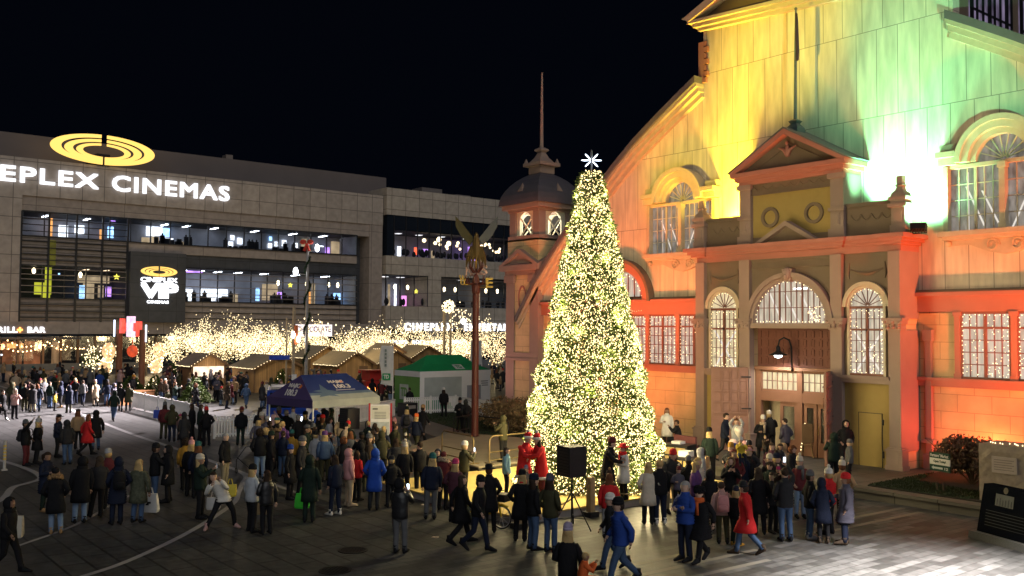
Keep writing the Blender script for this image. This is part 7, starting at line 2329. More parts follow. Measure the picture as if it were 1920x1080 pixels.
def coat_mesh(pose, kind):
    key = (pose, kind)
    if key in _coats:
        return _coats[key]
    rn = random.Random(hash(pose) % 97 + len(kind))
    J = pose_joints(pose)
    base = J['pelvis'].z - .93
    ax0, ax1 = J['pelvis'], J['neck']
    longc = 'long' in kind
    puff = 'puffer' in kind
    prof = [(.80, .165, .125), (.81, .195, .152), (.90, .197, .155), (1.0, .192, .150), (1.10, .194, .148), (1.20, .205, .152), (1.29, .205, .148), (1.35, .188, .135), (1.40, .155, .118), (1.435, .115, .10), (1.465, .088, .088), (1.50, .088, .09), (1.502, .06, .06)]
    if longc:
        prof = [(.54, .20, .16), (.55, .235, .195), (.70, .228, .188), (.82, .218, .175)] + prof[2:]
        if pose == 'walk':
            prof = [(z, a, b + max(0, .9 - z) * .28) for z, a, b in prof]
        if pose == 'sit':
            prof = prof[3:]
    if puff:
        zs = []
        z = prof[1][0]
        k = 0
        while z < 1.36:
            zs.append((z, k % 2))
            z += .032
            k += 1
        P = sorted(prof)
        new = [prof[0]]
        for z, s in zs:
            a = float(np.interp(z, [q[0] for q in P], [q[1] for q in P]))
            b = float(np.interp(z, [q[0] for q in P], [q[2] for q in P]))
            e = .022 if s else -.004
            new.append((z, max(a, .19) + e, max(b, .15) + e))
        prof = new + [q for q in prof if q[0] >= 1.40]
    rings = []
    L = ax1.z - ax0.z
    for z, a, b in prof:
        t = (z - .93) / .53
        c = ax0 + (ax1 - ax0) * t
        if t < 0:
            kn = (J['kneeL'] + J['kneeR']) / 2
            c = ax0.lerp(V(kn.x, kn.y, ax0.z - .44), min(1, -t * .53 / .44))
            c.z = ax0.z + t * .53
            if pose == 'lean':
                a *= 1.05
        rings.append(rounded(c, a, b, 18, .007, rn))
    mb = MB().loft(rings, 0)
    for s in 'LR':
        sh, el, wr = J['sh' + s], J['el' + s], J['wr' + s]
        inn = V(J['neck'].x + (sh.x - J['neck'].x) * .55, sh.y, sh.z - .01)
        pts, rad = [inn - V(0, 0, .01), sh - V(0, 0, .012)], [.055, .07]
        for t in (.25, .5, .75):
            pts.append(sh.lerp(el, t))
            rad.append(.076 - .012 * t + (.008 if puff and t == .5 else 0) + rn.uniform(-.003, .003))
        pts.append(el)
        rad.append(.065)
        for t in (.3, .6, .97):
            pts.append(el.lerp(wr, t))
            rad.append(.062 - .012 * t + (.007 if puff and t == .6 else 0) + rn.uniform(-.003, .003))
        mb.tube(pts, rad, 10, 0)
    _coats[key] = mb.mesh('coat', [cloth('black')], True)
    return _coats[key]


def trousers_mesh(pose):
    if pose in _trs:
        return _trs[pose]
    rn = random.Random(5)
    J = pose_joints(pose)
    mb, shs = MB(), []
    p = J['pelvis']
    mb.loft([rounded(p + V(0, 0, z), a, b, 14, .004, rn) for z, a, b in ((-.17, .10, .10), (-.12, .165, .13), (0, .172, .135), (.08, .165, .13), (.12, .15, .12))], 0)
    for s in 'LR':
        h, k, a = J['hip' + s], J['knee' + s], J['ank' + s]
        pts = [h + V(0, 0, .03), h.lerp(k, .35), h.lerp(k, .75), k, k.lerp(a, .35), k.lerp(a, .75), a - V(0, 0, .02)]
        mb.tube(pts, [.10, .098, .080, .073, .070, .063, .062 + rn.uniform(0, .008)], 10, 0)
        d = J['toe' + s].normalized()
        c = a + d * .055 - V(0, 0, .035)
        side = d.cross(V(0, 0, 1)).normalized()
        upv = side.cross(d)
        sh = MB()
        shs.append(sh)
        rings = []
        for t, w, h0, h1 in ((-.13, .025, -.03, .05), (-.11, .042, -.05, .09), (-.03, .050, -.052, .10), (.04, .050, -.053, .065), (.11, .052, -.053, .03), (.17, .040, -.05, .012), (.195, .014, -.04, -.01)):
            rings.append([c + d * t + side * w * math.cos(q) + upv * ((h1 + h0) / 2 + (h1 - h0) / 2 * math.sin(q)) for q in [k_ * .785 for k_ in range(8)]])
        sh.loft(rings, 0)
        sh.tube([a + V(0, 0, -.03), a + V(0, 0, .10)], [.056, .058], 8)
    _trs[pose] = (mb.mesh('trousers', [cloth('black')], True), [q.mesh('shoe', [cloth('black')], True) for q in shs])
    return _trs[pose]


def head_mesh(kind):
    """hats, hoods and hair, centred on the head joint"""
    if kind in _misc:
        return _misc[kind]
    rn = random.Random(9)
    mb = MB()
    if kind in ('beanie', 'bobble', 'santa'):
        mb.lathe([(.098, .005), (.106, .02), (.108, .055), (.10, .058), (.102, .075), (.096, .115), (.07, .15), (.03, .168), (0, .172)], (0, 0, 0), 16)
        mb.v = [(x * .93, y * 1.1 + .012, z) for x, y, z in mb.v]
        if kind != 'beanie':
            for k in range(60):
                d = V(rn.gauss(0, 1), rn.gauss(0, 1), rn.gauss(0, 1)).normalized()
                c = V(0, .015, .205) + d * .03
                mb.bulb(c, .022, 1)
    elif kind == 'cap':
        mb.lathe([(.10, .03), (.102, .05), (.098, .09), (.07, .125), (0, .135)], (0, 0, 0), 14)
        mb.v = [(x * .93, y * 1.1 + .012, z) for x, y, z in mb.v]
        mb.loft([[(x, y, .035) for x, y in ((-.08, -.08), (.08, -.08), (.06, -.175), (-.06, -.175))], [(x, y, .05) for x, y in ((-.08, -.08), (.08, -.08), (.06, -.175), (-.06, -.175))]])
    elif kind == 'wide hat':
        mb.lathe([(.19, .02), (.2, .03), (.105, .045), (.1, .11), (.07, .14), (0, .145)], (0, .01, 0), 18)
    elif kind == 'fur hat':
        for k in range(260):
            a = rn.uniform(0, 6.28)
            z = rn.uniform(.0, .15)
            r = .115 * math.sqrt(max(.05, 1 - ((z - .05) / .13) ** 2))
            mb.bulb((r * math.cos(a) * .95, r * math.sin(a) * 1.1 + .012, z), .028)
        mb.ell((0, .012, .06), (.105, .118, .1), 0)
    elif kind in ('hood', 'fur hood'):
        mb.ell((0, .02, .0), (.128, .142, .155), 0, 18, 14, keep=lambda d: not (d.y < -.065 and -.11 < d.z < .085))
        mb.loft([rounded((0, .015, z), a, b, 16) for z, a, b in ((-.10, .118, .125), (-.16, .13, .12), (-.2, .12, .11))], 0, cap=False)
        if kind == 'fur hood':
            for k in range(150):
                a = rn.uniform(0, 6.28)
                c = V(.108 * math.cos(a), -.075 + rn.uniform(-.02, .025), -.01 + .125 * math.sin(a))
                mb.bulb(c, rn.uniform(.018, .032), 1)
    elif kind == 'fur collar':
        for k in range(220):
            a = rn.uniform(0, 6.28)
            mb.bulb((.15 * math.cos(a), .035 + .115 * math.sin(a) + rn.uniform(-.02, .02), -.15 + rn.uniform(-.03, .05) + .05 * math.sin(a)), rn.uniform(.025, .042), 1)
        mb.ell((0, .012, .03), (.094, .112, .105), 0, 14, 10, keep=lambda d: d.z > .02 or d.y > .01)
    else:                                               # hair
        mb.ell((0, .016, .028), (.096, .114, .112), 0, 18, 14, keep=lambda d: d.z > .03 or d.y > -.01)
        if kind == 'long hair':
            rg = []
            for z, a, b, y in ((.06, .09, .06, .05), (-.02, .105, .07, .045), (-.1, .115, .07, .045), (-.18, .12, .062, .05), (-.27, .105, .05, .06), (-.33, .06, .03, .065)):
                rg.append(rounded((0, y, z), a, b, 14, .006, rn))
            mb.loft(rg, 0)
        elif kind == 'ponytail':
            mb.tube([(0, .12, .06), (0, .17, .03), (0, .17, -.06), (0, .15, -.14)], [.03, .04, .035, .012], 8)
        elif kind == 'curly hair':
            for k in range(150):
                d = V(rn.gauss(0, 1), rn.gauss(0, 1) + .5, rn.gauss(0, 1)).normalized()
                if d.y < -.35 and d.z < .3:
                    continue
                mb.bulb((d.x * .115, d.y * .125 + .02, d.z * .12 - .01), .035)
    _misc[kind] = mb.mesh(kind.replace(' ', '_'), [cloth('black'), cloth('cream')], kind not in ('fur hat',))
    return _misc[kind]


def scarf_mesh():
    if 'scarf' not in _misc:
        mb = MB()
        mb.loft([rounded((0, -.005, z), a, b, 14, .006) for z, a, b in ((-.20, .10, .10), (-.18, .125, .125), (-.13, .128, .125), (-.09, .115, .115), (-.08, .09, .09))], 0)
        mb.loft([[(x, -.155 + y, z) for x, y in ((.0, -.012), (.075, -.012), (.075, .012), (.0, .012))] for z in (-.17, -.3, -.48)])
        _misc['scarf'] = mb.mesh('scarf', [cloth('red')], True)
    return _misc['scarf']


def part(name, me, root, mats, loc=(0, 0, 0), rz=0.0):
    o = bpy.data.objects.new(name, me)
    C.objects.link(o)
    o.parent = root
    o.location = loc
    o.rotation_euler = (0, 0, rz)
    for i, m in enumerate(mats[:len(o.material_slots)]):
        o.material_slots[i].link = 'OBJECT'
        o.material_slots[i].material = m
    return o


_labels = {}
HATS = {'beanie': 'beanie', 'bobble': 'bobble hat', 'santa': 'bobble hat', 'cap': 'cap', 'wide hat': 'brimmed hat', 'fur hat': 'fur hat', 'hood': 'hood', 'fur hood': 'fur-edged hood', 'fur collar': 'fur collar', 'hair': 'short hair', 'long hair': 'long hair', 'ponytail': 'tied-back hair', 'curly hair': 'curly hair'}
COATS = {'jacket': 'jacket', 'long': 'long coat', 'puffer': 'puffer jacket', 'pufferlong': 'long puffer coat'}
COATKEY = {'jacket': 'jacket', 'long': 'long', 'puffer': 'puffer', 'pufferlong': 'pufferlong'}
rp = random.Random(77)


def person(px, py, face, pose, coat, ccol, tcol, hat, hcol, where, h=1.72, z=0.0, trim='cream', scarf=None, skin=None, shoe='black', label=None, group='crowd in the square', at=None):
    """face: 0 towards the camera, 90 to the right of the picture, 180 away, 270 left"""
    g = at if at is not None else G(px, py, z)
    d = Vector((g.x, g.y)).normalized()
    fwd = Vector((-d.x, -d.y))
    a = math.radians(face)
    right = Vector((-fwd.y, fwd.x)) * 1.0
    f = fwd * math.cos(a) + right * math.sin(a)
    rz = math.atan2(f.x, -f.y)
    if label is None:
        hname = HATS[hat]
        hc = hcol + ' ' + hname if not (hname in ('hood', 'fur-edged hood', 'fur collar')) else hname
        label = 'person in %s %s, %s, %s' % (ccol, COATS[coat], hc, where)
    if len(label.split()) > 16:
        label = label.replace(hc + ', ', '')
    if label in _labels:
        raise Exception('same label: ' + label)
    _labels[label] = 1
    t = thing('person', label, 'person', (g.x, g.y, g.z + (0.012 if z == 0 else 0.004)), rz, group)
    s = h / 1.74
    t.rotation_euler = (rp.uniform(-.035, .035), rp.uniform(-.035, .035), rz + rp.uniform(-.15, .15))
    t.scale = (s * rp.uniform(.93, 1.07), s * rp.uniform(.95, 1.08), s)
    me, J = body_mesh(pose)
    sk = SKINS[rp.choice((0, 0, 0, 1, 1, 2)) if skin is None else skin]
    part('body', me, t, [sk, EYE, LIPS])
    part('coat', coat_mesh(pose, coat), t, [cloth(ccol)])
    tr, sh = trousers_mesh(pose)
    part('trousers', tr, t, [cloth(tcol)])
    for q in sh:
        part('shoe', q, t, [cloth(shoe)])
    nm = hat.replace(' ', '_') if hat not in ('santa', 'bobble') else 'bobble_hat'
    hy = rp.uniform(-.35, .35)
    hm = cloth('black' if ccol == 'leather' else ccol) if hat in ('hood', 'fur hood') else cloth(hcol)
    part(nm, head_mesh(hat), t, [hm, cloth(trim)], J['head'] + (V(0, 0, .03) if hat in ('beanie', 'bobble', 'cap', 'santa', 'wide hat', 'fur hat') else V(0, 0, 0)), hy if hat not in ('fur collar',) else 0)
    if hat in ('beanie', 'bobble', 'cap', 'santa', 'wide hat', 'fur hat'):
        part('hair', head_mesh('hair' if rp.random() < .55 else 'long hair'), t, [cloth(rp.choice(('dark brown', 'dark brown', 'auburn', 'blonde')))], J['head'] + V(0, .004, -.028))
    if scarf:
        part('scarf', scarf_mesh(), t, [cloth(scarf)], J['head'])
    return t


def backpack(t_, col, label, lift=0.0):
    t = thing('backpack', label, 'backpack', t_.location, t_.rotation_euler[2])
    t.scale = t_.scale
    b = MB().loft([rounded((0, .235, z), a, c, 14) for z, a, c in ((.93, .08, .04), (.95, .15, .085), (1.1, .16, .10), (1.28, .15, .09), (1.38, .11, .06), (1.40, .05, .03))])
    bo_ = b.build('body', cloth(col), t, True, True)
    MB().loft([rounded((0, .33, z), a, c, 12) for z, a, c in ((.98, .06, .02), (1.0, .11, .04), (1.12, .11, .04), (1.14, .06, .02))]).build('pocket', cloth(col), bo_, True, True)
    st2 = MB()
    for s in (-1, 1):
        st2.tube([(s * .10, .17, 1.0), (s * .15, -.02, 1.02), (s * .13, -.17, 1.2), (s * .11, -.14, 1.38), (s * .10, .0, 1.45), (s * .10, .17, 1.37)], .016, 6)
    st2.build('strap', cloth(col), bo_, True, True)
    return t


def phone(t_, J, label, side='R', glow=True):
    """a lit telephone held in front of the hands"""
    M = Matrix.Translation(t_.location) @ Matrix.Rotation(t_.rotation_euler[2], 4, 'Z') @ Matrix.Diagonal((*t_.scale, 1))
    d = (J['wr' + side] - J['el' + side]).normalized()
    p = M @ (J['wr' + side] + d * .12)
    t = thing('phone', label, 'phone', p, t_.rotation_euler[2])
    MB().box(-.036, .036, -.005, .004, -.03, .11).build('case', BLACK, t, local=True)
    MB().box(-.032, .032, .005, .007, -.025, .105).build('screen', emis('phone_screen', (.75, .88, 1.0), 3.0, 'NONE'), t, local=True)

# px, py (feet), facing, pose, coat, coat colour, trouser colour, hat/hair, its colour, where, [extras]
FOLK = [
    # left edge, far row
    (3, 789, 40, 'walk', 'long', 'black', 'black', 'hair', 'dark brown', 'cut by the left picture edge', dict(shoe='white')),
    (27, 786, 20, 'phone', 'jacket', 'dusty pink', 'black', 'fur hood', 'dusty pink', 'hands raised at the far left'),
    (20, 768, 150, 'pocket', 'jacket', 'olive', 'black', 'fur hood', 'olive', 'behind the pink hood at far left', dict(trim='tan')),
    (46, 771, 160, 'pocket', 'jacket', 'black', 'olive', 'hair', 'dark brown', 'left of the pair by the far lane line'),
    (57, 771, 30, 'stand', 'jacket', 'brown', 'black', 'hair', 'dark brown', 'middle of three at the far left'),
    (70, 772, 170, 'bag', 'jacket', 'navy', 'denim', 'long hair', 'auburn', 'facing away near the far lane line'),
    (93, 766, 120, 'stand', 'jacket', 'dark green', 'denim', 'hair', 'dark brown', 'left of the child in yellow'),
    (102, 771, 90, 'pocket', 'puffer', 'yellow', 'black', 'beanie', 'navy', 'small child between two adults by the far line', dict(h=1.15)),
    (114, 765, 250, 'pocket', 'jacket', 'navy', 'black', 'fur hood', 'navy', 'tan boots beside the far lane line', dict(trim='tan', shoe='tan')),
    (140, 751, 150, 'walk', 'jacket', 'red', 'grey', 'long hair', 'dark brown', 'walking far off with the pink bag'),
    (155, 761, 180, 'walk', 'jacket', 'grey', 'navy', 'hair', 'dark brown', 'walking away beside the red jacket'),
    (179, 762, 190, 'walk', 'long', 'beige', 'beige', 'beanie', 'dusty pink', 'walking away towards the gateway'),
    (200, 762, 185, 'walk', 'jacket', 'navy', 'denim', 'beanie', 'black', 'just right of the beige coat'),
    (212, 790, 160, 'walk', 'jacket', 'dark green', 'denim', 'hood', 'black', 'striding alone before the fence end'),
    (226, 772, 180, 'walk', 'jacket', 'black', 'black', 'hair', 'dark brown', 'at the open end of the picket fence'),
    (240, 771, 185, 'stand', 'long', 'olive', 'black', 'hair', 'dark brown', 'touching the end of the picket fence'),
    # left middle group
    (49, 874, 75, 'high', 'jacket', 'black', 'maroon', 'beanie', 'grey', 'pointing right beside the left bollard', dict(bp='dark rucksack worn by the pointing figure at left')),
    (67, 871, 100, 'pocket', 'long', 'black', 'black', 'bobble', 'light grey', 'tan fur scarf, left group', dict(scarf='tan')),
    (106, 858, 80, 'pocket', 'puffer', 'navy', 'black', 'cap', 'black', 'between the fur scarf and brown hood'),
    (127, 872, 200, 'stand', 'jacket', 'charcoal', 'denim', 'hood', 'black', 'back turned, left of the red coat'),
    (147, 843, 170, 'stand', 'jacket', 'camel', 'black', 'cap', 'brown', 'behind the woman in the red coat'),
    (161, 855, 110, 'walk', 'long', 'red', 'black', 'long hair', 'auburn', 'striding past the man in camel'),
    (179, 845, 185, 'bag', 'pufferlong', 'black', 'denim', 'hood', 'black', 'standing right of the red coat'),
    (84, 960, 60, 'chat', 'pufferlong', 'navy', 'dark green', 'ponytail', 'dark brown', 'tan boots, left front group', dict(shoe='tan', skin=2)),
    (105, 1002, 185, 'pocket', 'long', 'black', 'light denim', 'fur collar', 'black', 'pale jeans and tan boots, back turned', dict(trim='tan', shoe='tan')),
    (148, 982, 190, 'stand', 'long', 'black', 'light denim', 'hood', 'black', 'pale jeans beside the fur collar', dict(h=1.8)),
    (180, 971, 200, 'chat', 'jacket', 'charcoal', 'black', 'long hair', 'brown', 'pink bundle in arms, left front group'),
    (204, 955, 175, 'stand', 'jacket', 'maroon', 'black', 'beanie', 'light grey', 'behind the broad puffer at left'),
    (217, 985, 190, 'pocket', 'pufferlong', 'navy', 'navy', 'hood', 'navy', 'broad back, right end of left group', dict(h=1.82, bp='black rucksack on the broad navy puffer at left')),
    (14, 1077, 60, 'walk', 'jacket', 'black', 'black', 'hood', 'black', 'nearest figure in the lower left corner', dict(h=1.66)),
    # camo to the photographer
    (257, 981, 160, 'bag', 'long', 'camouflage', 'denim', 'long hair', 'blonde', 'holding the big white bag'),
    (288, 943, 100, 'phone', 'jacket', 'black', 'denim', 'beanie', 'black', 'green lit gadget in hand', dict(h=1.76)),
    (317, 942, 280, 'chat', 'long', 'black', 'black', 'hood', 'black', 'facing the man with the green light'),
    (349, 920, 190, 'stand', 'jacket', 'mustard', 'black', 'curly hair', 'dark brown', 'back turned, centre left'),
    (357, 931, 170, 'stand', 'jacket', 'black', 'black', 'bobble', 'pink', 'right behind the mustard jacket', dict(trim='pink')),
    (370, 935, 185, 'stand', 'jacket', 'navy', 'black', 'beanie', 'teal', 'beside the green jacket', dict(bp='navy rucksack between the mustard and green jackets')),
    (376, 974, 60, 'phone', 'jacket', 'dark green', 'black', 'beanie', 'cream', 'filming, left of the leaning woman', dict(h=1.76, ph='phone held up by the green jacket in the cream beanie')),
    (420, 915, 60, 'stand', 'jacket', 'black', 'khaki', 'hair', 'grey-haired', 'khaki trousers, with a push-chair frame', dict(h=1.8)),
    (412, 993, 20, 'lean', 'puffer', 'white', 'black', 'long hair', 'dark brown', 'leaning sideways to photograph', dict(shoe='dusty pink', skin=0)),
    (470, 999, 120, 'chat', 'jacket', 'silver', 'black', 'beanie', 'black', 'right of the leaning photographer', dict(skin=1)),
    (499, 1003, 200, 'bag', 'jacket', 'leather', 'black', 'long hair', 'dark brown', 'holding the brown paper bag', dict(h=1.66)),
    (450, 836, 170, 'stand', 'jacket', 'black', 'dark green', 'beanie', 'maroon', 'standing alone before the fence corner', dict(h=1.7)),
    # by the left fence
    (306, 824, 190, 'stand', 'jacket', 'maroon', 'olive', 'bobble', 'grey', 'back turned beside the fence'),
    (322, 829, 180, 'pocket', 'jacket', 'olive', 'navy', 'fur hood', 'olive', 'next to the maroon jacket at the fence', dict(trim='brown')),
    (337, 826, 150, 'pocket', 'jacket', 'dusty pink', 'charcoal', 'bobble', 'magenta', 'small child by the fence', dict(h=1.2)),
    (345, 846, 200, 'stand', 'long', 'charcoal', 'black', 'hood', 'charcoal', 'in front of the child at the fence', dict(h=1.66)),
    (361, 826, 250, 'chat', 'jacket', 'black', 'black', 'long hair', 'dark brown', 'talking at the fence corner'),
    (373, 828, 100, 'chat', 'jacket', 'dark green', 'black', 'long hair', 'brown', 'second talker at the fence corner'),
    (387, 837, 185, 'pocket', 'jacket', 'black', 'black', 'santa', 'red', 'red and white hat by the fence'),
    # queue at the navy tent
    (491, 852, 60, 'pocket', 'jacket', 'camel', 'brown', 'beanie', 'cream', 'left edge of the tent queue'),
    (511, 856, 200, 'high', 'long', 'dusty pink', 'olive', 'hood', 'dusty pink', 'arm raised in the tent queue', dict(h=1.72)),
    (486, 838, 170, 'stand', 'jacket', 'black', 'black', 'cap', 'black', 'beside the van front'),
    (524, 846, 180, 'stand', 'long', 'navy', 'black', 'beanie', 'grey', 'tall back in the tent queue', dict(h=1.84)),
    (538, 850, 185, 'pocket', 'jacket', 'black', 'navy', 'hair', 'grey-haired', 'tall man in the tent queue', dict(h=1.84)),
    (557, 856, 190, 'stand', 'jacket', 'brown', 'black', 'hair', 'dark brown', 'brown back under the tent edge'),
    (572, 850, 120, 'stand', 'jacket', 'charcoal', 'black', 'beanie', 'charcoal', 'by the front tent leg'),
    (596, 856, 60, 'chat', 'jacket', 'black', 'black', 'cap', 'navy', 'right of the front tent leg'),
    (620, 843, 280, 'pocket', 'jacket', 'dark green', 'black', 'hood', 'dark green', 'between tent and loudspeaker', dict(h=1.8)),
    (604, 838, 240, 'stand', 'jacket', 'black', 'black', 'curly hair', 'dark brown', 'under the navy tent roof'),
    (590, 830, 10, 'chat', 'jacket', 'blue', 'black', 'cap', 'blue', 'staffing the navy tent'),
    (548, 835, 20, 'stand', 'jacket', 'silver', 'black', 'hair', 'brown', 'facing out from the navy tent'),
    (495, 892, 150, 'pocket', 'jacket', 'navy', 'black', 'curly hair', 'blonde', 'curly head left of the green beanie'),
    (507, 905, 90, 'stand', 'jacket', 'black', 'black', 'beanie', 'dark green', 'side view, left of centre crowd'),
    (520, 880, 170, 'stand', 'jacket', 'brown', 'charcoal', 'fur collar', 'brown', 'fur collar below the tent corner', dict(trim='tan')),
    (543, 938, 60, 'stand', 'long', 'black', 'black', 'beanie', 'royal blue', 'left of the tall grey beanie', dict(h=1.66)),
    (562, 930, 80, 'stand', 'long', 'charcoal', 'black', 'beanie', 'grey', 'tall figure behind the fur-hooded parka', dict(h=1.85)),
    (579, 980, 180, 'bag', 'long', 'dark green', 'dark green', 'fur hood', 'dark green', 'broad back with the green bag', dict(trim='brown', h=1.84)),
    (593, 903, 150, 'stand', 'jacket', 'light grey', 'olive', 'beanie', 'black', 'pale back right of the grey beanie'),
    (609, 904, 190, 'stand', 'jacket', 'denim', 'olive', 'beanie', 'purple', 'denim back in the centre crowd'),
    (574, 885, 160, 'stand', 'jacket', 'black', 'black', 'fur hood', 'black', 'pink-banded hat row in the crowd', dict(trim='tan', h=1.6)),
    (545, 892, 170, 'stand', 'jacket', 'mustard', 'black', 'beanie', 'teal', 'teal hat near the second bollard', dict(h=1.6)),
    (630, 967, 210, 'chat', 'jacket', 'navy', 'navy', 'long hair', 'dark brown', 'white trainers, beside the pink hood', dict(shoe='white')),
    (654, 950, 110, 'stand', 'jacket', 'pink', 'beige', 'hood', 'pink', 'pink hood and beige trousers', dict(shoe='beige')),
    (669, 940, 130, 'pocket', 'jacket', 'red', 'black', 'long hair', 'dark brown', 'hidden behind the pink hood', dict(h=1.55)),
    (700, 957, 170, 'pocket', 'long', 'blue', 'charcoal', 'hood', 'blue', 'bright blue parka in the centre', dict(h=1.8)),
    (732, 952, 190, 'pocket', 'puffer', 'black', 'black', 'beanie', 'charcoal', 'child right of the blue parka', dict(h=1.5)),
    (757, 940, 185, 'stand', 'jacket', 'black', 'black', 'bobble', 'cream', 'broad back with the cream bobble', dict(h=1.78)),
    (751, 1038, 165, 'phone', 'jacket', 'leather', 'grey', 'hood', 'black', 'leather jacket man alone in front', dict(h=1.78, ph='phone lighting the hands of the leather jacket man')),
    (806, 975, 185, 'stand', 'jacket', 'navy', 'grey', 'beanie', 'teal', 'grey trousers, back to us', dict(h=1.82)),
    (830, 957, 160, 'phone', 'jacket', 'maroon', 'black', 'fur collar', 'maroon', 'maroon with pale fur collar', dict(trim='beige')),
    (852, 980, 150, 'pocket', 'puffer', 'plum', 'black', 'beanie', 'magenta', 'plum puffer near the carpet'),
    (868, 932, 130, 'phone', 'jacket', 'olive', 'black', 'beanie', 'white', 'filming the stage', dict(ph='phone glowing in front of the olive jacket')),
    (787, 930, 200, 'phone', 'jacket', 'black', 'black', 'hair', 'dark brown', 'camera up behind the grey trousers'),
    (818, 940, 10, 'stand', 'jacket', 'navy', 'black', 'hood', 'white', 'pale face under a light hood', dict(h=1.6)),
    (864, 1021, 120, 'walk', 'long', 'black', 'black', 'long hair', 'brown', 'walking behind the man in black'),
    (893, 1033, 70, 'walk', 'jacket', 'black', 'navy', 'beanie', 'black', 'walking man in front centre', dict(h=1.78)),
    (919, 1000, 185, 'pocket', 'long', 'black', 'black', 'wide hat', 'black', 'left of the yellow bicycle', dict(h=1.76)),
    (975, 1016, 170, 'pocket', 'long', 'black', 'black', 'beanie', 'black', 'red scarf, right of the bicycle', dict(scarf='red', h=1.76)),
    (999, 1033, 120, 'stand', 'jacket', 'black', 'denim', 'beanie', 'navy', 'between the red scarf and grey beanie', dict(h=1.8)),
    (1033, 1037, 150, 'pocket', 'jacket', 'olive', 'denim', 'beanie', 'slate', 'jeans, left of the loudspeaker stand', dict(h=1.84)),
    (985, 950, 10, 'stand', 'jacket', 'grey', 'black', 'beanie', 'lilac', 'small child before the red suits', dict(h=1.2)),
    # middle distance by the panel and stage
    (692, 872, 170, 'stand', 'jacket', 'dark green', 'black', 'hair', 'blonde', 'left of the information panel'),
    (704, 890, 200, 'stand', 'jacket', 'black', 'black', 'hair', 'dark brown', 'in front of the information panel'),
    (678, 905, 190, 'phone', 'jacket', 'black', 'black', 'cap', 'black', 'arms up behind the red jacket'),
    (690, 912, 100, 'stand', 'jacket', 'brown', 'black', 'bobble', 'grey', 'below the information panel'),
    (716, 905, 170, 'phone', 'jacket', 'olive', 'black', 'hood', 'olive', 'olive hood below the panel', dict(h=1.78)),
    (739, 845, 100, 'stand', 'long', 'purple', 'purple', 'bobble', 'pink', 'small child in a purple snowsuit', dict(h=1.35, trim='pink')),
    (762, 836, 170, 'stand', 'jacket', 'slate', 'olive', 'bobble', 'dark green', 'right of the purple child', dict(bp='dark rucksack right of the purple snowsuit child')),
    (780, 852, 150, 'walk', 'jacket', 'navy', 'olive', 'beanie', 'orange', 'striding across before the black barrier', dict(h=1.68)),
    (791, 830, 130, 'walk', 'jacket', 'black', 'black', 'beanie', 'tan', 'behind the orange hat'),
    (861, 810, 20, 'chat', 'jacket', 'black', 'black', 'beanie', 'black', 'facing us by the weathervane post'),
    (875, 813, 185, 'pocket', 'jacket', 'charcoal', 'black', 'hood', 'charcoal', 'left of the red weathervane post', dict(bp='black rucksack left of the weathervane post')),
    (769, 775, 185, 'stand', 'jacket', 'black', 'black', 'hair', 'brown', 'by the case on the lawn', dict(h=1.6)),
    (833, 782, 180, 'stand', 'jacket', 'black', 'black', 'beanie', 'white', 'against the fence before the green tent'),
    # on and around the carpet
    (950, 931, 80, 'stand', 'jacket', 'light blue', 'black', 'long hair', 'brown', 'on the carpet left of the red suits', dict(z=.25, h=1.5)),
    (1139, 938, 80, 'hug', 'long', 'black', 'black', 'beanie', 'maroon', 'tall man on the carpet', dict(z=.25, h=1.86)),
    (1170, 937, 300, 'fold', 'long', 'white', 'black', 'wide hat', 'red', 'red hat and scarf on the carpet', dict(z=.25, h=1.66, scarf='red')),
    (944, 866, 230, 'phone', 'jacket', 'olive', 'black', 'hood', 'olive', 'on the stage behind the rails', dict(z=.42)),
    (1215, 984, 185, 'pocket', 'long', 'cream', 'black', 'long hair', 'blonde', 'blonde before the carpet edge', dict(h=1.72)),
    (1238, 984, 200, 'stand', 'jacket', 'black', 'navy', 'hair', 'blonde', 'white shoes beside the cream coat', dict(shoe='white', h=1.78)),
    (1258, 962, 30, 'hug', 'jacket', 'charcoal', 'khaki', 'beanie', 'red', 'red beanie, holding a child', dict(h=1.86)),
    (1270, 955, 10, 'chat', 'jacket', 'slate', 'black', 'bobble', 'maroon', 'child held by the red beanie', dict(h=1.15, z=.45)),
    (1293, 960, 190, 'stand', 'jacket', 'black', 'black', 'beanie', 'grey', 'right of the red beanie', dict(h=1.6)),
    (1250, 842, 10, 'chat', 'long', 'white', 'black', 'long hair', 'auburn', 'against the orange wall', dict(z=TZ)),
    (1272, 846, 270, 'sit', 'jacket', 'black', 'black', 'hair', 'dark brown', 'seated taking a picture by the wall', dict(z=TZ)),
    # front right
    (1064, 1165, 165, 'bag', 'jacket', 'black', 'charcoal', 'beanie', 'lilac', 'nearest head at the bottom edge', dict(h=1.74)),
    (1090, 1118, 100, 'sit', 'jacket', 'orange', 'orange', 'hair', 'blonde', 'small child carried at the bottom edge', dict(h=1.05, z=.55)),
    (1166, 1096, 280, 'walk', 'puffer', 'royal blue', 'denim', 'beanie', 'black', 'walking left at the bottom edge', dict(h=1.8)),
    (1150, 1068, 285, 'walk', 'jacket', 'charcoal', 'denim', 'beanie', 'white', 'behind the blue puffer walker', dict(h=1.66)),
    (1141, 1010, 180, 'stand', 'jacket', 'red', 'light grey', 'long hair', 'auburn', 'red shoulders above the walkers', dict(h=1.66)),
    (1139, 990, 190, 'stand', 'jacket', 'brown', 'black', 'bobble', 'brown', 'dark bobble below the tall couple', dict(trim='tan', h=1.5)),
    (1285, 1053, 330, 'fold', 'puffer', 'royal blue', 'navy', 'hair', 'grey-haired', 'grey-haired man walking in front', dict(h=1.84, skin=0)),
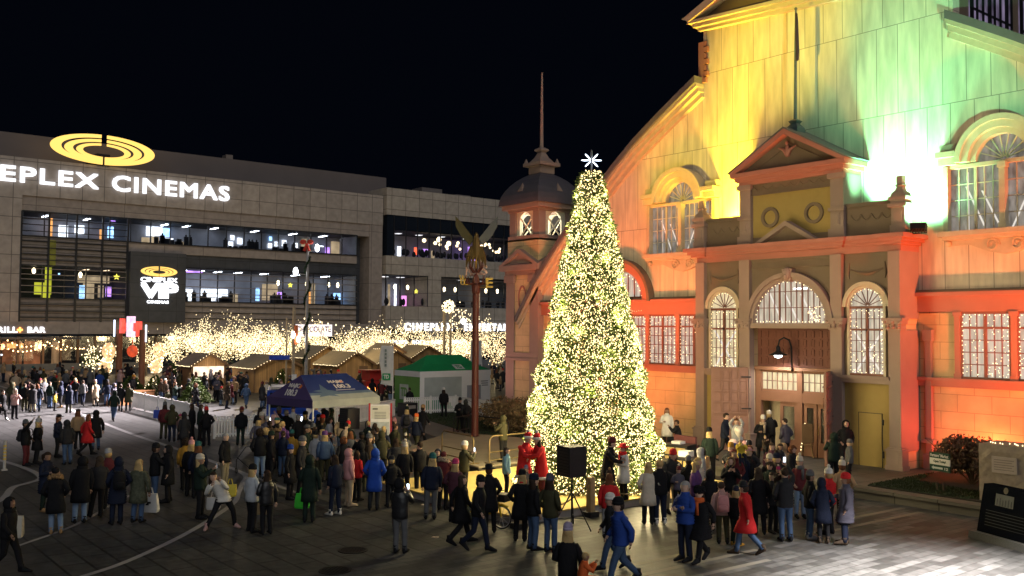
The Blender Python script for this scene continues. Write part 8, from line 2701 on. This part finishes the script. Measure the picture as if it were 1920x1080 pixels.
    (1316, 1054, 320, 'walk', 'pufferlong', 'black', 'black', 'fur hat', 'black', 'orange scarf, beside the blue puffer', dict(scarf='orange', h=1.7)),
    (1306, 985, 60, 'chat', 'jacket', 'purple', 'black', 'long hair', 'blonde', 'blonde behind the fur hat'),
    (1330, 995, 170, 'stand', 'jacket', 'black', 'black', 'fur hood', 'black', 'dark hood behind the fur hat', dict(trim='black', h=1.62)),
    (1356, 1021, 185, 'stand', 'jacket', 'dusty pink', 'olive', 'hair', 'brown', 'child with a patterned pink rucksack', dict(h=1.55, bp2='pink')),
    (1381, 1025, 160, 'chat', 'jacket', 'black', 'dark green', 'beanie', 'navy', 'yellow boots and paper cup', dict(h=1.45, shoe='mustard')),
    (1403, 1041, 250, 'walk', 'long', 'red', 'denim', 'beanie', 'charcoal', 'red coat walking before the group', dict(h=1.72, shoe='brown')),
    (1376, 935, 200, 'stand', 'jacket', 'blue', 'black', 'cap', 'royal blue', 'blue cap behind the pink rucksack'),
    (1392, 950, 180, 'stand', 'long', 'navy', 'black', 'hair', 'dark brown', 'dark back behind the red coat'),
    (1407, 928, 20, 'stand', 'jacket', 'black', 'black', 'beanie', 'black', 'smiling, facing us behind the red coat'),
    (1425, 1003, 190, 'pocket', 'long', 'black', 'black', 'long hair', 'brown', 'long brown hair, back turned', dict(h=1.76)),
    (1441, 965, 20, 'stand', 'jacket', 'black', 'black', 'beanie', 'cream', 'glasses under a cream beanie'),
    (1450, 1000, 30, 'stand', 'jacket', 'charcoal', 'black', 'hair', 'dark brown', 'face between the backs', dict(h=1.6)),
    (1474, 1016, 200, 'high', 'puffer', 'charcoal', 'denim', 'hair', 'dark brown', 'arm raised with a phone', dict(h=1.86, ph='phone raised over the group by the charcoal puffer')),
    (1500, 972, 20, 'pocket', 'jacket', 'maroon', 'light denim', 'bobble', 'cream', 'patterned scarf, facing us', dict(scarf='grey')),
    (1518, 1011, 100, 'pocket', 'jacket', 'black', 'denim', 'beanie', 'grey', 'white boots beside the navy hood', dict(shoe='light grey')),
    (1545, 1019, 190, 'pocket', 'long', 'navy', 'black', 'hood', 'navy', 'navy hood among the red jackets', dict(h=1.64, shoe='brown')),
    (1555, 1003, 250, 'chat', 'puffer', 'red', 'black', 'bobble', 'white', 'white bobble, left of the slate coat', dict(h=1.7, trim='white')),
    (1586, 1021, 280, 'chat', 'pufferlong', 'slate', 'navy', 'beanie', 'red', 'nearest figure right of the group', dict(h=1.74, shoe='brown', ph='phone in the hand of the slate coat')),
    (1583, 985, 190, 'pocket', 'jacket', 'camel', 'black', 'bobble', 'cream', 'camel back behind the slate coat', dict(h=1.74)),
    (1562, 912, 200, 'phone', 'jacket', 'dark green', 'black', 'fur hood', 'dark green', 'photographing the porch', dict(trim='olive', z=TZ)),
    (1592, 905, 270, 'stand', 'jacket', 'grey', 'black', 'beanie', 'grey', 'child by the yellow panel', dict(h=1.4, z=TZ)),
    (1584, 882, 15, 'pocket', 'jacket', 'black', 'black', 'hood', 'black', 'alone beside the yellow panel', dict(h=1.8, z=TZ)),
    # at the doors
    (1332, 902, 170, 'stand', 'jacket', 'dark green', 'black', 'beanie', 'black', 'back turned before the carts', dict(h=1.84)),
    (1357, 864, 70, 'walk', 'jacket', 'navy', 'charcoal', 'hair', 'dark brown', 'walking past the open door leaf', dict(z=TZ, h=1.84)),
    (1381, 872, 10, 'lift', 'jacket', 'light grey', 'charcoal', 'hair', 'auburn', 'carrying a child on the shoulders', dict(z=TZ, h=1.74)),
    (1390, 872, 10, 'sit', 'jacket', 'yellow', 'navy', 'bobble', 'white', 'child riding on shoulders', dict(h=1.05, z=TZ + 1.12)),
    (1427, 865, 20, 'chat', 'long', 'black', 'black', 'beanie', 'white', 'beige scarf at the doorway', dict(z=TZ, scarf='beige')),
    (1446, 856, 190, 'hug', 'jacket', 'black', 'black', 'beanie', 'cream', 'back turned with a baby', dict(z=TZ, h=1.78)),
    (1435, 852, 15, 'sit', 'jacket', 'brown', 'black', 'hair', 'blonde', 'baby looking over a shoulder', dict(h=.85, z=TZ + .85)),
    (1474, 870, 230, 'pocket', 'jacket', 'slate', 'black', 'hair', 'dark brown', 'leaning by the glass door', dict(z=TZ, h=1.7)),
    (1515, 846, 200, 'bag', 'jacket', 'brown', 'black', 'fur collar', 'black', 'entering the right hand door', dict(z=TZ, trim='brown')),
    (1448, 930, 10, 'stand', 'jacket', 'plum', 'black', 'long hair', 'brown', 'hat of pink and grey in the group', dict(h=1.7)),
    (1466, 928, 15, 'chat', 'jacket', 'cream', 'black', 'long hair', 'dark brown', 'cream jacket with a child above', dict(h=1.66)),
    (1460, 928, 10, 'sit', 'jacket', 'brown', 'black', 'bobble', 'magenta', 'child on shoulders in the group', dict(h=.95, z=1.12)),
    (1388, 900, 20, 'stand', 'jacket', 'charcoal', 'black', 'hair', 'dark brown', 'below the floating balloons', dict(h=1.4)),
]
for row in FOLK:
    kw = dict(row[10]) if len(row) > 10 else {}
    bpl, phl, bp2 = kw.pop('bp', None), kw.pop('ph', None), kw.pop('bp2', None)
    p = person(*row[:10], **kw)
    if bpl:
        backpack(p, 'black' if 'black' in bpl else 'charcoal', bpl)
    if bp2:
        backpack(p, bp2, 'pale pink patterned rucksack on the child behind the red coat')
    if phl:
        phone(p, pose_joints(row[3]), phl)
# the costumed pair on the carpet: red suits with white trim
for px, py, f, lab in ((982, 932, 60, 'person in a red suit with white hat band hugging, left of the costumed pair'), (1017, 934, 290, 'person in a red suit with white trim, right of the costumed pair')):
    t = person(px, py, f, 'hug', 'long', 'red', 'maroon', 'santa', 'red', '', h=1.92, z=.25, trim='white', label=lab, shoe='black')
    part('fur_trim', coat_mesh('hug', 'long'), t, [cloth('white')]).scale = (1.0, 1.0, 1.0)
    o = [c for c in t.children if c.name.startswith('fur_trim')][0]
    bpy.data.objects.remove(o)
    tr_ = MB().loft([rounded((0, -.0, z), a, b, 18, .004) for z, a, b in ((.52, .21, .18), (.525, .255, .215), (.60, .25, .21), (.605, .20, .17))])
    tr_.build('fur_trim', cloth('white'), t, True, True)
    sb_ = MB().lathe([(.09, -.02), (.135, .0), (.135, .055), (.09, .06)], (0, 0, 0), 14)
    so__ = sb_.build('hat_band', cloth('white'), t, True, True)
    so__.location = pose_joints('hug')['head'] + V(0, .012, .03)

# the far crowd, each with its own look
rc = random.Random(2024)
ZONES = [
    ((5, 250), (712, 742), 46, 'in the far crowd before the restaurant', (90, 270)),
    ((300, 470), (722, 768), 62, 'among the huts behind the left fence', (0, 360)),
    ((395, 480), (700, 722), 16, 'queueing at the bright serving window', (150, 210)),
    ((480, 560), (748, 775), 10, 'between the van and the huts', (0, 360)),
    ((585, 640), (700, 742), 13, 'in the lane between two brown huts', (0, 360)),
    ((655, 735), (735, 765), 9, 'around the red food cart', (0, 360)),
    ((920, 946), (700, 735), 10, 'in the gap beside the hall tower', (0, 360)),
    ((478, 645), (848, 905), 20, 'in the packed crowd before the navy tent', (70, 200)),
    ((640, 760), (865, 925), 12, 'in the crowd watching the stage', (110, 200)),
    ((1290, 1490), (905, 975), 13, 'in the packed group before the porch', (0, 360)),
    ((20, 260), (742, 775), 16, 'strolling on the far plaza at left', (0, 360)),
]
CC = ['black', 'navy', 'charcoal', 'dark green', 'brown', 'olive', 'maroon', 'grey', 'plum', 'camel', 'slate', 'denim', 'beige', 'red', 'dusty pink', 'purple', 'light grey', 'royal blue', 'cream']
WT = [14, 10, 8, 5, 5, 5, 4, 5, 3, 3, 4, 3, 2, 3, 2, 2, 2, 2, 2]
HH = ['hair', 'long hair', 'beanie', 'bobble', 'hood', 'fur hood', 'cap', 'ponytail', 'curly hair']
HC = {'hair': ['dark brown', 'blonde', 'grey-haired', 'auburn'], 'long hair': ['dark brown', 'blonde', 'auburn'], 'ponytail': ['dark brown', 'blonde'], 'curly hair': ['dark brown', 'auburn']}
HATC = ['black', 'grey', 'red', 'cream', 'navy', 'white', 'teal', 'mustard', 'maroon', 'pink']
for (x0, x1), (y0, y1), n, where, (f0, f1) in ZONES:
    used, k, tries = [], 0, 0
    while k < n and tries < 4000:
        tries += 1
        px = rc.uniform(x0, x1)
        py = y0 + (y1 - y0) * rc.random()
        g = G(px, py)
        if any((g - u).length < .62 for u in used):
            continue
        cc, hat = rc.choices(CC, WT)[0], rc.choice(HH)
        hc = rc.choice(HC.get(hat, HATC))
        ct = rc.choice(['jacket', 'jacket', 'long', 'puffer', 'pufferlong'])
        hname = HATS[hat]
        look = 'person in %s %s, %s, %s' % (cc, COATS[ct], hname if 'hood' in hname else hc + ' ' + hname, where)
        if look in _labels:
            continue
        used.append(g)
        k += 1
        person(px, py, rc.uniform(f0, f1), rc.choice(['stand', 'pocket', 'pocket', 'chat', 'walk', 'bag', 'phone']), ct, cc, rc.choice(['black', 'navy', 'denim', 'charcoal', 'olive', 'light denim', 'khaki']), hat, hc, where, h=rc.choice([1.6, 1.66, 1.7, 1.74, 1.8, 1.84, 1.25 if rc.random() < .3 else 1.72]), trim=rc.choice(['tan', 'beige', 'brown', 'cream']), group='far market crowd')
